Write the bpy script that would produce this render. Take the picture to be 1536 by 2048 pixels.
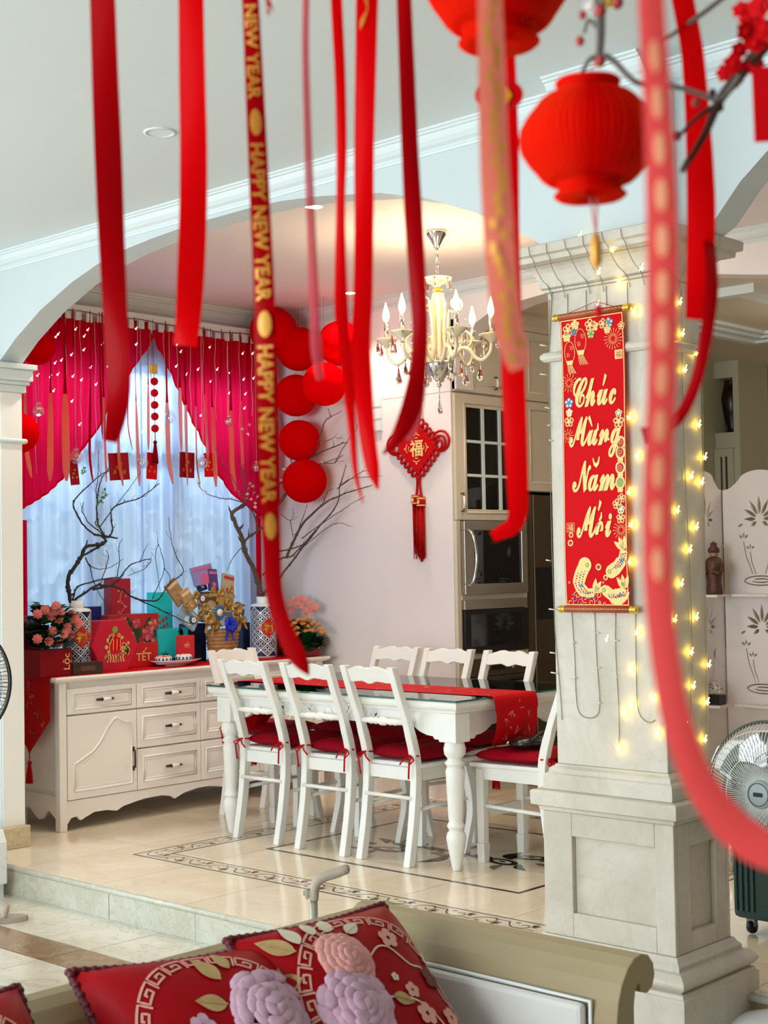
import bpy, bmesh, math, random
from math import sin, cos, pi, sqrt, radians
from mathutils import Vector as V, Matrix
from mathutils.geometry import tessellate_polygon

for _o in list(bpy.data.objects): bpy.data.objects.remove(_o)
scene = bpy.context.scene
COL = scene.collection
random.seed(7)

# ---------------------------------------------------------------- camera
W, H, F = 1536, 2048, 2914.2
CAM = V((0, 0, 1.35))
_y, _p, _r = radians(42.905), radians(2.0886), radians(-0.98893)
FW = V((-sin(_y)*cos(_p), cos(_y)*cos(_p), sin(_p)))
_r0 = V((cos(_y), sin(_y), 0)); _u0 = _r0.cross(FW)
RT = _r0*cos(_r) + _u0*sin(_r); UP = -_r0*sin(_r) + _u0*cos(_r)
cd = bpy.data.cameras.new('camera'); cam = bpy.data.objects.new('camera', cd); COL.objects.link(cam)
cam.matrix_world = Matrix(((RT.x, UP.x, -FW.x, CAM.x), (RT.y, UP.y, -FW.y, CAM.y), (RT.z, UP.z, -FW.z, CAM.z), (0, 0, 0, 1)))
cd.sensor_fit = 'VERTICAL'; cd.sensor_height = 24.0; cd.sensor_width = 18.0; cd.lens = F/H*24.0
cd.clip_start = 0.05; cd.clip_end = 200
cd.dof.use_dof = True; cd.dof.focus_distance = 5.3; cd.dof.aperture_fstop = cd.lens/4.0
scene.camera = cam

# ---------------------------------------------------------------- world, lights, exposure
w = bpy.data.worlds.new('world'); scene.world = w; w.use_nodes = True
_bg = w.node_tree.nodes['Background']; _bg.inputs[0].default_value = (0.80, 0.90, 1.0, 1); _bg.inputs[1].default_value = 3.0
vs = scene.view_settings
vs.view_transform = 'Standard'; vs.look = 'None'; vs.gamma = 1.0; vs.use_curve_mapping = False; vs.exposure = 0.50
scene.cycles.max_bounces = 10; scene.cycles.diffuse_bounces = 5; scene.cycles.glossy_bounces = 4
scene.cycles.transmission_bounces = 6; scene.cycles.transparent_max_bounces = 12
scene.cycles.caustics_reflective = False; scene.cycles.caustics_refractive = False
scene.cycles.sample_clamp_indirect = 6.0
def area(name, loc, tgt, sx, sy, power, col):
    l = bpy.data.lights.new(name, 'AREA'); l.shape = 'RECTANGLE'; l.size = sx; l.size_y = sy; l.energy = power; l.color = col
    o = bpy.data.objects.new(name, l); COL.objects.link(o); o.location = loc
    o.rotation_euler = (V(tgt)-V(loc)).to_track_quat('-Z', 'Y').to_euler(); return o
# daylight in the living-room windows behind and left of the camera, and in the dining window
area('daylight_back_window', (-2.5, -3.85, 1.5), (-2.5, 0, 1.5), 4.0, 2.2, 185, (0.90, 0.97, 1.0))
area('daylight_left_window', (-7.55, 0.3, 1.5), (0, 0.3, 1.4), 4.6, 2.2, 92, (0.86, 0.96, 1.0))
area('daylight_dining_window', (-8.3, 5.3, 3.9), (-6.7, 5.3, 1.5), 3.0, 1.6, 1100, (0.82, 0.92, 1.0))
def spot(name, loc, power, col, size=1.9, rad=.04):
    l = bpy.data.lights.new(name, 'SPOT'); l.energy = power; l.color = col; l.spot_size = size; l.spot_blend = .6; l.shadow_soft_size = rad
    o = bpy.data.objects.new(name, l); COL.objects.link(o); o.location = loc; return o
def point(name, loc, power, col, rad=.03):
    l = bpy.data.lights.new(name, 'POINT'); l.energy = power; l.color = col; l.shadow_soft_size = rad
    o = bpy.data.objects.new(name, l); COL.objects.link(o); o.location = loc; return o

# ---------------------------------------------------------------- pixel -> point on a real plane
def ray(x, y): return RT*((x-768)/F) - UP*((y-1024)/F) + FW
def hx(x, y, X): d = ray(x, y); return CAM + d*((X-CAM.x)/d.x)
def hy(x, y, Y): d = ray(x, y); return CAM + d*((Y-CAM.y)/d.y)
def hz(x, y, Z): d = ray(x, y); return CAM + d*((Z-CAM.z)/d.z)
def dp(x, y, dep): return CAM + ray(x, y)*dep

# ---------------------------------------------------------------- materials
def lin(h):
    h = h.lstrip('#'); c = [int(h[i:i+2], 16)/255 for i in (0, 2, 4)]
    return tuple((v/12.92 if v <= .04045 else ((v+.055)/1.055)**2.4) for v in c) + (1,)
MATS = {}
def mat(name, col, rough=.5, metal=0., spec=.5, noise=0., nscale=20., bump=0., bscale=80., trans=0., ior=1.45, emit=None, es=0., coat=0., sheen=0., alpha=1.):
    if name in MATS: return MATS[name]
    m = bpy.data.materials.new(name); m.use_nodes = True; nt = m.node_tree; b = nt.nodes['Principled BSDF']
    c = lin(col); b.inputs['Base Color'].default_value = c; m.diffuse_color = c
    b.inputs['Roughness'].default_value = rough; b.inputs['Metallic'].default_value = metal
    b.inputs['Specular IOR Level'].default_value = spec; b.inputs['Transmission Weight'].default_value = trans; b.inputs['IOR'].default_value = ior
    b.inputs['Coat Weight'].default_value = coat; b.inputs['Coat Roughness'].default_value = .08
    b.inputs['Sheen Weight'].default_value = sheen; b.inputs['Alpha'].default_value = alpha
    if emit: b.inputs['Emission Color'].default_value = lin(emit); b.inputs['Emission Strength'].default_value = es
    if noise or bump:
        tc = nt.nodes.new('ShaderNodeTexCoord')
        if noise:
            n = nt.nodes.new('ShaderNodeTexNoise'); n.inputs['Scale'].default_value = nscale; n.inputs['Detail'].default_value = 4
            nt.links.new(tc.outputs['Object'], n.inputs['Vector'])
            mx = nt.nodes.new('ShaderNodeMix'); mx.data_type = 'RGBA'
            k = 1-noise; k2 = 1+noise*.6
            mx.inputs[6].default_value = (c[0]*k, c[1]*k, c[2]*k, 1); mx.inputs[7].default_value = (min(1, c[0]*k2), min(1, c[1]*k2), min(1, c[2]*k2), 1)
            nt.links.new(n.outputs['Fac'], mx.inputs[0]); nt.links.new(mx.outputs[2], b.inputs['Base Color'])
        if bump:
            n2 = nt.nodes.new('ShaderNodeTexNoise'); n2.inputs['Scale'].default_value = bscale; n2.inputs['Detail'].default_value = 3
            nt.links.new(tc.outputs['Object'], n2.inputs['Vector'])
            bp = nt.nodes.new('ShaderNodeBump'); bp.inputs['Strength'].default_value = bump; bp.inputs['Distance'].default_value = .01
            nt.links.new(n2.outputs['Fac'], bp.inputs['Height']); nt.links.new(bp.outputs['Normal'], b.inputs['Normal'])
    MATS[name] = m; return m
def marble(name, ca, cb, cv, scale=3., rough=.2, vein=.35):
    m = bpy.data.materials.new(name); m.use_nodes = True; nt = m.node_tree; b = nt.nodes['Principled BSDF']; L = nt.links
    geo = nt.nodes.new('ShaderNodeNewGeometry'); oi = nt.nodes.new('ShaderNodeObjectInfo')
    ml = nt.nodes.new('ShaderNodeMath'); ml.operation = 'MULTIPLY'; ml.inputs[1].default_value = 37.; L.new(oi.outputs['Random'], ml.inputs[0])
    ad = nt.nodes.new('ShaderNodeVectorMath'); ad.operation = 'ADD'; L.new(geo.outputs['Position'], ad.inputs[0]); L.new(ml.outputs[0], ad.inputs[1])
    n1 = nt.nodes.new('ShaderNodeTexNoise'); n1.inputs['Scale'].default_value = scale; n1.inputs['Detail'].default_value = 6; n1.inputs['Roughness'].default_value = .62; n1.inputs['Distortion'].default_value = 1.2
    L.new(ad.outputs[0], n1.inputs['Vector'])
    r1 = nt.nodes.new('ShaderNodeValToRGB'); r1.color_ramp.elements[0].position = .36; r1.color_ramp.elements[1].position = .66
    r1.color_ramp.elements[0].color = lin(ca); r1.color_ramp.elements[1].color = lin(cb); L.new(n1.outputs['Fac'], r1.inputs[0])
    n2 = nt.nodes.new('ShaderNodeTexNoise'); n2.inputs['Scale'].default_value = scale*1.7; n2.inputs['Detail'].default_value = 8; n2.inputs['Distortion'].default_value = 2.5
    L.new(ad.outputs[0], n2.inputs['Vector'])
    r2 = nt.nodes.new('ShaderNodeValToRGB'); e = r2.color_ramp.elements; e[0].position = .47; e[0].color = (0, 0, 0, 1); e[1].position = .5; e[1].color = (vein,)*3+(1,)
    x = e.new(.53); x.color = (0, 0, 0, 1); L.new(n2.outputs['Fac'], r2.inputs[0])
    mx = nt.nodes.new('ShaderNodeMix'); mx.data_type = 'RGBA'; mx.inputs[7].default_value = lin(cv)
    L.new(r2.outputs[0], mx.inputs[0]); L.new(r1.outputs[0], mx.inputs[6]); L.new(mx.outputs[2], b.inputs['Base Color'])
    b.inputs['Roughness'].default_value = rough; m.diffuse_color = lin(ca); MATS[name] = m; return m
def cloth(name, col, tl=.4, gloss=.0, tcol=None, thru=0., rough=.35, noise=.0):
    m = bpy.data.materials.new(name); m.use_nodes = True; nt = m.node_tree; L = nt.links
    out = nt.nodes['Material Output']; b = nt.nodes['Principled BSDF']; c = lin(col); b.inputs['Base Color'].default_value = c; m.diffuse_color = c
    b.inputs['Roughness'].default_value = rough; b.inputs['Specular IOR Level'].default_value = gloss
    t = nt.nodes.new('ShaderNodeBsdfTranslucent'); t.inputs[0].default_value = lin(tcol or col)
    mx = nt.nodes.new('ShaderNodeMixShader'); mx.inputs[0].default_value = tl; L.new(b.outputs[0], mx.inputs[1]); L.new(t.outputs[0], mx.inputs[2])
    last = mx
    if thru:
        tr = nt.nodes.new('ShaderNodeBsdfTransparent'); m2 = nt.nodes.new('ShaderNodeMixShader'); m2.inputs[0].default_value = thru
        L.new(mx.outputs[0], m2.inputs[1]); L.new(tr.outputs[0], m2.inputs[2]); last = m2
    L.new(last.outputs[0], out.inputs[0]); MATS[name] = m; return m
def pane_mat(name, tint='#ffffff', refl=.12, rough=.02, flat=None):
    m = bpy.data.materials.new(name); m.use_nodes = True; nt = m.node_tree; L = nt.links; nt.nodes.remove(nt.nodes['Principled BSDF'])
    out = nt.nodes['Material Output']; t = nt.nodes.new('ShaderNodeBsdfTransparent'); t.inputs[0].default_value = lin(tint)
    g = nt.nodes.new('ShaderNodeBsdfGlossy'); g.inputs['Roughness'].default_value = rough
    fr = nt.nodes.new('ShaderNodeFresnel'); fr.inputs[0].default_value = 1.5
    mth = nt.nodes.new('ShaderNodeMath'); mth.operation = 'ADD'; mth.use_clamp = True; mth.inputs[1].default_value = refl-.04; L.new(fr.outputs[0], mth.inputs[0])
    mx = nt.nodes.new('ShaderNodeMixShader')
    if flat is None: L.new(mth.outputs[0], mx.inputs[0])
    else: mx.inputs[0].default_value = flat
    L.new(t.outputs[0], mx.inputs[1]); L.new(g.outputs[0], mx.inputs[2]); L.new(mx.outputs[0], out.inputs[0])
    MATS[name] = m; return m

M_wall = mat('wall_paint', '#ccd5d5', .6, noise=.02, nscale=6)
M_wallw = mat('wall_paint_warm', '#ece4e2', .6, noise=.02, nscale=6)
M_ceil = mat('ceiling_paint', '#dde2e3', .7, noise=.015, nscale=4)
M_trim = mat('moulding_paint', '#dbe3e4', .5)
M_tile = marble('marble_cream_tile', '#eee2cc', '#e2d2b6', '#cdb896', 2.2, .12, .2)
M_lower = marble('marble_grey_tile', '#d8d2c2', '#c5bca5', '#9f9274', 3.0, .2, .4)
M_brown = marble('marble_brown_band', '#94795a', '#785e40', '#a5937c', 5., .2, .5)
M_riser = marble('marble_riser', '#cbcabd', '#b9b6a4', '#948f75', 5., .3, .4)
M_stone = marble('pillar_stone', '#d6cdbf', '#c4b9a9', '#a89a80', 2.4, .42, .16)
M_trav = marble('travertine_skirting', '#dccfb2', '#c8b48e', '#8f7850', 9., .4, .5)
M_grout = mat('grout', '#b9ab95', .8)
M_ink = mat('inlay_dark_marble', '#2b2722', .14)
M_inkb = mat('inlay_brown_marble', '#8a6f62', .16)
M_band = marble('inlay_pale_band', '#e6dcc8', '#d8cab0', '#b7a78a', 4., .13, .25)
M_white = mat('white_lacquer', '#edeae4', .32, noise=.02, nscale=9)
M_chair = mat('white_painted_wood', '#ecebe6', .38, noise=.035, nscale=14)
M_cream = mat('cream_lacquer', '#f4ede5', .35, noise=.02, nscale=8)
M_kit = mat('kitchen_beige_paint', '#d9cdb8', .45)
M_black = mat('black_plastic', '#111012', .4)
M_dark = mat('dark_void', '#14110e', .8)
M_steel = mat('brushed_steel', '#b8b1a6', .32, metal=1.)
M_chrome = mat('chrome', '#d7d4cf', .12, metal=1.)
M_bronze = mat('aged_bronze', '#4a3b2a', .4, metal=.8)
M_porc = mat('porcelain_white', '#f1f0ec', .15, coat=.5)
M_gold = mat('gold_foil', '#e2b64e', .3, metal=.75)
M_goldp = mat('gold_print', '#f0cf82', .45)
M_goldr = mat('gold_ribbon_print', '#d9983c', .4, metal=.25)
M_red = mat('red_velvet', '#c0040d', .6, spec=.12)
M_redp = mat('red_paper', '#cf0510', .5, spec=.12)
M_redd = mat('dark_red_box', '#8e0718', .42, spec=.2)
M_cord = mat('red_cord', '#b8040c', .55, spec=.15)
M_cush = mat('crimson_cushion_cotton', '#9c041c', .7, spec=.12, noise=.12, nscale=9)
M_satinr = cloth('red_satin_ribbon', '#d80208', .42, gloss=.06, tcol='#f0060a')
M_satind = cloth('dark_red_satin_ribbon', '#a0030a', .3, gloss=.05, tcol='#b0040b')
M_satinm = cloth('sheer_red_ribbon', '#c03a48', .4, gloss=.1, tcol='#d85a66', thru=.12)
M_satinn = cloth('pale_red_near_ribbon', '#ea5252', .5, gloss=.05, tcol='#ff5a58')
M_satinp = cloth('coral_ribbon', '#e8745e', .45, gloss=.1, tcol='#f2907c')
M_curt = cloth('red_curtain_cloth', '#dc0424', .74, tcol='#ff1848', rough=.6)
M_sheer = cloth('white_sheer_curtain', '#e6effc', .6, tcol='#bfd8ff', thru=.06, rough=.8)
M_paper = cloth('red_lantern_paper', '#df0208', .35, tcol='#ff120a', rough=.75)
M_lant = cloth('red_paper_lantern_skin', '#f8140c', .6, tcol='#ff4a22', rough=.6)
M_glass = pane_mat('window_glass', '#f4fbff', .06)
M_gtop = pane_mat('table_glass', '#d6ebe4', .16)
M_gtope = mat('table_glass_edge', '#2f5a52', .1, coat=.5)
M_gcab = pane_mat('cabinet_glass', '#c9cdbf', .07)
M_gdark = pane_mat('tinted_cooler_glass', '#8a9488', .10)
M_crys = mat('crystal', '#fffaf0', .02, trans=1., ior=1.5)
M_globe = pane_mat('clear_bulb_glass', '#ffffff', .10, flat=.28)
M_bark = mat('bark', '#5b4d40', .8, noise=.4, nscale=60, bump=.5)
M_barkd = mat('dark_bark', '#2c2a2b', .8, noise=.3, nscale=60)
M_leaf = mat('leaf_green', '#1d4a25', .45, noise=.25, nscale=30)
M_leafl = mat('young_leaf_green', '#7d9a3a', .5)
M_pinkf = mat('pink_petal', '#e8746c', .55, noise=.2, nscale=40)
M_pinkl = mat('salmon_petal', '#ea9487', .55, noise=.2, nscale=40)
M_orangef = mat('orange_petal', '#e79a52', .55, noise=.2, nscale=40)
M_whitef = mat('white_petal', '#f3e8e2', .6)
M_oak = mat('weathered_oak', '#a3906c', .45, noise=.16, nscale=7)
M_uph = mat('grey_upholstery', '#dcd9d3', .75, noise=.04, nscale=12)
M_flame = mat('lit_candle_bulb', '#fff2d8', .3, emit='#ffdca0', es=14.)
M_led = mat('lit_fairy_bulb', '#fff3b0', .3, emit='#ffd84a', es=13.)
M_ledw = mat('lit_white_fairy_bulb', '#ffffff', .3, emit='#ffd8dc', es=1.5)
M_wire = mat('clear_green_wire', '#8f8a72', .5)
M_wirew = mat('pale_wire', '#d8d3c6', .5)
M_down = mat('lit_downlight', '#ffffff', .3, emit='#fff0d8', es=9.)
M_downo = mat('unlit_downlight', '#eef0ee', .4)
M_ivory = mat('ivory_glass', '#f1e2c2', .2, coat=.4)
M_teal = mat('teal_enamel', '#2a4a48', .45)
M_grey = mat('grey_plastic', '#9aa5a5', .45)
M_whitep = mat('white_plastic', '#e8eaea', .35)
M_taupe = mat('taupe_rubber', '#a99c8c', .5)
M_blue = mat('cobalt_glaze', '#0e1a52', .35, spec=.3)

# ---------------------------------------------------------------- mesh builder
class MB:
    def __init__(s): s.v = []; s.f = []; s.m = []; s.sm = []
    def add(s, vs, fs, mi=0, sm=False):
        n = len(s.v); s.v += [tuple(p) for p in vs]; s.f += [tuple(i+n for i in f) for f in fs]; s.m += [mi]*len(fs); s.sm += [sm]*len(fs); return s
    def box(s, x0, x1, y0, y1, z0, z1, mi=0):
        return s.add([(x0, y0, z0), (x1, y0, z0), (x1, y1, z0), (x0, y1, z0), (x0, y0, z1), (x1, y0, z1), (x1, y1, z1), (x0, y1, z1)],
                     [(3, 2, 1, 0), (4, 5, 6, 7), (0, 1, 5, 4), (1, 2, 6, 5), (2, 3, 7, 6), (3, 0, 4, 7)], mi)
    def hexa(s, b, t, mi=0, sm=False):   # 4 bottom points, 4 top points
        return s.add(list(b)+list(t), [(3, 2, 1, 0), (4, 5, 6, 7), (0, 1, 5, 4), (1, 2, 6, 5), (2, 3, 7, 6), (3, 0, 4, 7)], mi, sm)
    def obox(s, M, sx, sy, sz, mi=0):
        pts = [M @ V((a*sx/2, b*sy/2, c*sz/2)) for c in (-1, 1) for a, b in ((-1, -1), (1, -1), (1, 1), (-1, 1))]
        return s.hexa(pts[:4], pts[4:], mi)
    def lathe(s, prof, c=(0, 0, 0), seg=16, mi=0, sm=True, M=None, cap=True):
        n = len(prof); vs = []
        for r, z in prof:
            for k in range(seg):
                a = 2*pi*k/seg; p = V((r*cos(a), r*sin(a), z))
                if M: p = M @ p
                vs.append(p+V(c))
        fs = [(i*seg+k, i*seg+(k+1) % seg, (i+1)*seg+(k+1) % seg, (i+1)*seg+k) for i in range(n-1) for k in range(seg)]
        if cap and prof[0][0] > 1e-6: fs.append(tuple(range(seg-1, -1, -1)))
        if cap and prof[-1][0] > 1e-6: fs.append(tuple((n-1)*seg+k for k in range(seg)))
        return s.add(vs, fs, mi, sm)
    def sweep_sq(s, prof, x0, x1, y0, y1, mi=0):   # square "lathe": profile (offset, z) around a rectangle
        vs = []; n = len(prof)
        for o, z in prof: vs += [(x0-o, y0-o, z), (x1+o, y0-o, z), (x1+o, y1+o, z), (x0-o, y1+o, z)]
        fs = [(i*4+k, i*4+(k+1) % 4, (i+1)*4+(k+1) % 4, (i+1)*4+k) for i in range(n-1) for k in range(4)]
        fs += [(3, 2, 1, 0), tuple((n-1)*4+k for k in range(4))]
        return s.add(vs, fs, mi)
    def tube(s, pts, rad, seg=6, mi=0, sm=True, cap=True):
        pts = [V(p) for p in pts]; n = len(pts)
        if not isinstance(rad, (list, tuple)): rad = [rad]*n
        vs = []; t0 = None; nrm = None
        for i, p in enumerate(pts):
            t = (pts[min(i+1, n-1)]-pts[max(i-1, 0)])
            t = t.normalized() if t.length > 1e-9 else V((0, 0, 1))
            if nrm is None:
                a = V((0, 0, 1)) if abs(t.z) < .9 else V((1, 0, 0)); nrm = (a-t*a.dot(t)).normalized()
            else:
                nn = nrm-t*nrm.dot(t); nrm = nn.normalized() if nn.length > 1e-6 else nrm
            b = t.cross(nrm)
            for k in range(seg): a = 2*pi*k/seg; vs.append(p+(nrm*cos(a)+b*sin(a))*rad[i])
        fs = [(i*seg+k, i*seg+(k+1) % seg, (i+1)*seg+(k+1) % seg, (i+1)*seg+k) for i in range(n-1) for k in range(seg)]
        if cap: fs += [tuple(range(seg-1, -1, -1)), tuple((n-1)*seg+k for k in range(seg))]
        return s.add(vs, fs, mi, sm)
    def sphere(s, c, r, seg=12, rings=8, mi=0, sc=(1, 1, 1), M=None):
        vs = []; c = V(c)
        for i in range(rings+1):
            a = pi*i/rings
            for k in range(seg):
                b = 2*pi*k/seg; p = V((r*sc[0]*sin(a)*cos(b), r*sc[1]*sin(a)*sin(b), r*sc[2]*cos(a)))
                vs.append(c+(M @ p if M else p))
        fs = [(i*seg+k, (i+1)*seg+k, (i+1)*seg+(k+1) % seg, i*seg+(k+1) % seg) for i in range(rings) for k in range(seg)]
        return s.add(vs, fs, mi, True)
    def prism(s, out, fn, d0, d1, mi=0, sm=False):  # 2D outline -> fn(a,b,d)
        n = len(out); tri = tessellate_polygon([[V((a, b, 0)) for a, b in out]])
        vs = [fn(a, b, d0) for a, b in out]+[fn(a, b, d1) for a, b in out]
        fs = [tuple(t) for t in tri]+[tuple(n+i for i in reversed(t)) for t in tri]
        fs += [(i, (i+1) % n, n+(i+1) % n, n+i) for i in range(n)]
        return s.add(vs, fs, mi, sm)
    def poly(s, out, fn, mi=0):
        tri = tessellate_polygon([[V((a, b, 0)) for a, b in out]])
        return s.add([fn(a, b) for a, b in out], [tuple(t) for t in tri], mi)
    def grid(s, fn, nu, nv, mi=0, sm=True):
        vs = [fn(i/nu, j/nv) for j in range(nv+1) for i in range(nu+1)]
        fs = [(j*(nu+1)+i, j*(nu+1)+i+1, (j+1)*(nu+1)+i+1, (j+1)*(nu+1)+i) for j in range(nv) for i in range(nu)]
        return s.add(vs, fs, mi, sm)
    def build(s, name, mats, parent=None, bev=0, fix=True):
        if not isinstance(mats, (list, tuple)): mats = [mats]
        me = bpy.data.meshes.new(name); me.from_pydata(s.v, [], s.f)
        for m in mats: me.materials.append(m)
        me.polygons.foreach_set('material_index', s.m); me.polygons.foreach_set('use_smooth', s.sm); me.update()
        if fix:
            b = bmesh.new(); b.from_mesh(me); bmesh.ops.recalc_face_normals(b, faces=b.faces); b.to_mesh(me); b.free()
        o = bpy.data.objects.new(name, me); COL.objects.link(o)
        if parent is not None: setpar(o, parent)
        if bev:
            md = o.modifiers.new('bevel', 'BEVEL'); md.width = bev; md.segments = 2; md.limit_method = 'ANGLE'; md.angle_limit = radians(40)
        return o
def setpar(o, p):
    o.parent = p
    if p.type == 'EMPTY': o.matrix_parent_inverse = Matrix.Translation(-p.location)
def tag(o, label=None, cat=None, group=None, kind=None):
    if label: o['label'] = label
    if cat: o['category'] = cat
    if group: o['group'] = group
    if kind: o['kind'] = kind
    return o
def thing(name, label, cat, loc=(0, 0, 0), group=None):
    o = bpy.data.objects.new(name, None); o.empty_display_size = .1; COL.objects.link(o); o.location = loc; return tag(o, label, cat, group)
def struct(o): o['kind'] = 'structure'; return o
def copy_tree(o, parent=None):
    c = o.copy(); COL.objects.link(c)
    if parent is not None: c.parent = parent
    for ch in o.children: copy_tree(ch, c)
    return c
def catmull(pts, n=6):
    pts = [V(p) for p in pts]; out = []
    for i in range(len(pts)-1):
        p0 = pts[max(i-1, 0)]; p1 = pts[i]; p2 = pts[i+1]; p3 = pts[min(i+2, len(pts)-1)]
        for k in range(n):
            t = k/n; out.append(.5*((2*p1)+(p2-p0)*t+(2*p0-5*p1+4*p2-p3)*t*t+(3*p1-p0-3*p2+p3)*t**3))
    out.append(pts[-1]); return out
_tc = {}
def text2d(body, bold=0.):   # outline of a text: vertices and faces in its own plane, height of a capital about 0.7
    k = (body, bold)
    if k not in _tc:
        c = bpy.data.curves.new('t', 'FONT'); c.body = body; c.offset = bold; c.resolution_u = 3
        o = bpy.data.objects.new('t', c); COL.objects.link(o); dg = bpy.context.evaluated_depsgraph_get()
        me = bpy.data.meshes.new_from_object(o.evaluated_get(dg)); vs = [v.co.copy() for v in me.vertices]; fs = [tuple(p.vertices) for p in me.polygons]
        bpy.data.objects.remove(o); bpy.data.curves.remove(c); bpy.data.meshes.remove(me); _tc[k] = (vs, fs)
    return _tc[k]
def put_text(mb, body, fn, size, bold=0., center=True, mi=0):
    vs, fs = text2d(body, bold); xs = [v.x for v in vs]; ys = [v.y for v in vs]
    ox = (min(xs)+max(xs))/2 if center else min(xs); oy = (min(ys)+max(ys))/2 if center else 0
    mb.add([fn((v.x-ox)*size, (v.y-oy)*size) for v in vs], fs, mi); return (max(xs)-min(xs))*size
def ell(cx, cy, a, b, n=16, rot=0): return [(cx+a*cos(2*pi*i/n)*cos(rot)-b*sin(2*pi*i/n)*sin(rot), cy+a*cos(2*pi*i/n)*sin(rot)+b*sin(2*pi*i/n)*cos(rot)) for i in range(n)]
def drop(cx, cy, L, wd, rot, n=12, curl=0.):   # teardrop / leaf outline pointing along rot
    o = []
    for sgn in (1, -1):
        for i in range(n+1):
            t = i/n if sgn == 1 else 1-i/n
            if sgn == -1 and i in (0, n): continue
            yy = sgn*wd*sin(pi*t**.8)*.5+curl*sin(pi*t); xx = L*t; o.append((cx+xx*cos(rot)-yy*sin(rot), cy+xx*sin(rot)+yy*cos(rot)))
    return o
def stroke(pts, wds):   # outline of a brush stroke with varying width (2D)
    l = []; r = []; n = len(pts)
    if not isinstance(wds, (list, tuple)): wds = [wds]*n
    for i in range(n):
        a = pts[max(i-1, 0)]; b = pts[min(i+1, n-1)]; dx, dy = b[0]-a[0], b[1]-a[1]; q = sqrt(dx*dx+dy*dy) or 1
        l.append((pts[i][0]-dy/q*wds[i]/2, pts[i][1]+dx/q*wds[i]/2)); r.append((pts[i][0]+dy/q*wds[i]/2, pts[i][1]-dx/q*wds[i]/2))
    return l, r
def add_stroke(mb, pts, wds, fn, mi=0):
    l, r = stroke(pts, wds); n = len(l); mb.add([fn(*p) for p in l]+[fn(*p) for p in r], [(i, i+1, n+i+1, n+i) for i in range(n-1)], mi)
def spiral(cx, cy, r0, r1, a0, turns, n=18): return [(cx+(r0+(r1-r0)*i/n)*cos(a0+turns*2*pi*i/n), cy+(r0+(r1-r0)*i/n)*sin(a0+turns*2*pi*i/n)) for i in range(n+1)]
# ================================================================ room shell
ZL = -.13           # living-room floor; the dining platform is z = 0
YS = 3.765          # front of the step
YA0, YA1 = 3.94, 4.07   # arch wall
YK = 6.42           # far wall of the dining room
XW = -6.9           # window wall
XJ = -6.23          # left jamb of the arch
ZC, ZD, ZK = 2.90, 2.96, 2.86
def tiles(parent, x0, x1, y0, y1, z, sx, sy, m, gap=.003, th=.012, skip=None, jit=.0):
    nx = max(1, round((x1-x0)/sx)); ny = max(1, round((y1-y0)/sy)); sx = (x1-x0)/nx; sy = (y1-y0)/ny; me = None
    for i in range(nx):
        for j in range(ny):
            if skip and skip(x0+sx*(i+.5), y0+sy*(j+.5)): continue
            if me is None:
                b = MB(); gx, gy = (sx-gap)/2, (sy-gap)/2
                b.hexa([(-gx, -gy, -th), (gx, -gy, -th), (gx, gy, -th), (-gx, gy, -th)], [(-gx+.001, -gy+.001, 0), (gx-.001, -gy+.001, 0), (gx-.001, gy-.001, 0), (-gx+.001, gy-.001, 0)])
                o = b.build('tile', m); me = o.data
            else:
                o = bpy.data.objects.new('tile', me); COL.objects.link(o)
            o.location = (x0+sx*(i+.5), y0+sy*(j+.5), z); o.parent = parent
floor = struct(MB().box(-8, 4, -4, 4.3, ZL-.15, ZL-.008).build('floor', M_grout))
tiles(floor, -8, -2.34, 3.40, YS, ZL, .8, .5, M_lower)
tiles(floor, -8, 4, 3.20, 3.398, ZL, .8, .2, M_brown)
tiles(floor, -2.34, 4, 3.40, 4.3, ZL, .8, .8, M_lower)
tiles(floor, -8, 4, 0.0, 3.197, ZL, .8, .8, M_lower)
tiles(floor, -8, 4, -4, 0.0, ZL, 2, 2, M_lower)
plat = MB().box(-7.1, -2.32, YS+.012, 10.6, ZL-.1, -.010).box(-2.32, 4, 4.13, 10.6, ZL-.1, -.010)
plat = struct(plat.build('floor.001', M_grout))
tiles(plat, -6.95, -2.32, YS+.004, 6.45, 0, .6, .6, M_tile, gap=.0024)
tiles(plat, -2.32, 1.2, 4.14, 6.45, 0, .6, .6, M_tile, gap=.0024)
tiles(plat, -6.95, 1.2, 6.45, 10.4, 0, .8, .8, M_tile)
# riser: separate stone slabs, rounded nosing above
ris = struct(MB().box(-7.1, -2.32, YS+.006, YS+.012, ZL, -.012).build('trim_1', M_grout))
xs = [-7.1, -6.4, -5.76, -5.119, -4.55, -4.0, -3.4, -2.8, -2.32]
for a, b in zip(xs, xs[1:]):
    MB().box(a+.0015, b-.0015, YS-.012-random.random()*.002, YS+.006, ZL, -.022).build('stone_slab', M_riser, ris, bev=.001)
struct(MB().tube([(-7.1, YS-.006, -.012), (-2.32, YS-.006, -.012)], .013, 10).build('trim_2', M_riser))
ris2 = struct(MB().box(-2.32, 4, 4.118, 4.13, ZL, -.012).build('trim_3', M_brown))
MB().tube([(-2.31, 4.112, -.012), (4, 4.112, -.012)], .013, 8).build('nosing', M_riser, ris2)

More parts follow.
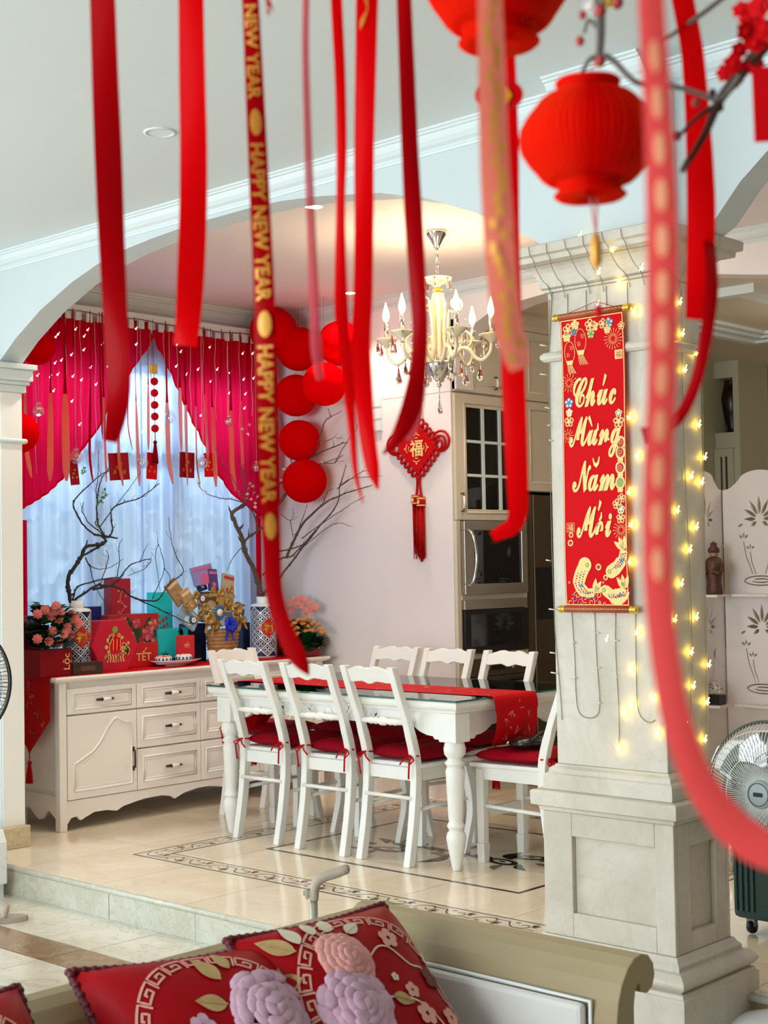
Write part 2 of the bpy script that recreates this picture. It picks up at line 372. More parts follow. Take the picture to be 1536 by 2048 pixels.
# ---- inlaid border and medallion in the platform floor
bo = thing('floor_inlay', 'inlaid marble border and black scroll medallion set in the dining floor', 'floor inlay', (-4.45, 5.3, 0))
zz = .0006
X0, X1, Y0, Y1 = -5.633, -3.16, 4.268, 6.33; ic = hz(351, 1707, 0); bw = .135
def frame_strip(x0, x1, y0, y1, wd, m, name, h):
    for a in ((x0, x1, y0, y0+wd), (x0, x1, y1-wd, y1), (x0, x0+wd, y0+wd, y1-wd), (x1-wd, x1, y0+wd, y1-wd)):
        MB().box(a[0], a[1], a[2], a[3], -.004, h).build(name, m, bo)
frame_strip(X0, X1, Y0, Y1, bw, M_band, 'border_band', zz)
frame_strip(X0, X1, Y0, Y1, .008, M_ink, 'border_line', zz*2)
frame_strip(X0+bw-.008, X1-bw+.008, Y0+bw-.008, Y1-bw+.008, .008, M_ink, 'border_line', zz*2)
frame_strip(-5.231, -3.70, 4.752, 5.86, .018, M_ink, 'medallion_line', zz*2)
mb = MB(); mf = MB()
def scroll_run(p, d, n):   # p centre line start, d unit direction
    nx = V((-d.y, d.x)); st = .155
    for i in range(n):
        sgn = 1 if i % 2 else -1; c = p+d*(st*(i+.5))
        fn = lambda a, b: (c.x+d.x*a+nx.x*b*sgn, c.y+d.y*a+nx.y*b*sgn, zz*2.5)
        pts = [(-.078, -.03), (-.05, .012), (-.015, .034), (.02, .022), (.03, -.004), (.012, -.02), (-.008, -.008)]
        pts = [tuple(q)[:2] for q in catmull([(a, b, 0) for a, b in pts], 4)]
        add_stroke(mb, pts, .0055, fn)
        add_stroke(mb, [tuple(q)[:2] for q in catmull([(.0, .036, 0), (.04, .028, 0), (.078, .03, 0)], 4)], .0045, fn)
        for k in range(3): mf.poly(drop(.035, -.02, .034, .02, -1.2+k*.9), fn)
        mf.poly(ell(-.04, -.03, .012, .008), fn)
scroll_run(V((X0+.02, Y0+bw/2)), V((1, 0)), 15); scroll_run(V((X0+.02, Y1-bw/2)), V((1, 0)), 15)
scroll_run(V((X0+bw/2, Y0+bw)), V((0, 1)), 11); scroll_run(V((X1-bw/2, Y0+bw)), V((0, 1)), 11)
tag(mb.build('scroll_vine', M_ink, bo), kind='stuff'); tag(mf.build('inlay_blossom', M_inkb, bo), kind='stuff')
def med(cx, cy, s):
    fl = lambda a, b: (cx+a*s, cy+b, zz*2.5)
    for out, m in [(drop(-.02, .0, .17, .07, 1.9, curl=.03), M_ink), (ell(.03, .09, .085, .045, 18, .3), M_ink), (ell(-.02, -.06, .095, .05, 18, -.2), M_ink),
                   (drop(.10, .05, .13, .045, .5, curl=.02), M_ink), (drop(.12, .0, .14, .045, -.1), M_inkb), (drop(.08, -.06, .13, .045, -.7, curl=-.02), M_ink), (drop(.02, -.11, .12, .045, -1.2, curl=-.02), M_inkb),
                   (drop(.06, .14, .12, .04, 1.0, curl=.02), M_inkb)]:
        MB().poly(out, fl).build('inlay_petal', m, bo)
    f2 = lambda a, b: (cx+a*s, cy+b, zz*3.2)
    for e in (ell(.03, .09, .05, .022, 14, .3), ell(-.02, -.06, .058, .026, 14, -.2)): MB().poly(e, f2).build('inlay_eye', M_band, bo)
    f3 = lambda a, b: (cx+a*s, cy+b, zz*3.8)
    for e in (ell(.03, .09, .02, .010, 10, .3), ell(-.02, -.06, .022, .011, 10, -.2)): MB().poly(e, f3).build('inlay_pupil', M_ink, bo)
med(-4.13, 5.27, 1); med(-4.77, 5.17, -1)
fl = lambda a, b: (-4.45+a, 5.22+b, zz*2.5)
for out, m in [([(-.1, -.05), (.0, -.08), (.1, -.03), (.06, .06), (-.06, .05)], M_inkb), (ell(-.14, .03, .07, .03), M_ink), (ell(.15, .02, .07, .03), M_ink), (drop(-.02, .05, .2, .06, 1.4, curl=.03), M_ink), (drop(.02, -.06, .2, .06, -1.7, curl=.03), M_ink)]:
    MB().poly(out, fl).build('inlay_petal', m, bo)
MB().poly(ell(0, 0, .05, .035), lambda a, b: (-4.45+a, 5.22+b, zz*3.2)).build('inlay_eye', M_band, bo)

# ---- arch wall between living room and dining room
A1 = [(-6.23, 2.375), (-6.205, 2.393), (-6.08, 2.478), (-5.867, 2.589), (-5.613, 2.684), (-5.415, 2.737), (-5.211, 2.772), (-5.029, 2.788), (-4.85, 2.799), (-4.641, 2.806), (-4.375, 2.808),
      (-4.197, 2.803), (-3.971, 2.781), (-3.654, 2.734), (-3.433, 2.674), (-3.202, 2.58), (-3.006, 2.476), (-2.913, 2.418), (-2.80, 2.33)]
A2 = [(-2.42, 2.30), (-2.258, 2.39), (-2.17, 2.489), (-2.075, 2.566), (-1.85, 2.68), (-1.5, 2.79), (-1.0, 2.82), (-.5, 2.79), (0, 2.66), (.4, 2.40)]
def arch_wall(name, x0, x1, arches, ztop, y0, y1, m, legs):
    mb = MB(); fn = lambda a, b, d: (a, d, b); cur = x0
    for A in arches:
        if A[0][0] > cur+.001: mb.box(cur, A[0][0], y0, y1, legs, ztop)
        for (xa, za), (xb, zb) in zip(A, A[1:]): mb.hexa([(xa, y0, za), (xb, y0, zb), (xb, y1, zb), (xa, y1, za)], [(xa, y0, ztop), (xb, y0, ztop), (xb, y1, ztop), (xa, y1, ztop)])
        cur = A[-1][0]
    if cur < x1: mb.box(cur, x1, y0, y1, legs, ztop)
    return struct(mb.build(name, m))
wa = MB(); wa.box(-8, XJ, YA0, YA1, 0, ZD)
for A in (A1, A2):
    for (xa, za), (xb, zb) in zip(A, A[1:]): wa.hexa([(xa, YA0, za), (xb, YA0, zb), (xb, YA1, zb), (xa, YA1, za)], [(xa, YA0, ZD+.05), (xb, YA0, ZD+.05), (xb, YA1, ZD+.05), (xa, YA1, ZD+.05)])
wa.box(-2.80, -2.42, YA0, YA1, 2.30, ZD+.05); wa.box(.4, 4, YA0, YA1, ZL, ZD+.05)
struct(wa.build('wall_arch', M_wall)); BX0 = hy(1113, 420, 3.80).x
struct(MB().box(BX0, -2.39, 3.80, YA0, 2.34, 2.80).build('wall_arch_block', M_wall))
# jamb capital, ring and stone skirting
jm = MB()
for o, z0, z1 in ((.075, 2.345, 2.372), (.055, 2.29, 2.345), (.04, 2.272, 2.29), (.022, 2.235, 2.272)): jm.box(XJ-.3, XJ+o, YA0-o, YA1+o*.6, z0, z1)
jm.tube([(XJ-.3, YA0-.012, 1.995), (XJ+.012, YA0-.012, 1.995), (XJ+.012, YA1+.012, 1.995), (XJ-.3, YA1+.012, 1.995)], .014, 8)
struct(jm.build('trim_4', M_trim, bev=.004))
struct(MB().box(XJ-.3, XJ+.03, YA0-.03, YA1+.012, 0, .105).build('baseboard_left', M_trav, bev=.004))
struct(MB().box(XJ, XJ+.006, YA0+.004, YA1-.004, .106, 2.234).build('trim_13', mat('jamb_white_paint', '#f6f4ee', .5)))
# cornices: profile extruded along a wall
def cornice(name, p0, p1, inward, ztop, prof, m=M_trim):
    p0, p1 = V(p0), V(p1); iv = V((inward[0], inward[1], 0)); mb = MB(); n = len(prof)
    vs = [V((p.x, p.y, 0))+iv*o+V((0, 0, ztop-d)) for p in (p0, p1) for o, d in prof]
    fs = [(i, i+1, n+i+1, n+i) for i in range(n-1)]+[tuple(range(n)), tuple(range(2*n-1, n-1, -1)), (0, n, 2*n-1, n-1)]
    mb.add(vs, fs); return struct(mb.build(name, m))
CP = [(0, .125), (.008, .125), (.012, .112), (.006, .104), (.012, .094), (.03, .082), (.046, .060), (.056, .038), (.058, .030), (.070, .026), (.070, .016), (.082, .012), (.082, 0), (0, 0)]
CPL = [(o*.9, d*.62) for o, d in CP]
cornice('trim_5', (-8, YA0), (BX0, YA0), (0, -1), ZC, CPL)
cornice('trim_6', (BX0, 3.80), (-2.39, 3.80), (0, -1), ZC, CPL); cornice('trim_7', (-2.39, YA0), (4, YA0), (0, -1), ZC, CPL)
struct(MB().box(BX0, -2.39, 3.80, YA0, 2.80, ZC).build('trim_8', M_wall))
cornice('trim_9', (-7, YK), (1.2, YK), (0, -1), ZD, [(o*.8, d*.55) for o, d in CP]); cornice('trim_10', (XW, YA1), (XW, YK), (1, 0), ZD, [(o*1.25, d) for o, d in CP])
cornice('trim_11', (XW, YA1), (-2, YA1), (0, 1), ZD, CPL)
# ceilings
struct(MB().box(-8, 4, -4, YA0, ZC, ZC+.1).build('ceiling', M_ceil))
struct(MB().box(-7.1, 1.3, YA1, YK+.02, ZD, ZD+.1).build('ceiling.001', M_wallw))
kc = struct(MB().box(-7.1, 1.3, YK+.15, 10.6, ZK, ZK+.1).build('ceiling.002', M_kit))
for (x0, x1, y0, y1) in ((-4.9, -3.9, 7.2, 9.0),):
    for k, (o, d) in enumerate(((0, .05), (.09, .035), (.16, .02))):
        fr = MB(); a0, a1, b0, b1 = x0+o, x1-o, y0+o, y1-o; t = .06
        for q in ((a0, a1, b0, b0+t), (a0, a1, b1-t, b1), (a0, a0+t, b0+t, b1-t), (a1-t, a1, b0+t, b1-t)): fr.box(q[0], q[1], q[2], q[3], ZK-d, ZK)
        fr.build('tray_moulding', M_trim, kc)
# far wall with its own flat arch towards the kitchen
A3 = [(-5.385, 2.60), (-5.30, 2.69), (-5.141, 2.762), (-4.9, 2.805), (-4.6, 2.832), (-4.2, 2.832), (-3.9, 2.80), (-3.716, 2.775), (-3.4, 2.725), (-3.1, 2.64), (-2.85, 2.52), (-2.7, 2.38)]
wk = MB(); wk.box(-7.1, -5.962, YK+.004, YK+.16, 0, ZD+.05); wk.box(-5.962, -5.385, YK+.004, YK+.16, 2.36, ZD+.05)
for (xa, za), (xb, zb) in zip(A3, A3[1:]): wk.hexa([(xa, YK, za), (xb, YK, zb), (xb, YK+.16, zb), (xa, YK+.16, za)], [(xa, YK, ZD+.05), (xb, YK, ZD+.05), (xb, YK+.16, ZD+.05), (xa, YK+.16, ZD+.05)])
wk.box(-2.7, 1.3, YK, YK+.16, 0, ZD+.05)
struct(wk.build('wall_back', M_wallw))
struct(MB().box(-7.1, 1.3, 10.4, 10.55, 0, ZD).build('wall_kitchen', M_kit)); struct(MB().box(-6.1, -6.0, YK+.16, 10.4, 0, ZD).build('wall_kitchen_left', M_kit)); struct(MB().box(1.2, 1.3, YA1, 10.5, 0, ZD).build('wall_right', M_kit))
# window wall with opening
wy0, wy1, wz0, wz1 = 4.42, 6.16, .72, 2.62
ww = MB()
for b in ((XW-.18, XW, 3.9, wy0, 0, ZD+.05), (XW-.18, XW, wy1, YK+.16, 0, ZD+.05), (XW-.18, XW, wy0, wy1, 0, wz0), (XW-.18, XW, wy0, wy1, wz1, ZD+.05)): ww.box(*b)
struct(ww.build('wall_left', M_wallw))
wi = struct(MB().box(XW-.12, XW-.05, wy0, wy1, wz0, wz0+.04).build('window_1', M_trim))
for k in range(4):
    y = wy0+(wy1-wy0)*k/3; MB().box(XW-.12, XW-.05, max(wy0, y-.03), min(wy1, y+.03), wz0+.045, wz1-.045).build('window_post', M_trim, wi)
for z in (wz0+.02, 2.08, wz1-.02): MB().box(XW-.11, XW-.06, wy0, wy1, z-.025, z+.025).build('window_rail', M_trim, wi)
for k in range(3):
    for (z0, z1) in ((wz0+.045, 2.055), (2.105, wz1-.045)):
        a = wy0+(wy1-wy0)*k/3+.03; b = wy0+(wy1-wy0)*(k+1)/3-.03; MB().box(XW-.088, XW-.082, a, b, z0, z1).build('pane', M_glass, wi)
# living-room walls behind the camera, with large windows
lw = MB()
for b in ((-8, -4.6, -4.1, -4, ZL, ZC), (-.4, 4, -4.1, -4, ZL, ZC), (-4.6, -.4, -4.1, -4, ZL, .3), (-4.6, -.4, -4.1, -4, 2.65, ZC)): lw.box(*b)
struct(lw.build('wall_front', mat('bounce_dimming_brown', '#7d5f3c', .6)))  # unseen wall, given an invented brown to weaken bounced light
l2 = MB()
for b in ((-8.1, -8, -4, -2.1, ZL, ZC), (-8.1, -8, 2.7, YA1, ZL, ZC), (-8.1, -8, -2.1, 2.7, ZL, .3), (-8.1, -8, -2.1, 2.7, 2.65, ZC)): l2.box(*b)
struct(l2.build('wall_left_living', M_wall))
struct(MB().box(4, 4.1, -4.1, YA1, ZL, ZC).build('wall_right_living', mat('bounce_dimming_brown', '#7d5f3c', .6)))  # out of view; brown made up to darken the pillar's right face
w2 = struct(MB().box(-4.6, -.4, -4.07, -4.03, .3, .34).build('window_2', M_trim))
for x in (-4.58, -3.2, -1.8, -.42): MB().box(x-.025, x+.025, -4.07, -4.03, .3, 2.65).build('window_post', M_trim, w2)
MB().box(-4.6, -.4, -4.055, -4.05, .34, 2.65).build('pane', M_glass, w2)
w3 = struct(MB().box(-8.07, -8.03, -2.1, 2.7, .3, .34).build('window_3', M_trim))
for y in (-2.08, -.5, 1.1, 2.68): MB().box(-8.07, -8.03, y-.025, y+.025, .3, 2.65).build('window_post', M_trim, w3)
MB().box(-8.055, -8.05, -2.1, 2.7, .34, 2.65).build('pane', M_glass, w3)
# garden beyond the dining window
struct(MB().box(-16, -7.2, 0, 12, -.4, -.3).build('floor.002', mat('garden_ground', '#7d8a6a', .9)))
rnd = random.Random(3)
gb = MB()
for i in range(2600):
    y = rnd.uniform(3.0, 13.5); z = rnd.uniform(-.3, 2.3+.5*sin(y*1.3)+.3*sin(y*3.1)); x = -13.2+rnd.uniform(-.6, .6); a = rnd.uniform(0, 6.3); r = rnd.uniform(.08, .17)
    gb.add([(x, y+r*cos(a), z+r*sin(a)), (x+.05, y-r*.5*sin(a), z+r*.5*cos(a)), (x, y-r*cos(a), z-r*sin(a)), (x+.03, y+r*.5*sin(a), z-r*.5*cos(a))], [(0, 1, 2, 3)])
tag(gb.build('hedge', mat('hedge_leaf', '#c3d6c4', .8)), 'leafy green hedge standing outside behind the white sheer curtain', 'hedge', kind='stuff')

# ---- recessed downlights
def downlight(loc, r, lit, label):
    t = thing('recessed_downlight', label, 'ceiling light', loc)
    MB().lathe([(r*.78, -.001), (r*.80, -.006), (r, -.004), (r, .0)], loc, 28, cap=False).build('rim', M_trim, t)
    MB().lathe([(0, -.0025), (r*.79, -.0027)], loc, 24, cap=False).build('lens', M_down if lit else M_downo, t)
downlight(tuple(hz(320, 264, ZC)), .058, False, 'unlit round recessed downlight in the living room ceiling')
p = hz(628, 412, ZD); downlight(tuple(p), .05, True, 'lit recessed downlight in the dining ceiling nearest the arch'); spot('downlight_beam', p+V((0, 0, -.03)), 26, (1, .84, .66))
p = hz(700, 585, ZD); downlight(tuple(p), .05, True, 'lit recessed downlight above the red lanterns in the corner'); spot('downlight_beam.001', p+V((0, 0, -.03)), 26, (1, .84, .66))
for i, (x, y, lab) in enumerate(((-5.94, 4.54, 'added unseen downlight brightening the sideboard, behind the arch soffit'), (-4.61, 6.13, 'added unseen downlight above the far chairs, behind the pillar capital'), (-3.3, 4.54, 'added unseen downlight just behind the stone pillar'))):  # hidden downlights, added to brighten the sideboard and dining room
    downlight((x, y, ZD), .05, True, lab); spot('downlight_beam.%03d' % (i+2), (x, y, ZD-.03), 34 if i == 0 else 22, (1, .86, .72))
point('kitchen_lamp', (-3.6, 8.2, 2.5), 9, (1, .86, .68), .12)
# ================================================================ dining table
TX0, TX1, TY0, TY1 = -5.785, -4.12, 4.872, 5.845
tcx, tcy = (TX0+TX1)/2, (TY0+TY1)/2
t = thing('dining_table', 'long white painted dining table with turned legs and a carved apron', 'table', (tcx, tcy, 0))
mb = MB(); mb.sweep_sq([(-.05, .69), (-.022, .693), (-.018, .705), (-.006, .711), (0, .722), (0, .740), (-.006, .7445)], TX0, TX1, TY0, TY1); mb.build('tabletop', M_chair, t)
LP = [(.046, .75), (.046, .60)]
leg_prof = [(.0, 0.), (.017, 0), (.021, .012), (.030, .06), (.041, .115), (.045, .145), (.040, .165), (.030, .178), (.036, .186), (.042, .196), (.036, .206), (.031, .216), (.034, .235), (.041, .40), (.043, .44), (.036, .452), (.034, .456),
            (.045, .468), (.045, .476), (.034, .486), (.032, .492), (.047, .51), (.050, .535), (.044, .56), (.033, .575), (.037, .60)]
for sx in (TX0+.10, TX1-.07):
    for sy in (TY0+.068, TY1-.068):
        b = MB(); b.lathe(leg_prof, (sx, sy, 0), 20); b.box(sx-.05, sx+.05, sy-.05, sy+.05, .565, .692); b.build('leg', M_chair, t, bev=.004)
def apron_out(L):   # scalloped lower edge, symmetrical, in (a, z)
    h = L/2; half = [(-h, .572), (-h+.045, .572), (-h+.055, .585), (-h+.09, .588), (-h+.13, .60), (-h+.17, .622), (-h+.24, .628), (-h+.27, .624)]
    half = [p for p in half if p[0] < -.02]
    return [(-h, .702)]+half+[(-a, z) for a, z in reversed(half)]+[(h, .702)]
for y, s in ((TY0+.055, -1), (TY1-.055, 1)):
    b = MB(); b.prism(apron_out(TX1-TX0-.24), lambda a, z, d: (tcx+a, y+d, z), -.012, .012); b.build('apron', M_chair, t)
    cv = MB(); kindof = 'stuff'
    for m in (-1, 1):
        for (ox, k) in ((.10, 1), (.20, .8), (.29, .6)):
            pts = [(tcx+m*(ox+q[0]), y+s*.013, .655+q[1]) for q in spiral(0, 0, .026*k, .006, 1.2, 1.3, 14)]; cv.tube(pts, .0042*k, 5)
            for lf in (.5, 1.3, 2.4): cv.poly(drop(ox+.02, .0, .05*k, .018, lf), lambda a, b2, m=m: (tcx+m*a, y+s*.015, .655+b2))
    cv.sphere((tcx, y+s*.012, .655), .03, 10, 8, sc=(1, .3, 1)); tag(cv.build('apron_carving', M_chair, t), kind='stuff')
for x in (TX0+.055, TX1-.055):
    b = MB(); b.prism(apron_out(TY1-TY0-.26), lambda a, z, d: (x+d, tcy+a, z), -.012, .012); b.build('apron', M_chair, t)
g = thing('glass_tabletop', 'clear greenish glass sheet lying on the white dining table', 'glass sheet', (tcx, tcy, .7455))
MB().box(TX0-.004, TX1+.004, TY0-.006, TY1+.006, .7455, .753).build('glass_sheet', M_gtop, g)
eb = MB()
for q in ((TX0-.0052, TX1+.0052, TY0-.0072, TY0-.006), (TX0-.0052, TX1+.0052, TY1+.006, TY1+.0072), (TX0-.0052, TX0-.004, TY0-.006, TY1+.006), (TX1+.004, TX1+.0052, TY0-.006, TY1+.006)): eb.box(q[0], q[1], q[2], q[3], .7453, .7532)
eb.build('glass_edge', M_gtope, g)
# red runner along the table, its pointed end hanging at the right over the end chair
def runner_print(mb, fn, L0, L1, wd, n, seed):
    r = random.Random(seed)
    for _ in range(n):
        a = r.uniform(L0, L1); b = r.uniform(-wd*.38, wd*.38); an = r.uniform(0, 6.3)
        for k in range(r.choice((3, 4, 5))):
            an += r.uniform(-.6, .6); q = .02+r.random()*.03; add_stroke(mb, [(a, b), (a+q*.5*cos(an)-.004, b+q*.5*sin(an)), (a+q*cos(an), b+q*sin(an))], [.002, .0035, .001], fn)
            if k == 1: mb.poly(ell(a+q*cos(an+1), b+q*sin(an+1), .006, .004, 7), fn)
M_runp = mat('runner_silver_embroidery', '#d9837b', .4)
RW = .315; RY = 5.26
tr = thing('table_runner', 'red embroidered runner along the dining table with its end hanging down', 'table runner', (tcx, RY, .7535))
path = [(-5.87, .47), (-5.845, .56), (-5.812, .69), (-5.806, .744), (-5.78, .756), (-5.3, .755), (-4.9, .755), (-4.3, .755), (-4.125, .756), (-4.098, .749), (-4.086, .71), (-4.088, .62), (-4.105, .56), (-4.15, .527), (-4.21, .522)]
pp = catmull([(x, 0, z) for x, z in path], 5); cum = [0]
for a, b in zip(pp, pp[1:]): cum.append(cum[-1]+(b-a).length)
def run_at(s):
    s = max(0, min(cum[-1]-1e-6, s))
    for i in range(len(cum)-1):
        if cum[i+1] >= s:
            q = (s-cum[i])/max(1e-9, cum[i+1]-cum[i]); p = pp[i].lerp(pp[i+1], q); tg = (pp[i+1]-pp[i]).normalized(); return p, tg
def run_pt(s, b, off=0.):
    p, tg = run_at(s); nrm = V((-tg.z, 0, tg.x)); wv = .006*sin(b*30+s*9) if (s < .28 or s > cum[-1]-.24) else 0
    q = p+nrm*(off)+V((wv, b+RY, 0)); return q
Lr = cum[-1]
def rwid(s): e = min(s, Lr-s); return RW*(1 if e > .11 else .15+.85*e/.11)
mb = MB(); mb.grid(lambda u, v: run_pt(Lr*u, (v-.5)*rwid(Lr*u)), 110, 10); mb.build('runner_cloth', M_red, tr)
mp = MB(); runner_print(mp, lambda a, b: run_pt(a, b*min(1, rwid(a)/RW), .0013), .1, Lr-.08, RW, 60, 5); tag(mp.build('embroidery', M_runp, tr), kind='stuff')
def tassel(parent, top, L, r, m, seed=1, name='tassel', cap=None):
    b = MB(); x, y, z = top; b.tube([(x, y, z), (x+.001, y, z-L*.33)], r*.13, 5); b.sphere((x, y, z-L*.36), r*.55, 8, 6); rr = random.Random(seed)
    for k in range(14):
        a = 2*pi*k/14; q = r*(.5+.3*rr.random()); b.tube([(x+r*.2*cos(a), y+r*.2*sin(a), z-L*.40), (x+q*.8*cos(a), y+q*.8*sin(a), z-L*.7), (x+q*cos(a), y+q*sin(a), z-L*(.95+.05*rr.random()))], r*.16, 4)
    return b.build(name, cap or m, parent)
pe = run_pt(Lr, 0); tassel(tr, (pe.x-.01, pe.y, pe.z), .21, .022, M_cord, 2)
pe = run_pt(0, 0); tassel(tr, (pe.x, pe.y, pe.z), .18, .02, M_cord, 3)

# ================================================================ chairs: local frame, back at y=0, seat towards +y
CW = .335
def chair(name, label, loc, rz, group, bowed=True, cush=True):
    t = thing(name, label, 'chair', (0, 0, 0), group); h = CW/2
    pf = [(-.035, 0), (.006, .22), (.022, .445), (-.022, .62), (-.076, .76), (-.125, .895)]   # rear post centre (y, z)
    cpf = catmull([(0, a, b) for a, b in pf], 4)
    for s in (-1, 1):
        b = MB(); hw = .0185; n = len(cpf); vs = []
        for i, p in enumerate(cpf):
            d = .021 if p.z < .6 else .018
            vs += [(s*(h-hw)-hw, p.y-d, p.z), (s*(h-hw)+hw, p.y-d, p.z), (s*(h-hw)+hw, p.y+d, p.z), (s*(h-hw)-hw, p.y+d, p.z)]
        fs = [(i*4+k, i*4+(k+1) % 4, (i+1)*4+(k+1) % 4, (i+1)*4+k) for i in range(n-1) for k in range(4)]+[(3, 2, 1, 0), tuple((n-1)*4+k for k in range(4))]
        b.add(vs, fs); b.build('rear_leg', M_chair, t, bev=.004)
        b = MB(); x = s*(h-.022)
        if bowed:
            pts = [(x, .365, .41), (x+s*.012, .385, .30), (x+s*.014, .392, .19), (x+s*.002, .378, .09), (x-s*.010, .362, 0)]; pts = catmull(pts, 3); n = len(pts); vs = []
            for i, p in enumerate(pts):
                d = .021-.005*(i/(n-1)); vs += [(p.x-d, p.y-d, p.z), (p.x+d, p.y-d, p.z), (p.x+d, p.y+d, p.z), (p.x-d, p.y+d, p.z)]
            b.add(vs, [(i*4+k, i*4+(k+1) % 4, (i+1)*4+(k+1) % 4, (i+1)*4+k) for i in range(n-1) for k in range(4)]+[(3, 2, 1, 0), tuple((n-1)*4+k for k in range(4))])
        else:
            b.hexa([(x-.019, .352, 0), (x+.019, .352, 0), (x+.019, .39, 0), (x-.019, .39, 0)], [(x-.022, .349, .085), (x+.022, .349, .085), (x+.022, .393, .085), (x-.022, .393, .085)])
            b.hexa([(x-.018, .353, .085), (x+.018, .353, .085), (x+.018, .389, .085), (x-.018, .389, .085)], [(x-.021, .350, .42), (x+.021, .350, .42), (x+.021, .392, .42), (x-.021, .392, .42)])
        b.build('front_leg', M_chair, t, bev=.003)
    # seat and its rails
    b = MB(); o = [(-h-.002, .03), (h+.002, .03), (h+.022, .41), (-h-.022, .41)]; b.prism(o, lambda a, y, d: (a, y, d), .432, .452); b.build('seat', M_chair, t, bev=.006)
    b = MB(); b.box(-h+.03, h-.03, .018, .04, .375, .432); b.box(-h+.03, h-.03, .372, .394, .375, .432); b.box(-h+.008, -h+.03, .02, .39, .375, .432); b.box(h-.03, h-.008, .02, .39, .375, .432); b.build('seat_rail', M_chair, t)
    # crest rail, wavy on top and bottom
    top = [(-1, .006), (-.86, .008), (-.72, .014), (-.5, .023), (-.34, .025), (-.2, .019), (-.08, .016), (0, .020)]
    top = top+[(-a, z) for a, z in reversed(top[:-1])]
    bot = [(-1, -.050), (-.8, -.051), (-.55, -.047), (-.35, -.044), (-.18, -.050), (-.07, -.056), (0, -.056)]; bot = bot+[(-a, z) for a, z in reversed(bot[:-1])]
    cw = h-.034; NT = 36
    def ev(tab, x):
        for (a0, z0), (a1, z1) in zip(tab, tab[1:]):
            if x <= a1+1e-9: q = (x-a0)/(a1-a0); q = q*q*(3-2*q); return z0+(z1-z0)*q
        return tab[-1][1]
    b = MB(); rows = []
    for i in range(NT+1):
        a = -1+2*i/NT; zt, zb = .872+ev(top, a), .872+ev(bot, a)
        for z, dd in ((zb, -.011), (zb, .011), (zt, .011), (zt, -.011)): rows.append((a*cw, -.125+.37*(.895-z)+.016*a*a-.012+dd, z))
    b.add(rows, [(i*4+k, i*4+(k+1) % 4, i*4+4+(k+1) % 4, i*4+4+k) for i in range(NT) for k in range(4)]+[(3, 2, 1, 0), (NT*4, NT*4+1, NT*4+2, NT*4+3)], 0, False); b.build('crest_rail', M_chair, t, bev=.003)
    # carved lower back rail
    b = MB(); prof = [(.0115, -h+.035), (.0125, -.09), (.017, -.075), (.013, -.06), (.017, -.045), (.011, -.03), (.020, -.012), (.020, .012), (.011, .03), (.017, .045), (.013, .06), (.017, .075), (.0125, .09), (.0115, h-.035)]
    b.lathe(prof, (0, -.030, .64), 10, M=Matrix.Rotation(pi/2, 3, 'Y')); b.build('back_rail', M_chair, t)
    for s in (-1, 1):
        b = MB(); b.tube([(s*(h-.02), .0, .245), (s*(h-.02), .375, .255)], .0095, 6); b.build('stretcher', M_chair, t)
    b = MB(); b.tube([(-h+.02, -.005, .30), (h-.02, -.005, .30)], .0095, 6); b.build('stretcher', M_chair, t)
    if not bowed: MB().box(-h+.03, h-.03, .36, .382, .20, .245).build('front_stretcher', M_chair, t)
    if cush:
        b = MB()
        def cf(u, v, s):
            a = (u-.5)*2; c = (v-.5)*2; e = max(0, (1-a**4))*max(0, (1-c**4)); puff = .034*e**.5*(1+.10*cos(a*5)*cos(c*5))-.014*math.exp(-((a*a+c*c)/.05))*(1 if s > 0 else 0)
            return (a*(.165+.02*v), .038+v*.36, .482+s*puff)
        b.grid(lambda u, v: cf(u, v, 1), 16, 16); b.grid(lambda u, v: cf(u, v, -.85), 16, 16); b.build('seat_cushion', M_cush, t)
        for s in (-1, 1):
            b = MB(); x = s*(h-.018); b.tube([(x-s*.03, .05, .485), (x-s*.012, -.01, .492), (x+s*.022, .012, .490), (x, .052, .487)], .0042, 5)
            b.tube([(x, -.008, .49), (x-s*.035, -.03, .47), (x-s*.055, -.025, .45)], .004, 5); b.tube([(x, -.008, .49), (x+s*.01, -.034, .46), (x+s*.002, -.03, .39)], .0045, 5); b.tube([(x, -.01, .49), (x+s*.03, -.025, .475), (x+s*.01, -.032, .455)], .004, 5)
            b.build('cushion_tie', M_cord, t)
    t.location = loc; t.rotation_euler = (0, 0, rz); return t
def place_chair(src, label, loc, rz, group):
    c = copy_tree(src); c.location = loc; c.rotation_euler = (0, 0, rz); c['label'] = label; c['group'] = group; return c
near = [(-5.415, 'left'), (-4.957, 'middle'), (-4.553, 'right')]
gN, gF, gE = 'chairs along the near side of the table', 'chairs along the far side of the table', 'chairs at the table ends'
YN = 4.905
ch0 = chair('dining_chair', 'white dining chair on the near side of the table, closest to the sideboard', (near[0][0], YN, 0), 0, gN)
place_chair(ch0, 'white dining chair in the middle of the near row, its back to the camera', (near[1][0], YN-.01, 0), .01, gN)
place_chair(ch0, 'white dining chair on the near side next to the table leg by the pillar', (near[2][0], YN-.005, 0), -.015, gN)
YF = 5.865
place_chair(ch0, 'white dining chair on the far side, in front of the wall panel seam', (-5.50, YF+.02, 0), pi, gF)
place_chair(ch0, 'white dining chair in the middle of the far row, facing the camera', (-5.10, YF, 0), pi+.01, gF)
place_chair(ch0, 'bright white dining chair on the far side, in front of the ovens', (-4.68, YF-.01, 0), pi, gF)
che = chair('dining_chair', 'white dining chair at the right table end beside the stone pillar, holding a bag', (-3.845, 5.305, 0), pi/2, gE, bowed=False)
place_chair(che, 'white dining chair at the left table end in front of the sideboard', (-6.09, 5.41, 0), -pi/2, gE)
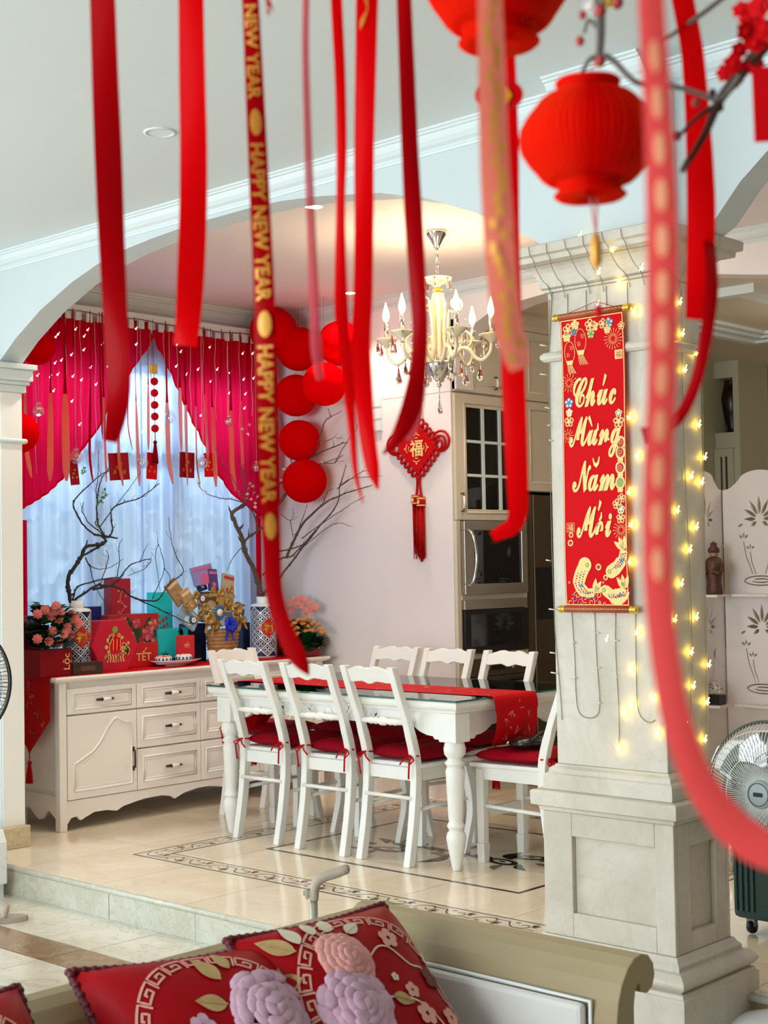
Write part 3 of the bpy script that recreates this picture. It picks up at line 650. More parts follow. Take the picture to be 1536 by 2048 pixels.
# black bag on the end chair
t = thing('handbag', 'small black glossy handbag lying on the right end chair under the runner', 'bag', (-4.02, 5.27, .515))
MB().sphere((-4.02, 5.25, .545), .1, 14, 10, sc=(.8, 1.0, .30)).build('bag_body', mat('black_leather', '#151215', .25, coat=.3), t)
MB().tube(catmull([(-3.95, 5.17, .56), (-3.90, 5.20, .60), (-3.89, 5.28, .60), (-3.94, 5.33, .56)], 4), .007, 6).build('strap', M_black, t)
MB().sphere((-4.06, 5.155, .548), .008, 8, 6).build('clasp', M_chrome, t)

# ================================================================ sideboard
SX, SXB, SY0, SY1, SZ = -6.39, -6.80, 4.385, 6.30, .768
t = thing('sideboard', 'cream lacquered sideboard with panelled drawers and scalloped base under the window', 'sideboard', (-6.62, 5.34, 0))
b = MB(); b.box(SXB, SX-.02, SY0+.02, SY1-.02, .115, SZ); b.build('carcass', M_cream, t)
b = MB(); b.sweep_sq([(0, SZ), (.012, SZ+.004), (.026, SZ+.012), (.030, SZ+.022), (.026, SZ+.030)], SXB, SX, SY0-.01, SY1+.01); b.build('worktop', M_cream, t)
for y in (SY0, SY1-.045):
    for x in (SX-.045, SXB): MB().box(x, x+.045, y, y+.045, 0, SZ).build('post', M_cream, t, bev=.004)
def scallop(L, z1, zlo):
    h = L/2; half = [(-h+a, zlo+b) for a, b in ((0, 0), (.025, .03), (.06, .036), (.085, .012), (.11, .022), (.17, .043), (.25, .043), (.315, .030), (.36, .05), (.5, .072), (.62, .074), (.69, .06), (.71, .045), (.73, .052), (.78, .07), (.88, .084))]
    half = [p for p in half if p[0] < -.01]; return [(-h, z1)]+half+[(-a, z) for a, z in reversed(half)]+[(h, z1)]
b = MB(); yc = (SY0+SY1)/2; b.prism(scallop(SY1-SY0-.09, .155, .035), lambda a, z, d: (SX-.012+d, yc+a, z), -.012, .008); b.build('base_skirt', M_cream, t)
def scallop2(L, z1, zlo): return [(-L/2, z1), (-L/2, zlo+.03), (-L*.38, zlo+.065), (-L*.33, zlo+.055), (-L*.28, zlo+.068), (-L*.12, zlo+.03), (0, zlo+.008), (L*.12, zlo+.015), (L*.2, zlo+.05), (L*.3, zlo+.062), (L*.36, zlo+.05), (L/2, zlo+.02), (L/2, z1)]
b = MB(); xc = (SX+SXB)/2; b.prism(scallop2(SX-SXB-.09, .18, .04), lambda a, z, d: (xc+a, SY0+.010+d, z), -.004, .012); b.build('side_skirt', M_cream, t)
b = MB(); b.box(SXB+.06, SX-.055, SY0+.012, SY0+.018, .20, SZ-.03); b.build('side_panel', M_cream, t, bev=.004)
def handle_h(parent, y, z):   # porcelain drawer pull, horizontal
    x = SX+.026; hd = MB(); R = Matrix.Rotation(-pi/2, 3, 'X')
    hd.lathe([(.003, -.055), (.008, -.052), (.004, -.046), (.009, -.038), (.006, -.030), (.011, -.020), (.006, -.014)], (x, y, z), 8, 0, M=R)
    hd.lathe([(.006, -.014), (.011, -.006), (.012, .008), (.010, .022), (.011, .034), (.005, .038)], (x, y, z), 8, 1, M=R)
    hd.lathe([(.005, .038), (.008, .044), (.004, .050), (.006, .054), (.002, .057)], (x, y, z), 8, 0, M=R)
    for q in (-.036, .040): hd.tube([(SX+.006, y+q, z), (x, y+q, z)], .004, 6)
    hd.build('handle', [M_bronze, M_porc], parent)
def front_panel(name, y0, y1, z0, z1, arch=False):
    o = MB().box(SX-.016, SX+.004, y0+.002, y1-.002, z0+.002, z1-.002).build(name, M_cream, t, bev=.003)
    m = .045 if z1-z0 > .2 else .028; my = .038
    a0, a1, c0, c1 = y0+my, y1-my, z0+m, z1-m
    if arch:   # cathedral panel rising from left to right
        out = [(a0, c0), (a1, c0), (a1, c1), (a1-.05, c1), (a1-.12, c1+.0), (a1-.17, c1-.03), (a1-.22, c1-.10), (a1-.27, c1-.16), (a1-.31, c1-.18), (a0, c1-.20)]
        sm = [(a0, c0), (a1, c0)]+[tuple(q)[:2] for q in catmull([(a1, c1-.02, 0), (a1-.05, c1-.012, 0), (a1-.10, c1+.012, 0), (a1-.15, c1-.03, 0), (a1-.20, c1-.10, 0), (a1-.25, c1-.15, 0), (a1-.30, c1-.175, 0), (a0, c1-.21, 0)], 4)]
        pts = [(SX+.004, a, z) for a, z in sm]+[(SX+.004, sm[0][0], sm[0][1])]
        b2 = MB(); b2.tube(pts, .006, 6); b2.tube([(SX+.003, a+(.016 if a < (a0+a1)/2 else -.016), z+(.016 if z < (c0+c1)/2-.1 else -.016)) for _, a, z in pts], .003, 5); b2.build('panel_moulding', M_cream, o)
    else:
        b2 = MB()
        for k, (q, r) in enumerate(((0, .0055), (.014, .003))):
            pts = [(SX+.004, a0+q, c0+q), (SX+.004, a1-q, c0+q), (SX+.004, a1-q, c1-q), (SX+.004, a0+q, c1-q), (SX+.004, a0+q, c0+q)]; b2.tube(pts, r, 6)
        b2.build('panel_moulding', M_cream, o)
    return o
d1, d2, d3, ya, yb = 4.88, 5.325, 5.77, SY0+.047, SY1-.047
def vhandle(o, y):
    hb = MB(); hb.tube([(SX+.006, y, .375), (SX+.022, y, .378), (SX+.024, y, .33), (SX+.022, y, .285), (SX+.006, y, .288)], .0055, 6)
    for z in (.388, .275): hb.sphere((SX+.008, y, z), .009, 8, 6, sc=(.6, 1, 1))
    hb.build('handle', M_bronze, o)
for (a, c, yh) in ((ya, d1-.001, d1-.03), (d3+.001, yb, d3+.03)):
    o = front_panel('drawer', a, c, .598, .735); handle_h(o, (a+c)/2, .668)
    o = front_panel('door', a, c, .157, .594, True); vhandle(o, yh)
for (a, c) in ((d1+.001, d2), (d2+.001, d3)):
    for z0, z1 in ((.598, .735), (.382, .594), (.157, .378)):
        o = front_panel('drawer', a, c, z0, z1); handle_h(o, (a+c)/2+.01, (z0+z1)/2)
ST = SZ+.0305   # top of the sideboard
# red runner on the sideboard: lies along the top, pointed end hanging at the left with a tassel
t = thing('sideboard_runner', 'red embroidered runner covering the sideboard top, pointed end hanging at left', 'table runner', (-6.6, 5.34, ST))
b = MB(); rx0, rx1 = -6.78, -6.405
b.box(rx0, rx1, SY0-.012, SY1+.01, ST+.0005, ST+.0025)
yh = SY0-.0425
def hang(u, v):
    zt = ST-.40*v; half = (rx1-rx0)/2*(1 if v < .55 else max(.02, 1-(v-.55)/.45)); xc = (rx0+rx1)/2
    return (xc+(u-.5)*2*half, yh-.004*sin(u*9)*v-.004, zt)
b.grid(hang, 14, 20); b.grid(lambda u, v: (rx0+(rx1-rx0)*u, SY0-.012-(.0345)*v, ST+.0022-.003*v*v), 4, 3)
b.build('runner_cloth', M_red, t)
m2 = MB(); runner_print(m2, lambda a, q: ((rx0+rx1)/2+q, yh-.0065, ST-.03-a), .0, .24, .34, 12, 9); m2.build('embroidery', M_runp, t)
tassel(t, ((rx0+rx1)/2, yh-.006, ST-.39), .17, .024, M_cord, 6)
# ================================================================ kitchen
KX = -5.40; KY0, KY1 = 6.42, 7.075
t = thing('kitchen_cabinet', 'tall beige kitchen cabinet with glazed door above the wine cooler and ovens', 'cabinet', (-5.68, 6.75, 0))
b = MB()
for q in ((-5.96, KX-.02, KY0, KY0+.022, 0, 2.345), (-5.96, KX-.02, KY1-.022, KY1, 0, 2.345), (-5.96, -5.94, KY0+.022, KY1-.022, 0, 2.345), (-5.94, KX-.02, KY0+.022, KY1-.022, 2.315, 2.345),
          (-5.94, KX-.02, KY0+.022, KY1-.022, 1.60, 1.625), (-5.94, KX-.02, KY0+.022, KY1-.022, 1.145, 1.17), (-5.94, KX-.02, KY0+.022, KY1-.022, .80, .825), (-5.94, KX-.02, KY0+.022, KY1-.022, .0, .2)): b.box(*q)
b.build('carcass', M_kit, t)
MB().box(-5.966, KX-.02, KY0-.008, KY0-.001, 0, 2.345).build('side_panel', M_wallw, t); MB().box(-5.966, KX-.02, KY0-.006, KY0-.001, 2.349, 2.90).build('side_panel', M_wallw, t)
MB().box(-5.96, KX-.02, KY0, KY1, 2.347, 2.77).build('upper_carcass', M_kit, t)
b = MB(); b.box(KX-.02, KX, KY0, KY0+.035, 0.2, 1.60); b.box(KX-.02, KX, KY1-.025, KY1, .2, 1.60); b.box(KX-.02, KX+.004, KY0+.035, KY1-.025, 1.14, 1.17); b.box(KX-.02, KX, KY0+.035, KY1-.025, .795, .828); b.build('face_frame', M_kit, t)
dr = MB(); y0, y1, z0, z1 = KY0+.004, KY1-.004, 1.604, 2.338; gy0, gy1, gz0, gz1 = 6.522, 7.0, 1.667, 2.262
for q in ((y0, y1, z0, gz0), (y0, y1, gz1, z1), (y0, gy0, gz0, gz1), (gy1, y1, gz0, gz1)): dr.box(KX-.018, KX+.002, *q)
dr = dr.build('glazed_door', M_kit, t)
b = MB(); b.tube([(KX+.003, gy0-.02, gz0-.02), (KX+.003, gy1+.02, gz0-.02), (KX+.003, gy1+.02, gz1+.02), (KX+.003, gy0-.02, gz1+.02), (KX+.003, gy0-.02, gz0-.02)], .006, 6); b.build('door_moulding', M_kit, dr)
for k in (1, 2):
    y = gy0+(gy1-gy0)*k/3; MB().box(KX-.014, KX, y-.011, y+.011, gz0, gz1).build('glazing_bar', M_trim, dr)
    z = gz0+(gz1-gz0)*k/3
    for j in range(3): MB().box(KX-.013, KX-.001, gy0+(gy1-gy0)*j/3+.0115, gy0+(gy1-gy0)*(j+1)/3-.0115, z-.008, z+.008).build('glazing_bar', M_trim, dr)
for j in range(3):
    for k in range(3):
        MB().box(KX-.012, KX-.009, gy0+(gy1-gy0)*j/3+.011, gy0+(gy1-gy0)*(j+1)/3-.011, gz0+(gz1-gz0)*k/3+.008, gz0+(gz1-gz0)*(k+1)/3-.008).build('pane', M_gcab, dr)
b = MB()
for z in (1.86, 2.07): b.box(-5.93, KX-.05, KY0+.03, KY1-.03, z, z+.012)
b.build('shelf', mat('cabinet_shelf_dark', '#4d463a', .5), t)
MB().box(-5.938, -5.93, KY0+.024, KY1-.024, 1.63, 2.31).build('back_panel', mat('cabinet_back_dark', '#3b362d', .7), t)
def vpull(parent, y, z, s=1.):
    b = MB(); b.tube([(KX+.002, y, z+.05*s), (KX+.02, y, z+.053*s), (KX+.024, y, z+.035*s)], .004, 6, 0); b.tube([(KX+.024, y, z+.035*s), (KX+.027, y, z), (KX+.024, y, z-.035*s)], .0075, 8, 1); b.tube([(KX+.024, y, z-.035*s), (KX+.02, y, z-.053*s), (KX+.002, y, z-.05*s)], .004, 6, 0)
    b.build('handle', [M_bronze, M_porc], parent)
vpull(dr, KY0+.045, 1.705)
ud = MB().box(KX-.018, KX+.002, y0, y1, 2.352, 2.765).build('upper_door', M_kit, t)
b = MB(); b.tube([(KX+.003, y0+.05, 2.40), (KX+.003, y1-.05, 2.40), (KX+.003, y1-.05, 2.715), (KX+.003, y0+.05, 2.715), (KX+.003, y0+.05, 2.40)], .006, 6); b.build('door_moulding', M_kit, ud); vpull(ud, KY1-.28, 2.42, .7)
# fridge cabinet and crown over both
t2 = thing('kitchen_cabinet', 'beige wall cabinet above the dark fridge, partly hidden by the pillar', 'cabinet', (-5.68, 7.6, 1.8))
MB().box(-5.96, KX-.02, KY1+.004, 8.2, 1.785, 2.77).build('carcass', M_kit, t2)
for (a, c) in ((KY1+.006, 7.62), (7.625, 8.18)):
    for z0, z1 in ((1.79, 2.335), (2.345, 2.765)):
        o = MB().box(KX-.018, KX+.002, a, c, z0, z1).build('cabinet_door', M_kit, t2)
        b = MB(); b.tube([(KX+.003, a+.05, z0+.05), (KX+.003, c-.05, z0+.05), (KX+.003, c-.05, z1-.05), (KX+.003, a+.05, z1-.05), (KX+.003, a+.05, z0+.05)], .006, 6); b.build('door_moulding', M_kit, o)
cornice('trim_12', (KX-.02, 8.2), (KX-.02, KY0+.17), (1, 0), 2.859, [(0, .088), (.012, .088), (.02, .06), (.05, .03), (.075, .016), (.075, 0), (0, 0)], M_kit)
t = thing('fridge', 'tall dark bronze fridge beside the ovens, seen left of the pillar', 'fridge', (-5.7, 7.6, 0))
M_fr = mat('dark_bronze_steel', '#5a4e3e', .35, metal=.6)
MB().box(-5.96, KX-.06, KY1+.01, 8.15, 0, 1.77).build('body', M_black, t)
MB().box(KX-.06, KX-.005, KY1+.012, KY1+.075, .02, 1.765).build('side_trim', M_fr, t)
o = MB().box(KX-.06, KX, KY1+.08, 7.6, .02, 1.765).build('door', M_fr, t, bev=.004); MB().tube(catmull([(KX+.004, 7.56, 1.2), (KX+.05, 7.56, 1.15), (KX+.055, 7.56, .9), (KX+.05, 7.56, .65), (KX+.004, 7.56, .6)], 4), .011, 8).build('handle', M_steel, o)
MB().box(KX, KX+.003, 7.17, 7.38, 1.0, 1.32).build('dispenser', M_black, o)
MB().box(KX-.06, KX, 7.61, 8.14, .02, 1.765).build('door', M_fr, t, bev=.004)
MB().box(KX-.002, KX+.002, KY1+.072, KY1+.079, .02, 1.765).build('edge_strip', M_chrome, t)
# wine cooler
t = thing('wine_cooler', 'built-in steel wine cooler with glass door and curved handle, above the oven', 'wine cooler', (-5.6, 6.75, 1.172))
cy0, cy1, cz0, cz1 = KY0+.037, KY1-.027, 1.1715, 1.598
b = MB()
for q in ((-5.9, KX-.005, cy0, cy0+.015, cz0, cz1), (-5.9, KX-.005, cy1-.015, cy1, cz0, cz1), (-5.9, KX-.005, cy0+.015, cy1-.015, cz0, cz0+.015), (-5.9, KX-.005, cy0+.015, cy1-.015, cz1-.015, cz1), (-5.9, -5.885, cy0+.015, cy1-.015, cz0+.015, cz1-.015)): b.box(*q)
b.build('body', mat('cooler_liner', '#2c2f2a', .5), t)
d = MB(); g0, g1, h0, h1 = cy0+.085, cy1-.055, cz0+.06, cz1-.055
for q in ((cy0, cy1, cz0, h0), (cy0, cy1, h1, cz1), (cy0, g0, h0, h1), (g1, cy1, h0, h1)): d.box(KX-.003, KX+.03, *q)
d = d.build('door_frame', M_steel, t, bev=.003)
MB().box(KX+.012, KX+.018, g0, g1, h0, h1).build('pane', M_gdark, d)
MB().tube(catmull([(KX+.03, cy0+.03, cz1-.05), (KX+.065, cy0+.035, cz1-.09), (KX+.075, cy0+.05, (cz0+cz1)/2), (KX+.065, cy0+.035, cz0+.09), (KX+.03, cy0+.03, cz0+.05)], 5), .010, 8).build('handle', M_chrome, d)
for k in range(3): 
    z = h0+.075+k*.082; MB().box(KX-.02, KX-.008, g0+.002, g1-.002, z, z+.016).build('rack', mat('cooler_rack', '#8f968a', .4, metal=.5), t)
for k in range(4):
    for j in range(2):
        if (k+j) % 3 == 2: continue
        tt = thing('wine_bottle', 'dark wine bottle lying in the wine cooler, %s rack, %s side' % (('lowest', 'second', 'third', 'top')[k], ('left', 'right')[j]), 'bottle', (-5.6, 6.63+.22*j, h0+.02+k*.082), 'bottles lying in the wine cooler')
        R = Matrix.Rotation(pi/2, 3, 'Y'); MB().lathe([(0, -.18), (.034, -.175), (.036, .03), (.03, .06), (.013, .09), (.012, .15), (.014, .152), (.014, .165), (0, .166)], (-5.6, 6.63+.22*j, h0+.026+k*.082), 12, M=R).build('glass_bottle', mat('bottle_glass', '#1c2a1c', .1, coat=.4), tt)
        MB().lathe([(.0145, .12), (.0148, .166), (0, .168)], (-5.6, 6.63+.22*j, h0+.026+k*.082), 12, M=R).build('capsule', M_goldp, tt)
# ovens
def oven(label, z0, z1, panel_top):
    t = thing('oven', label, 'oven', (-5.6, 6.75, z0)); MB().box(-5.9, KX-.004, cy0, cy1, z0, z1).build('body', M_black, t)
    hz0 = z1-.055 if panel_top else z1-.10
    c = MB().box(KX-.003, KX+.022, cy0, cy1, hz0, z1).build('control_panel', M_fr if not panel_top else M_steel, t, bev=.002)
    d = MB().box(KX-.003, KX+.022, cy0, cy1, z0, hz0-.004).build('door', M_black if panel_top else M_fr, t, bev=.002)
    MB().box(KX+.022, KX+.0235, cy0+.05, cy1-.05, z0+.04, hz0-.03).build('door_glass', mat('oven_black_glass', '#05060a', .06, coat=.5), d)
    if not panel_top:
        MB().box(KX+.022, KX+.0235, (cy0+cy1)/2-.06, (cy0+cy1)/2+.06, hz0+.03, z1-.03).build('display', M_black, c)
        for q in (-.12, .12): MB().lathe([(.0, .022), (.016, .022), (.018, 0)], (KX+.022, (cy0+cy1)/2+q, (hz0+z1)/2), 14, M=Matrix.Rotation(pi/2, 3, 'Y')).build('knob', M_steel, c)
        MB().tube([(KX+.05, cy0+.06, hz0-.05), (KX+.05, cy1-.06, hz0-.05)], .008, 8).build('handle', M_steel, d)
oven('upper built-in oven with black glass front and steel strip, below the wine cooler', .829, 1.139, True)
oven('lower built-in oven with a display and knobs, behind the bright far chair', .21, .794, False)
# things behind the glazed door
def cup(x, y, z, h, r, col, lab):
    t = thing('glass_goblet', lab, 'glass', (x, y, z), 'glassware in the glazed cabinet'); MB().lathe([(r*.7, 0), (r*.7, .003), (.005, .008), (.004, h*.45), (r*.8, h*.6), (r, h*.8), (r*.85, h), (r*.8, h), (r*.9, h*.8), (0, h*.55)], (x, y, z), 12).build('goblet', M_crys, t)
for k, (y, z, lab) in enumerate(((6.70, 1.872, 'stemmed glass on the middle shelf behind the glazed door'), (6.60, 1.625, 'stemmed glass low in the glazed cabinet, left of the others'), (6.74, 1.625, 'stemmed glass low in the glazed cabinet, centre'), (6.90, 1.625, 'stemmed glass low in the glazed cabinet, right side'), (6.92, 2.082, 'stemmed glass on the top shelf of the glazed cabinet'))): cup(-5.62, y, z, .15, .032, None, lab)
for z, lab in ((2.083, 'blue patterned box on the top shelf behind the cabinet glass'), (1.873, 'blue patterned box on the middle shelf behind the cabinet glass')):
    t = thing('patterned_box', lab, 'box', (-5.55, 6.58, z)); MB().box(-5.62, -5.48, 6.53, 6.63, z, z+.13).build('box_body', mat('blue_pattern_card', '#7396a2', .5, noise=.6, nscale=50), t, bev=.003)
# wall vent beside the seam
t = thing('wall_vent', 'small white louvred vent on the far wall left of the tall cabinet', 'vent', (-6.0, 6.42, 2.2))
pa, pb = hy(745, 793, YK), hy(768, 862, YK); MB().box(pa.x, pb.x, YK-.012, YK, pb.z, pa.z).build('vent_frame', M_trim, t)
for k in range(3): z = pb.z+(pa.z-pb.z)*(k+.5)/3; MB().box(pa.x+.008, pb.x-.008, YK-.018, YK-.012, z-.03, z+.026).build('slat', M_trim, t)

# ================================================================ stone pillar
PX0, PX1, PY0, PY1 = -2.815, -2.404, 3.83, 4.08   # shaft
t = thing('stone_pillar', 'square cream stone pillar with panelled pedestal and flared capital, scroll hung on it', 'pillar', (-2.61, 3.95, ZL))
def sq(name, prof, m=M_stone, bev=.002): return MB().sweep_sq(prof, PX0, PX1, PY0, PY1).build(name, m, t, bev=bev)
sq('plinth', [(.098, ZL), (.098, .058), (.090, .062), (.088, .072)])
n = 8; sq('torus_moulding', [(.085, .0721)]+[(.075+.022*sin(pi*k/n), .074+.052*k/n) for k in range(n+1)]+[(.072, .1262), (.060, .129), (.060, .142), (.05, .152), (.042, .165)], bev=0)
# pedestal with recessed panels: core + frame pieces
pe0, pz0, pz1 = .036, .1652, .555; ox0, ox1, oy0, oy1 = PX0-pe0, PX1+pe0, PY0-pe0, PY1+pe0; rc = .020
MB().box(ox0+rc, ox1-rc, oy0+rc, oy1-rc, pz0, pz1).build('pedestal_core', M_stone, t)
def pframe(name, a0, a1, mk, p0, p1, z0, z1):
    b = MB(); mk(b, a0, p0, pz0, pz1); mk(b, p1, a1, pz0, pz1); mk(b, p0, p1, pz0, z0); mk(b, p0, p1, z1, pz1); return b.build(name, M_stone, t, bev=.003)
fz0, fz1 = .242, .482
pframe('pedestal_front', ox0, ox1, lambda b, u, v, z, q: b.box(u, v, oy0, oy0+rc, z, q), PX0+.075, PX1-.03, fz0, fz1)
pframe('pedestal_back', ox0, ox1, lambda b, u, v, z, q: b.box(u, v, oy1-rc, oy1, z, q), PX0+.07, PX1-.07, fz0, fz1)
pframe('pedestal_side', oy0+rc, oy1-rc, lambda b, u, v, z, q: b.box(ox1-rc, ox1, u, v, z, q), PY0+.055, PY1-.045, fz0-.02, fz1)
pframe('pedestal_side', oy0+rc, oy1-rc, lambda b, u, v, z, q: b.box(ox0, ox0+rc, u, v, z, q), PY0+.05, PY1-.05, fz0, fz1)
sq('pedestal_cap', [(.036, .5552), (.044, .557), (.046, .570), (.064, .575), (.066, .618), (.060, .622), (.034, .6225)])
sq('shaft_base', [(.034, .6227), (.034, .664), (.030, .672), (.022, .676), (.020, .690), (.008, .697), (.004, .703)])
MB().box(PX0, PX1, PY0, PY1, .703, 2.225).build('shaft', M_stone, t, bev=.003)
MB().sweep_sq([(.0, 1.998), (.012, 2.0), (.020, 2.008), (.022, 2.015), (.020, 2.022), (.012, 2.03), (.0, 2.032)], PX0, PX1, PY0, PY1).build('shaft_ring', M_stone, t)
sq('capital', [(.0, 2.2252), (.010, 2.226), (.012, 2.236), (.020, 2.24), (.022, 2.252)]+[(.022+.055*(1-cos(pi/2*k/6))+.004*k/6, 2.252+.06*sin(pi/2*k/6)**.8) for k in range(1, 7)]+[(.086, 2.314), (.088, 2.330), (.104, 2.334), (.106, 2.362), (.100, 2.366)], bev=.0015)

# ---- hanging scroll on the pillar
SYF = PY0-.028
a, c = hy(1120, 640, SYF), hy(1256, 618, SYF); sx0, sx1 = a.x, hy(1260, 1215, SYF).x; sz1, sz0 = hy(1122, 640, SYF).z, hy(1133, 1213, SYF).z
scx = (sx0+sx1)/2; swd = sx1-sx0; sht = sz1-sz0
t = thing('hanging_scroll', 'red hanging scroll with gold script greeting and carp print on the pillar', 'scroll', (scx, SYF, sz0))
def sc_f(off): return lambda u, v: V((scx+u, SYF-off-.004*sin((v-sz0)/sht*pi*2)-.0015*sin((v-sz0)*14), v))
b = MB(); b.grid(lambda u, v: sc_f(0)((u-.5)*swd, sz0+v*sht), 4, 40); b.build('scroll_cloth', mat('scroll_red_cloth', '#cf0510', .6, spec=.1), t)
b = MB(); e = swd/2-.004
add_stroke(b, [(-e, sz0+.004+i*(sht-.008)/30) for i in range(31)], .0028, sc_f(.0012)); add_stroke(b, [(e, sz0+.004+i*(sht-.008)/30) for i in range(31)], .0028, sc_f(.0012)); add_stroke(b, [(-e, sz1-.006), (e, sz1-.006)], .003, sc_f(.0012)); add_stroke(b, [(-e, sz0+.006), (e, sz0+.006)], .003, sc_f(.0012))
tag(b.build('gold_border', M_goldp, t), kind='stuff')
M_rod = mat('rod_brocade', '#a8481e', .5, noise=.5, nscale=90); R90 = Matrix.Rotation(pi/2, 3, 'Y')
for z in (sz1+.008, sz0-.008):
    MB().lathe([(.0, -swd/2-.002), (.0105, -swd/2), (.0105, swd/2), (.0, swd/2+.002)], (scx, SYF, z), 14, M=R90).build('scroll_rod', M_rod, t)
    for s in (-1, 1):
        MB().lathe([(0, 0), (.0115, .001), (.0115, .008), (.008, .011), (.0125, .017), (.0105, .026), (0, .028)], (scx+s*(swd/2+.001), SYF, z), 14, M=Matrix.Rotation(s*pi/2, 3, 'Y')).build('rod_knob', M_gold, t)
    b = MB(); f = lambda a, q: V((scx+a, SYF-.0108-.0002, z+q))
    for k in range(18): add_stroke(b, [(-swd/2+swd*(k+.1+.8*j/6)/18, .0035*sin(pi*j/6)-.001) for j in range(7)], .0011, f)
    tag(b.build('rod_pattern', M_goldp, t), kind='stuff')
pk = hy(1192, 603, SYF); MB().tube([(scx-swd*.36, SYF-.002, sz1+.017), (pk.x, SYF-.002, pk.z), (scx+swd*.36, SYF-.002, sz1+.017)], .0011, 5).build('hanging_cord', M_cord, t)
def pxz(x, y): q = hy(x, y, SYF); return (q.x-scx, q.z)
Mg = M_goldp; M_goldl = mat('gold_outline_dark', '#5d3a12', .5)
def script(word, cx, cy, size, marks):
    b = MB(); f0 = sc_f(.002); k0 = pxz(cx, cy); f = lambda a, q: f0(k0[0]+a*.84, k0[1]+q*1.55+a*.0)
    put_text(b, word, f, size, .018)
    for mk in marks: add_stroke(b, [(p[0]*size, p[1]*size) for p in mk[0]], [wd*size for wd in mk[1]], f)
    tag(b.build('lettering', Mg, t), kind='stuff')
S = .092
script('𝓒𝓱𝓾𝓬', 1188, 782, S, [([(.42, .10), (.50, .22), (.56, .34)], [.05, .09, .12])])
script('𝓜𝓾𝓷𝓰', 1190, 874, S, [([(-.28, .46), (-.20, .36), (-.12, .24)], [.12, .09, .05]), ([(.06, .10), (.16, .18), (.17, .30)], [.06, .1, .04])])
script('𝓝𝓪𝓶', 1188, 952, S*1.04, [([(-.02, .38), (.05, .25), (.14, .22), (.23, .27), (.29, .40)], [.05, .08, .10, .08, .05])])
script('𝓜𝓸𝓲', 1190, 1044, S*1.04, [([(.20, .24), (.27, .34), (.32, .44)], [.05, .09, .12]), ([(.24, .02), (.34, .10), (.35, .20)], [.05, .09, .04])])
# printed ornaments: blossoms, lanterns, fireworks, coins, carp, waves
pr = {'g': MB(), 'r': MB(), 'w': MB(), 'b': MB(), 'n': MB()}; s1, s2, s3 = sc_f(.0012), sc_f(.0017), sc_f(.0022); U = swd/136.   # one photo pixel on the cloth
def flower(x, y, r, col='g', inner='r'):
    cx, cy = pxz(x, y); r *= U
    for k in range(5): a = 2*pi*k/5+.3; pr[col].poly(ell(cx+r*.62*cos(a), cy+r*.62*sin(a), r*.45, r*.45, 9), s1); 
    for k in range(5): a = 2*pi*k/5+.3; pr[inner].poly(ell(cx+r*.64*cos(a), cy+r*.64*sin(a), r*.24, r*.24, 8), s2)
    pr[col].poly(ell(cx, cy, r*.28, r*.28, 8), s3)
for (x, y, r, c, i) in ((1136, 660, 11, 'g', 'r'), (1150, 650, 9, 'g', 'g'), (1133, 674, 9, 'g', 'g'), (1148, 664, 7, 'b', 'r'), (1180, 650, 11, 'g', 'r'), (1188, 652, 9, 'g', 'g'), (1181, 668, 8, 'n', 'g'), (1206, 647, 9, 'g', 'r'), (1217, 645, 9, 'b', 'g'), (1214, 659, 7, 'g', 'g'),
                        (1242, 651, 7, 'g', 'r'), (1137, 806, 9, 'b', 'w'), (1138, 825, 7, 'w', 'g'), (1138, 843, 10, 'g', 'r'), (1237, 826, 7, 'w', 'n'), (1237, 843, 11, 'g', 'r'), (1244, 996, 8, 'g', 'r'), (1235, 1008, 9, 'g', 'r'), (1243, 1018, 8, 'w', 'n'), (1243, 1036, 9, 'g', 'r')): flower(x, y, r, c, i)
def burst(x, y, r, n):
    cx, cy = pxz(x, y); r *= U
    for k in range(n):
        a = 2*pi*k/n
        for q0, q1 in ((.25, .55), (.62, 1.)): add_stroke(pr['g'], [(cx+r*q0*cos(a), cy+r*q0*sin(a)), (cx+r*q1*cos(a+.05), cy+r*q1*sin(a+.05))], [.0008, .0016], s1)
burst(1225, 677, 19, 18); burst(1137, 766, 17, 14); burst(1136, 872, 13, 12); burst(1244, 1060, 17, 16)
def lantern_print(x, y, w, h):
    cx, cy = pxz(x, y); w *= U; h *= U
    o = ell(cx, cy, w, h, 18); add_stroke(pr['g'], o+[o[0]], .0016, s1)
    for k in range(2): add_stroke(pr['g'], spiral(cx+(-1)**k*w*.35, cy+h*(.35-.6*k), .001, w*.4, 0, 1.4, 14), .0011, s1)
    pr['g'].poly([(cx-w*.7, cy-h*.75), (cx+w*.7, cy-h*.75), (cx+w*.5, cy-h*1.15), (cx-w*.5, cy-h*1.15)], s2)
    for k in range(5): add_stroke(pr['g'], [(cx+w*(-.4+.2*k), cy-h*1.2), (cx+w*(-.35+.28*k), cy-h*1.6), (cx+w*(-.1+.32*k), cy-h*1.95)], .0022, s1)
lantern_print(1160, 682, 12, 22); lantern_print(1138, 705, 11, 20)
def seal(x, y, w, full):
    cx, cy = pxz(x, y); w *= U; o = [(cx-w, cy-w), (cx+w, cy-w), (cx+w, cy+w), (cx-w, cy+w)]
    if full: pr['g'].poly(o, s1)
    else: add_stroke(pr['g'], o+[o[0]], .0014, s1)
    put_text(pr['r' if full else 'g'], '福', lambda a, q: s2(cx+a, cy+q), w*1.7)
seal(1236, 708, 8, True); seal(1143, 1055, 8, False)
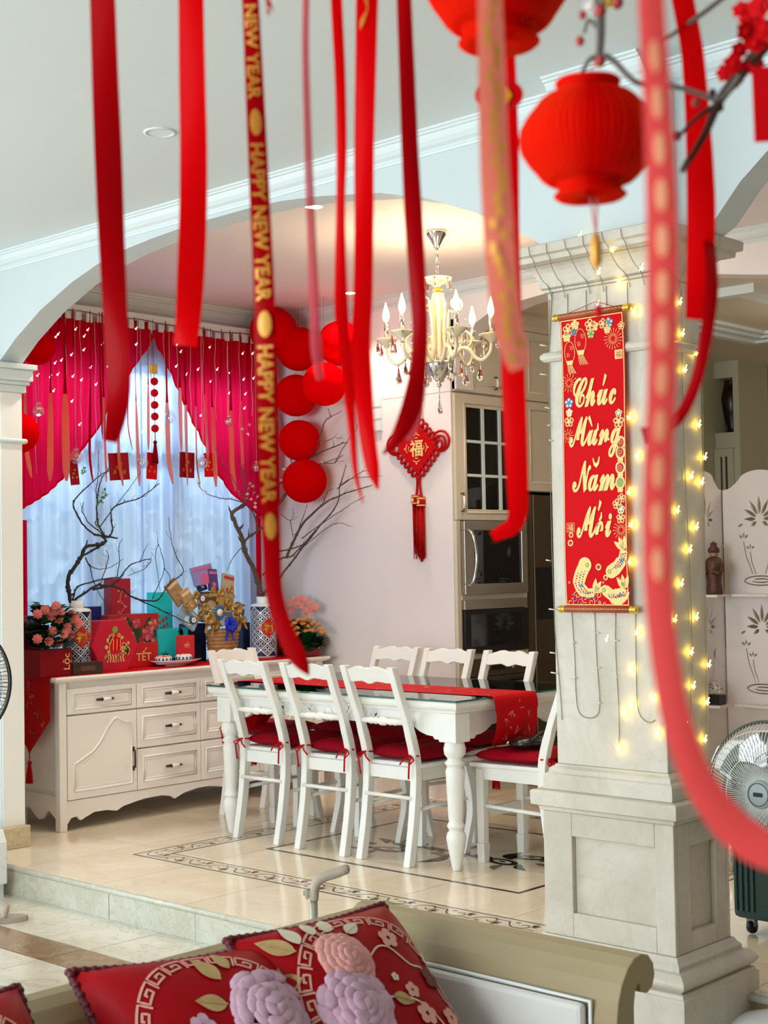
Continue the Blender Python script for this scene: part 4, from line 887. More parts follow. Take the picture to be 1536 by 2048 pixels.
for k, y in enumerate((885, 905, 935, 965)):
    cx, cy = pxz(1241, y); o = ell(cx, cy, 10*U, 12*U, 16); pr['g'].poly(o, s1); pr['r' if k != 3 else 'n'].poly(ell(cx, cy, 7*U, 8*U, 14), s2); add_stroke(pr['g'], spiral(cx, cy, .001, 6*U, k, 1.6, 14), .0012, s3); pr['g'].poly([(cx-6*U, cy-11*U), (cx+6*U, cy-11*U), (cx+5*U, cy-17*U), (cx-5*U, cy-17*U)], s1)
for x, y, r in ((1144, 1070, 5), (1143, 1086, 6), (1199, 1134, 6), (1213, 1155, 5), (1208, 1165, 2), (1140, 1165, 2), (1240, 1157, 2), (1200, 1205, 3), (1210, 1208, 3)):
    cx, cy = pxz(x, y); pr['g'].poly(ell(cx, cy, r*U, r*U, 12), s1); pr['r'].poly(ell(cx, cy, r*.6*U, r*.6*U, 10), s2)
def fish(pts, wds, headr, tailrot, eyeoff):
    P = [pxz(x, y) for x, y in pts]; P = [tuple(q)[:2] for q in catmull([(a, b, 0) for a, b in P], 4)]; wd = [wds[min(len(wds)-1, int(i/4))]*U for i in range(len(P))]
    add_stroke(pr['g'], P, wd, s1)
    for i in range(3, len(P)-2):
        for q in (-.28, 0, .28): pr['r' if (i % 3) else 'b'].poly(ell(P[i][0]+q*wd[i], P[i][1]+q*.2*wd[i], 1.6*U, 1.6*U, 7), s2)
    h = P[0]; pr['g'].poly(ell(h[0], h[1], headr*U, headr*U, 16), s2); pr['n'].poly(ell(h[0]+eyeoff*U, h[1], 4*U, 4*U, 10), s3); pr['g'].poly(ell(h[0]+eyeoff*U, h[1], 2*U, 2*U, 8), sc_f(.0026))
    e = P[-1]
    for k in (-.5, 0, .5): pr['g'].poly(drop(e[0], e[1], 26*U, 10*U, tailrot+k), s1)
    m = P[len(P)//2]; pr['g'].poly(drop(m[0], m[1], 20*U, 10*U, tailrot-1.2), s1); pr['b'].poly(drop(m[0], m[1], 12*U, 5*U, tailrot-1.2), s2)
fish([(1172, 1130), (1163, 1150), (1160, 1170), (1172, 1185), (1190, 1185)], [26, 26, 22, 16, 10, 8], 14, .9, 5)
fish([(1225, 1143), (1237, 1133), (1246, 1118), (1250, 1100)], [24, 22, 16, 9], 12, 2.0, -4)
fish([(1212, 1180), (1228, 1192), (1244, 1192), (1250, 1178)], [20, 28, 24, 12], 9, 1.7, -3)
for k in range(9):
    cx, cy = pxz(1142+k*7, 1204-(k % 3)*7); add_stroke(pr['b' if k % 2 else 'g'], spiral(cx, cy, 1.2*U, 8*U, k, 1.2, 14), .0018, s1)
for k, m in (('g', Mg), ('r', mat('print_red', '#b80d14', .6)), ('w', mat('print_white', '#f2e6c8', .5)), ('b', mat('print_blue', '#4f8fb8', .5)), ('n', mat('print_green', '#7f9a4a', .5))):
    if pr[k].v: tag(pr[k].build('printed_ornament', m, t), kind='stuff')

# ---- fairy lights draped over the pillar
t = thing('fairy_lights', 'net of warm yellow star fairy lights on thin wires draped round the pillar', 'string lights', (-2.6, 3.8, 2.3))
FYP, FXP = PY0-.004, PX1+.004
front = [[(1143, 1222), (1147, 1280), (1150, 1330), (1152, 1390), (1158, 1425), (1176, 1436), (1196, 1428), (1199, 1390), (1194, 1330), (1189, 1222)], [(1231, 1222), (1231, 1300), (1236, 1390), (1238, 1440), (1238, 1490)], [(1271, 1222), (1272, 1330), (1276, 1420), (1296, 1445), (1310, 1440)],
         [(1098, 600), (1100, 900), (1104, 1100), (1110, 1260), (1120, 1380), (1124, 1440)], [(1135, 588), (1135, 640)], [(1172, 580), (1172, 625)], [(1212, 572), (1213, 612)], [(1254, 565), (1255, 612)], [(1105, 560), (1098, 720), (1098, 900)]]
side = [[(1338, 560), (1342, 1300), (1345, 1450)], [(1362, 580), (1368, 900), (1380, 1150), (1384, 1330), (1380, 1440)], [(1405, 760), (1410, 1150), (1413, 1380), (1412, 1480)]]
def wire(pts): MB().tube(catmull(pts, 3), .0014, 4).build('wire', M_wire, t)
for l in front: wire([hy(x, y, FYP) for x, y in l])
for l in side: wire([hx(x, y, FXP) for x, y in l])
# wires over the capital follow its curve
capp = [(.1075, 2.36), (.106, 2.336), (.09, 2.32), (.078, 2.295), (.05, 2.262), (.024, 2.246), (.012, 2.23), (.003, 2.20)]
for k in range(6):
    x = PX0+.01+k*.075; wire([V((x+(.012*i/7)*(-1)**k-.01*k*(1-i/7)*.5, PY0-o-.003, z)) for i, (o, z) in enumerate(capp)])
for k in range(3):
    y = PY0+.04+k*.08; wire([V((PX1+o+.003, y, z)) for o, z in capp])
wire([V((PX0-.08, PY0-.082, 2.30)), V((-2.6, PY0-.084, 2.302)), V((PX1+.06, PY0-.083, 2.299))]); wire([V((PX0-.012, PY0-.014, 2.236)), V((-2.6, PY0-.016, 2.233)), V((PX1+.012, PY0-.014, 2.236))])
bl = [(1197, 545, 'c'), (1225, 500, 'c'), (1262, 475, 'c'), (1160, 473, 'c'), (1238, 563, 'f'), (1283, 537, 'c'), (1195, 610, 'f'), (1268, 622, 'f'), (1258, 835, 'f'), (1275, 912, 'f'), (1257, 985, 'f'), (1262, 1050, 'f'), (1258, 1125, 'f'), (1274, 1266, 'f'), (1213, 1280, 'f'), (1262, 1340, 'f'), (1262, 1410, 'f'), (1247, 1427, 'f'), (1238, 1497, 'f'), (1315, 1467, 'f'), (1308, 1398, 'f'), (1330, 1165, 'f'),
      (1355, 533, 's'), (1360, 605, 's'), (1365, 668, 's'), (1370, 740, 's'), (1392, 707, 's'), (1398, 850, 's'), (1383, 953, 's'), (1410, 915, 's'), (1355, 1022, 's'), (1393, 1055, 's'), (1363, 1168, 's'), (1350, 1240, 's'), (1393, 1235, 's'), (1383, 1305, 's'), (1387, 1373, 's'), (1372, 1453, 's'), (1410, 1480, 's'), (1404, 965, 's'), (1380, 1100, 's'), (1418, 1330, 's'), (1415, 1405, 's')]
for i, (x, y, s) in enumerate(bl):
    p = hx(x, y, FXP+.008) if s == 's' else hy(x, y, FYP-.010-(.07 if s == 'c' else 0))
    warm = not (s == 'f' and x < 1220 and y < 1300)
    b = MB(); r = .0068 if warm else .0045; vs = []
    for k in range(10): a = 2*pi*k/10; q = r*(1.5 if k % 2 == 0 else .65); vs.append((p.x+q*cos(a), p.y-.001, p.z+q*sin(a)))
    b.sphere(p, r*.8, 8, 6); b.add(vs+[(p.x, p.y-.006, p.z), (p.x, p.y+.004, p.z)], [(k, (k+1) % 10, 10) for k in range(10)]+[((k+1) % 10, k, 11) for k in range(10)]); b.tube([p, p+V((.004, .004, .016))], .0018, 5, 0)
    b.build('star_bulb', M_led if warm else M_ledw, t)
for (x, y, dx) in ((1080, 690, -14), (1080, 748, -14), (1090, 815, -12), (1095, 850, -8), (1098, 880, -8), (1092, 1120, -10), (1098, 1218, -14), (1100, 1305, -14), (1102, 1345, -14), (1150, 1285, 12), (1152, 1355, 12), (1192, 1265, -8), (1200, 1335, 8), (1228, 1280, -10), (1228, 1352, -10), (1202, 1405, 10)):
    a = hy(x-dx, y+2, FYP); c = hy(x, y, FYP-.004); MB().tube([a, c], [.0016, .0026], 5).build('unlit_bulb', M_wirew, t)

# ================================================================ Chinese knot on the cabinet side
kc = hy(836, 893, KY0-.02); kx, kz = kc.x, kc.z-.01
t = thing('knot_ornament', 'large red knot ornament with gold character and long tassel on the cabinet side', 'ornament', (kx, KY0-.02, kz))
b = MB(); D = .155; fk = lambda a, q, d: V((kx+a, KY0-.022-d, kz+q)); b.prism([(0, D), (D, 0), (0, -D), (-D, 0)], fk, -.010, .012); b.build('velvet_pad', M_red, t, bev=.004)
b = MB()
for s1_ in (-1, 1):
    for s2_ in (-1, 1):
        for k in range(5):
            q = (k+.7)/5.6; ax, az = s1_*D*q, s2_*D*(1-q); nx_, nz_ = s1_*.707, s2_*.707; tx_, tz_ = -s2_*.707*s1_*s1_, s1_*.707
            for h in (0,):
                pts = []
                for j in range(13):
                    a = 2*pi*j/12; e = .030*(1+.12*(k % 2)); pts.append((kx+ax+nx_*(.014+e*.8*cos(a))+(-nz_)*.016*sin(a), KY0-.026-.004*sin(a*2), kz+az+nz_*(.014+e*.8*cos(a))+nx_*.016*sin(a)))
                b.tube(pts, .0072, 6, cap=False)
o = b.build('cord_loops', M_cord, t); tag(o, kind='stuff')
for s in (-1, 1):
    for k, (rr, off) in enumerate(((.062, .052), (.044, .045), (.028, .04))):
        pts = [(kx+s*(D*.80+off+rr*1.05*cos(a)), KY0-.022-.003*k, kz+.03-.01*k+rr*.95*sin(a)+s*0.0) for a in [2*pi*j/20 for j in range(21)]]; MB().tube(pts, .0075, 6, cap=False).build('side_loop', M_cord, t)
MB().tube(catmull([(kx-.012, KY0-.02, kz+D+.0), (kx-.02, KY0-.02, kz+D+.07), (kx, KY0-.012, kz+D+.12), (kx+.02, KY0-.02, kz+D+.07), (kx+.012, KY0-.02, kz+D)], 4), .005, 6).build('hanging_loop', M_cord, t)
b = MB(); f = lambda a, q: V((kx+a, KY0-.0365, kz+q)); put_text(b, '福', f, .105, .02)
for rot in range(4):
    for k in range(3):
        r0 = .085-.018*k; a0 = rot*pi/2; add_stroke(b, [(cos(a0)*.045+cos(a0+j*.16)*(r0-.052)*1.1, sin(a0)*.045+sin(a0+j*.16)*(r0-.052)*1.1) for j in range(-5, 6)], .0042, f)
    b.poly([(cos(a0)*.098, sin(a0)*.098), (cos(a0)*.088-sin(a0)*.008, sin(a0)*.088+cos(a0)*.008), (cos(a0)*.088+sin(a0)*.008, sin(a0)*.088-cos(a0)*.008)], f)
tag(b.build('gold_character', M_goldp, t), kind='stuff')
zt = kz-D-.03
MB().sphere((kx, KY0-.022, zt+.01), .018, 10, 8, sc=(1, .7, 1.3)).build('cord_knot', M_cord, t)
for s in (-1, 1): MB().tube(catmull([(kx+s*.008, KY0-.022, zt), (kx+s*.012, KY0-.022, zt-.05), (kx+s*.022, KY0-.022, zt-.11)], 3), .007, 6).build('tassel_cord', M_cord, t)
for s, dz in ((-1, .014), (1, 0)):
    x = kx+s*.022; z = zt-.105+dz
    b = MB(); b.lathe([(0, .004), (.025, .002), (.026, -.052), (0, -.054)], (x, KY0-.026, z), 14, 0); b.lathe([(.0265, -.004), (.0268, -.012), (.0265, -.012)], (x, KY0-.026, z), 14, 1, cap=False); b.lathe([(.0265, -.044), (.0268, -.052), (.0265, -.052)], (x, KY0-.026, z), 14, 1, cap=False); b.poly(ell(0, 0, .009, .013, 10), lambda a, q: (x+a, KY0-.0528, z-.028+q), 1); b.build('tassel_collar', [M_cord, M_goldp], t)
    b = MB(); rr = random.Random(4+s)
    for k in range(22):
        a = rr.uniform(0, 6.28); q = .022*sqrt(rr.random()); b.tube([(x+q*cos(a), KY0-.026+q*sin(a)*.8, z-.05), (x+q*cos(a)+rr.uniform(-.003, .003), KY0-.026+q*sin(a)*.8, z-.20), (x+q*cos(a)+rr.uniform(-.005, .005), KY0-.026+q*sin(a)*.8, z-.33-rr.uniform(0, .05))], .0035, 4)
    tag(b.build('tassel_threads', M_cord, t), kind='stuff')

# ================================================================ chandelier
q = hz(873, 462, ZD); cxx, cyy = q.x, q.y
t = thing('chandelier', 'crystal and ivory glass chandelier with six lit candle bulbs above the table', 'chandelier', (cxx, cyy, ZD))
c0 = (cxx, cyy, 0)
MB().lathe([(0, ZD-.085), (.014, ZD-.082), (.016, ZD-.07), (.022, ZD-.062), (.030, ZD-.045), (.048, ZD-.02), (.052, ZD-.008), (.050, ZD)], c0, 24).build('canopy', M_chrome, t)
MB().tube([(cxx, cyy, ZD-.08), (cxx, cyy, ZD-.15)], .007, 8).build('rod', M_chrome, t)
for k in range(3):
    z = ZD-.162-k*.028; R = Matrix.Rotation(k*pi/2, 3, 'Z'); MB().tube([V((cxx, cyy, z))+R @ V((.009*cos(a), 0, .018*sin(a))) for a in [2*pi*j/12 for j in range(13)]], .0028, 5, cap=False).build('chain_link', M_chrome, t)
zt = 2.725
MB().lathe([(0, zt-.045), (.012, zt-.045), (.016, zt-.03), (.045, zt-.018), (.068, zt), (.072, zt+.006), (.066, zt+.006), (.03, zt-.006), (.012, zt+.01), (0, zt+.012)], c0, 20).build('top_dish', M_ivory, t)
MB().lathe([(0, zt-.062), (.02, zt-.06), (.026, zt-.05), (.016, zt-.04), (0, zt-.04)], c0, 12).build('collar', M_gold, t)
zb = 2.325
MB().lathe([(.010, zb), (.018, zb+.02), (.014, zb+.10), (.020, zb+.22), (.026, zb+.30), (.018, zb+.335)], c0, 14).build('column', M_ivory, t)
for k in range(6): a = 2*pi*k/6+.3; MB().tube(catmull([(cxx+.036*cos(a), cyy+.036*sin(a), zb), (cxx+.026*cos(a), cyy+.026*sin(a), zb+.15), (cxx+.034*cos(a), cyy+.034*sin(a), zb+.26), (cxx+.02*cos(a), cyy+.02*sin(a), zb+.33)], 3), .0085, 8).build('glass_tube', M_ivory, t)
MB().lathe([(0, 2.20), (.010, 2.205), (.012, 2.215), (.006, 2.222), (.02, 2.235), (.05, 2.275), (.064, 2.305), (.066, 2.318), (.058, 2.326), (0, 2.33)], c0, 20).build('bottom_bowl', M_chrome, t)
def crystal(p, L, parent=t):
    b = MB(); b.sphere(V(p)+V((0, 0, -.006)), .0052, 6, 5); b.lathe([(0, -.012), (.003, -.016), (.006, -.022-L*.25), (L*.24, -.02-L*.72), (L*.20, -.02-L*.9), (0, -.02-L)], p, 7, 0, sm=False); return b.build('crystal_drop', M_crys, parent)
for k in range(6):
    a = 2*pi*k/6+.52; dx, dy = cos(a), sin(a); P = lambda r, z: (cxx+dx*r, cyy+dy*r, z)
    pts = catmull([P(.04, 2.318), P(.075, 2.35), P(.11, 2.385), P(.15, 2.375), P(.18, 2.335), P(.215, 2.325), P(.25, 2.36), P(.258, 2.41)], 4); MB().tube(pts, [.011-.003*i/len(pts) for i in range(len(pts))], 7).build('arm', M_ivory, t)
    sp = [P(.12+q[0], 2.43+q[1]) for q in spiral(0, 0, .05, .012, -1.6, 1.25, 20)]; MB().tube(sp, .0065, 6).build('scroll_ornament', M_ivory, t)
    up = [P(.055+q[0], 2.60+q[1]) for q in spiral(.03, 0, .042, .012, -2.4, 1.2, 18)] if k % 2 == 0 else None
    if up: MB().tube(catmull([P(.03, 2.36), P(.045, 2.48), P(.05, 2.55)], 3)+up, .006, 6).build('scroll_ornament', M_ivory, t)
    MB().lathe([(0, 2.405), (.012, 2.405), (.016, 2.415), (.034, 2.428), (.052, 2.442), (.055, 2.447), (.05, 2.448), (.014, 2.436), (.014, 2.452), (0, 2.452)], P(.258, 0), 16).build('drip_cup', M_ivory, t)
    MB().lathe([(0, 2.45), (.0105, 2.45), (.0105, 2.53), (0, 2.53)], P(.258, 0), 10).build('candle_tube', M_chrome, t)
    MB().lathe([(.004, 2.53), (.012, 2.538), (.0175, 2.556), (.015, 2.578), (.008, 2.602), (.003, 2.622), (0, 2.628)], P(.258, 0), 12).build('flame_bulb', M_flame, t)
    point('candle_light.%03d' % k, P(.258, 2.66), 1.7, (1, .74, .45), .018)
    for j in range(4):
        a2 = a+pi/4+j*pi/2; crystal((cxx+dx*.258+.05*cos(a2), cyy+dy*.258+.05*sin(a2), 2.442), .052 if j % 2 else .042)
    crystal(P(.165, 2.345), .06); crystal(P(.20, 2.318), .075)
    a3 = a+.5; crystal((cxx+.066*cos(a3), cyy+.066*sin(a3), zt+.004), .035); crystal((cxx+.063*cos(a3), cyy+.063*sin(a3), 2.30), .05)
    b = MB()
    for j in range(7): u = j/6; r = .066+(.20-.066)*u; b.sphere((cxx+cos(a)*r, cyy+sin(a)*r, zt-.02-.26*u-.05*sin(pi*u)), .0048, 6, 5)
    tag(b.build('bead_chain', M_crys, t), kind='stuff')
MB().tube([(cxx, cyy, 2.20), (cxx, cyy, 2.15)], .0022, 5).build('drop_chain', M_chrome, t); crystal((cxx, cyy, 2.155), .065)
# ================================================================ curtains and hanging decorations at the window
XC = -6.78
def edge_pts(px): return sorted([(q.y, q.z) for q in (hx(x, y, XC) for x, y in px)])
def interp(tab, y):
    if y <= tab[0][0]: return tab[0][1]
    for (a, za), (b, zb) in zip(tab, tab[1:]):
        if y <= b: return za+(zb-za)*(y-a)/max(1e-9, b-a)
    return tab[-1][1]
eL = edge_pts([(304, 672), (300, 688), (262, 745), (225, 812), (205, 856), (170, 905), (130, 958), (100, 985), (70, 1003), (41, 1018), (0, 1030)])
eR = edge_pts([(304, 668), (315, 690), (342, 750), (375, 830), (400, 882), (430, 950), (455, 985), (490, 1012), (520, 1033), (545, 1020), (565, 1000)])
ZT = 2.755
def curtain(name, label, ya, yb, tab, nf, tail=None):
    t = thing(name, label, 'curtain', (XC, (ya+yb)/2, ZT))
    def fn(u, v):
        y = ya+(yb-ya)*u; zb = interp(tab, y); z = ZT+(zb-ZT)*v; lean = .035*v*v*(1 if name_dir > 0 else -1)*(1-abs(2*u-1))
        return (XC+.026*sin(u*nf*2*pi+.6*sin(u*11))*(1-.8*v)+.006*sin(u*nf*6), y+lean, z)
    name_dir = 1 if ya > 5.2 else -1
    MB().grid(fn, 150, 26).build('drape', M_curt, t)
    hem = [V(fn(i/60, 1)) for i in range(61)]; MB().tube(hem, .006, 5).build('hem', M_curt, t)
    for k in range(11):
        y = ya+(yb-ya)*(k+.5)/11; MB().box(XC-.004, XC+.004, y-.010, y+.010, ZT-.01, ZT+.045).build('tab', M_curt, t)
    if tail: MB().grid(lambda u, v: (XC+.012*sin(u*12), tail[0]+(tail[1]-tail[0])*u, tail[2]+(tail[3]-tail[2])*v), 14, 4).build('gathered_tail', M_curt, t)
ypk = hx(304, 690, XC).y
curtain('red_curtain', 'red curtain swept to the left half of the window, lit from behind', 4.42, ypk, eL, 17, (4.36, 4.46, hx(41, 1040, XC).z, .80))
curtain('red_curtain', 'red curtain swept to the right half of the window, beside the corner', ypk+.004, 6.32, eR, 17, (hx(512, 1100, XC).y, hx(524, 1100, XC).y, hx(520, 1030, XC).z, .86))
def sheer(label, ya, yb, nf, ph):
    t = thing('sheer_curtain', label, 'curtain', (XC-.082, (ya+yb)/2, ZT))
    MB().grid(lambda u, v: (XC-.082+.014*sin(u*nf*2*pi+ph+.8*sin(u*7))+.004*sin(u*nf*7), ya+(yb-ya)*u, ZT+(.70-ZT)*v), 170, 5).build('sheer_cloth', M_sheer, t)
sheer('white sheer curtain over the left half of the window', 4.30, 5.30, 13, 0); sheer('white sheer curtain over the right half of the window', 5.28, 6.26, 13, 1)
t = thing('curtain_rail', 'white curtain rail with pale clips under the dining ceiling cornice', 'curtain rail', (XC, 5.3, 2.81))
MB().box(XC-.07, XC+.03, 4.10, 6.40, 2.795, 2.835).build('rail', M_trim, t, bev=.003)
for k in range(26): y = 4.5+k*.073; MB().box(XC+.012, XC+.022, y-.022, y+.018, 2.755-random.random()*.012, 2.795).build('clip', M_trim, t)
MB().tube(catmull([(XC+.034, 4.4+k*.2, 2.80-.012*(k % 2)) for k in range(10)], 4), .003, 5).build('rail_cable', mat('grey_cable', '#5b5750', .6), t)
# fairy lights in front of the curtains
XD = XC+.06
t = thing('fairy_lights', 'curtain of small pale fairy lights hanging in front of the red window curtains', 'string lights', (XD, 5.3, 2.79))
wl = [(305, 258), (285, 325), (318, 243), (390, 357), (335, 387), (300, 402), (205, 470), (275, 478), (315, 465), (398, 475), (445, 495), (495, 427), (460, 255), (458, 330), (480, 220), (413, 217), (292, 555), (393, 612), (525, 520), (435, 740), (745, 213), (745, 300), (970, 300), (990, 340), (965, 420), (1150, 315), (1085, 437), (1190, 437), (1020, 465), (1155, 502), (1330, 350), (1385, 350), (1260, 455), (1335, 492), (1390, 485), (1255, 567), (1345, 572), (1340, 650), (560, 300), (590, 420), (1100, 690), (780, 780), (760, 660)]
for x, y in wl:
    p = hx(x/2.743, 580+y/2.743, XD); b = MB(); b.sphere(p, .0058, 7, 5); b.tube([p, p+V((0, .012, .014))], .0016, 5); b.build('bulb', M_ledw, t)
for k in range(19):
    y = 4.48+k*.098; zb = random.uniform(1.85, 2.3); MB().tube([(XD-.002, y+.006*sin(j*2.1+k), 2.79+(zb-2.79)*j/6) for j in range(7)], .0012, 4).build('wire', M_wirew, t)
# narrow ribbons hanging from the rail
rb = [(55, 955, 12, 'c'), (100, 962, 13, 'c'), (133, 962, 15, 'c'), (178, 965, 5, 'd'), (205, 880, 5, 'd'), (213, 965, 10, 'c'), (239, 972, 12, 'c'), (279, 972, 9, 'c'), (297, 900, 6, 'c'), (339, 968, 10, 'c'), (363, 905, 9, 'c'), (375, 972, 10, 'c'), (394, 975, 8, 'c'), (416, 925, 8, 'c'), (432, 974, 10, 'c'), (465, 982, 10, 'c'), (150, 700, 5, 'd'), (440, 760, 5, 'd'), (258, 900, 7, 'c'), (487, 940, 8, 'c')]
nk = {'c': 0, 'd': 0}; ORD = 'first second third fourth fifth sixth seventh eighth ninth tenth eleventh twelfth thirteenth fourteenth fifteenth sixteenth'.split()
for i, (x, y, wd, k) in enumerate(rb):
    p = hx(x, y, XD+.012); w0 = wd/350.; t = V((0, 0, 0)); n = 16; vs = []; lean = random.uniform(-.02, .03)
    for j in range(n+1):
        v = j/n; z = 2.80+(p.z-2.80)*v; q = w0*(.4 if v < .45 else min(1, .4+(v-.45)*4))*(1 if v < .93 else 1-.7*(v-.93)/.07); tw = .5*sin(v*3+i); cx = p.y+lean*(v*v-1)+(.025*(v-.85)/.15 if v > .85 and i % 3 == 0 else 0)
        vs += [(p.x+q*.5*sin(tw), cx-q*.5*cos(tw), z), (p.x+.003, cx, z), (p.x-q*.5*sin(tw), cx+q*.5*cos(tw), z)]
    b = MB(); b.add(vs, [(j*3+a, j*3+a+1, j*3+a+4, j*3+a+3) for j in range(n) for a in (0, 1)], 0, True)
    b.m = [1 if (q//2)/n < .5 else 0 for q in range(len(b.f))]
    o = b.build('window_ribbon', [M_satinp if k == 'c' else M_satind, M_satind]); nk[k] += 1
    nm = {'c': 'coral tailed', 'd': 'thin dark red'}[k]; order = sum(1 for q in rb if q[3] == k and q[0] < x)
    tag(o, '%s ribbon hanging from the curtain rail, %s of its colour from the left' % (nm, ORD[order]), 'ribbon', 'ribbons hanging from the curtain rail')
# clear glass globes
gl = [(77, 822, 13, 'before the far left of the red curtain'), (152, 915, 14, 'at the hem of the left curtain'), (284, 926, 13, 'left of the lone tassel garland'), (340, 836, 13, 'right of the red ball garland, highest over the sheer'), (405, 926, 13, 'at the hem of the right curtain'), (457, 843, 10, 'small, against the right red curtain'), (513, 935, 11, 'beside the trunk of gold letters, lowest right')]
for x, y, r, lab in gl:
    if r == 11: lab = 'lowest right, near the blossoming branch'
    p = hx(x, y, XD+.03); r = r/355.; t = thing('glass_globe', 'clear glass globe ornament hanging '+lab, 'ornament', (p.x, p.y, p.z), 'glass globes hanging at the window')
    b = MB(); b.sphere(p, r, 14, 10); b.build('globe', M_globe, t); MB().lathe([(0, r*.92), (r*.42, r*.90), (r*.40, r*1.35), (0, r*1.36)], p, 12).build('cap', M_globe, t)
    MB().tube([p+V((0, 0, r*1.3)), V((p.x, p.y, 2.80))], .0012, 4).build('thread', M_wirew, t)
    MB().sphere(p+V((0, 0, -r*.6)), r*.35, 8, 6, sc=(1, 1, .5)).build('filling', M_ledw if x < 100 else M_globe, t)
# red packets hanging among the ribbons
for x, y, wd, h, lab in ((148, 945, 20, 50, 'half hidden by the left globe'), (238, 933, 48, 56, 'wide, left of the red ball garland'), (304, 932, 26, 56, 'just below the tassel of the garland'), (374, 930, 38, 55, 'above the middle of the sheer curtain'), (418, 930, 26, 52, 'by the hem of the right red curtain')):
    p = hx(x, y, XD-.004); wm, hm = wd/345., h/362.
    t = thing('red_packet', 'gold printed red packet at the window, '+lab, 'red packet', tuple(p), 'red packets hanging at the window')
    M = Matrix.Translation(p) @ Matrix.Rotation(radians(random.uniform(-7, 7)), 4, 'X'); b = MB(); b.obox(M, .004, wm, hm); b.build('packet', M_redd if x in (148, 238, 374) else M_redp, t)
    b = MB(); f = lambda a, q: M @ V((.0026, a, q)); 
    for k in range(4): add_stroke(b, spiral(wm*(-.25+.17*k), hm*(-.2+.15*(k % 3)), .002, wm*.10, k, 1.3, 10), .003, f)
    b.build('gold_print', M_goldr, t); MB().tube([p+V((.0, 0, hm/2-.004)), V((p.x, p.y, 2.80))], .0011, 4).build('thread', M_cord, t)
p = hx(308, 763, XD+.02)
t = thing('ball_garland', 'vertical garland of five red balls with gold charm and dark tassel at the window', 'garland', (p.x, p.y, 2.79))
for y in (763, 786, 810, 833, 857): MB().sphere(hx(308.5+(y-763)*.015, y, XD+.02), .0235, 16, 12).build('red_ball', M_redp, t)
a, c = hx(306, 690, XD+.02), hx(310, 860, XD+.02); MB().tube([V((a.x, a.y, 2.80)), a, c], .0018, 5).build('string', M_cord, t)
g0 = hx(307, 738, XD+.02); b = MB(); b.box(g0.x-.006, g0.x+.006, g0.y-.026, g0.y+.026, g0.z-.028, g0.z+.028); b.build('gold_charm', M_gold, t, bev=.006)
tassel(t, tuple(c), .20, .022, M_satind, 11)

# ================================================================ round red paper lanterns in the corner and by the arch
def nearer(x, y, X, Y): a, c = hx(x, y, X), hy(x, y, Y); return a if (a-CAM).length < (c-CAM).length else c
rl = [(547, 662, 48, -6.62, 6.20, 'top left of the corner cluster, against the cornice'), (597, 698, 45, -6.7, 6.27, 'behind and right of the top one'), (680, 687, 46, -6.5, 6.24, 'rightmost of the corner cluster'), (649, 768, 45, -6.3, 6.12, 'foremost, crumpled, low right of the cluster'), (592, 791, 43, -6.66, 6.24, 'in the middle of the cluster, above the blossoms'), (599, 881, 42, -6.66, 6.26, 'second lowest, behind the bare branches'), (609, 962, 45, -6.6, 6.25, 'lowest of the corner cluster'),
      (75, 694, 36, -6.55, 9, 'dark, just behind the arch above the left capital'), (36, 866, 42, -6.5, 9, 'dark, half hidden behind the left jamb ring')]
for x, y, r, X, Y, lab in rl:
    p = nearer(x, y, X, Y); r = r*(p-CAM).dot(FW)/F; t = thing('paper_lantern', 'round red paper lantern, '+lab, 'lantern', tuple(p), 'round red paper lanterns by the window')
    M = Matrix.Rotation(random.uniform(-.4, .4), 3, 'X') @ Matrix.Rotation(random.uniform(0, 3), 3, 'Z'); vs = []; seg, rings = 32, 14
    b = MB(); 
    for i in range(rings+1):
        a = pi*i/rings
        for k in range(seg): q = r*(1-.012*(k % 2)); vs.append(p+M @ V((q*sin(a)*cos(2*pi*k/seg), q*sin(a)*sin(2*pi*k/seg), q*.98*cos(a))))
    b.add(vs, [(i*seg+k, (i+1)*seg+k, (i+1)*seg+(k+1) % seg, i*seg+(k+1) % seg) for i in range(rings) for k in range(seg)], 0, True); b.build('paper_globe', M_paper, t)
    MB().tube([p+V((0, 0, r*.95)), V((p.x, p.y, ZD-.002))], .0012, 4).build('thread', M_cord, t)

# ================================================================ things on the sideboard
SB = ST+.0027
def card(x0, x1, ytop, X, depth, name, label, cat, m, group=None, base=None, bev=.002, tilt=0.):
    ym = SB if base is None else base; a = hx(x0, ytop, X); c = hx(x1, ytop, X); t = thing(name, label, cat, (X-depth/2, (a.y+c.y)/2, ym), group)
    MB().box(X-depth, X, a.y, c.y, ym, (a.z+c.z)/2).build('box_body', m, t, bev=bev); return t, a.y, c.y, ym, (a.z+c.z)/2
def face(X): return lambda a, q: V((X+.0012, a, q))
def blossom_print(mb, fn, cx, cy, r, mi=0):
    for k in range(5): a = 2*pi*k/5; mb.poly(ell(cx+r*.6*cos(a), cy+r*.6*sin(a), r*.5, r*.5, 8), fn, mi)
def rose(mb, fn, cx, cy, r, mi=0, mj=1):
    for i, (q, n) in enumerate(((1, 7), (.7, 6), (.42, 5))):
        for k in range(n): a = 2*pi*k/n+i*.4; mb.poly(ell(cx+r*q*.62*cos(a), cy+r*q*.62*sin(a), r*q*.42, r*q*.34, 8, a), (lambda f, i: lambda u, v: f(u, v)+V((.0003*i+.00005*k, 0, 0)))(fn, i), mi if (i+k) % 2 else mj)
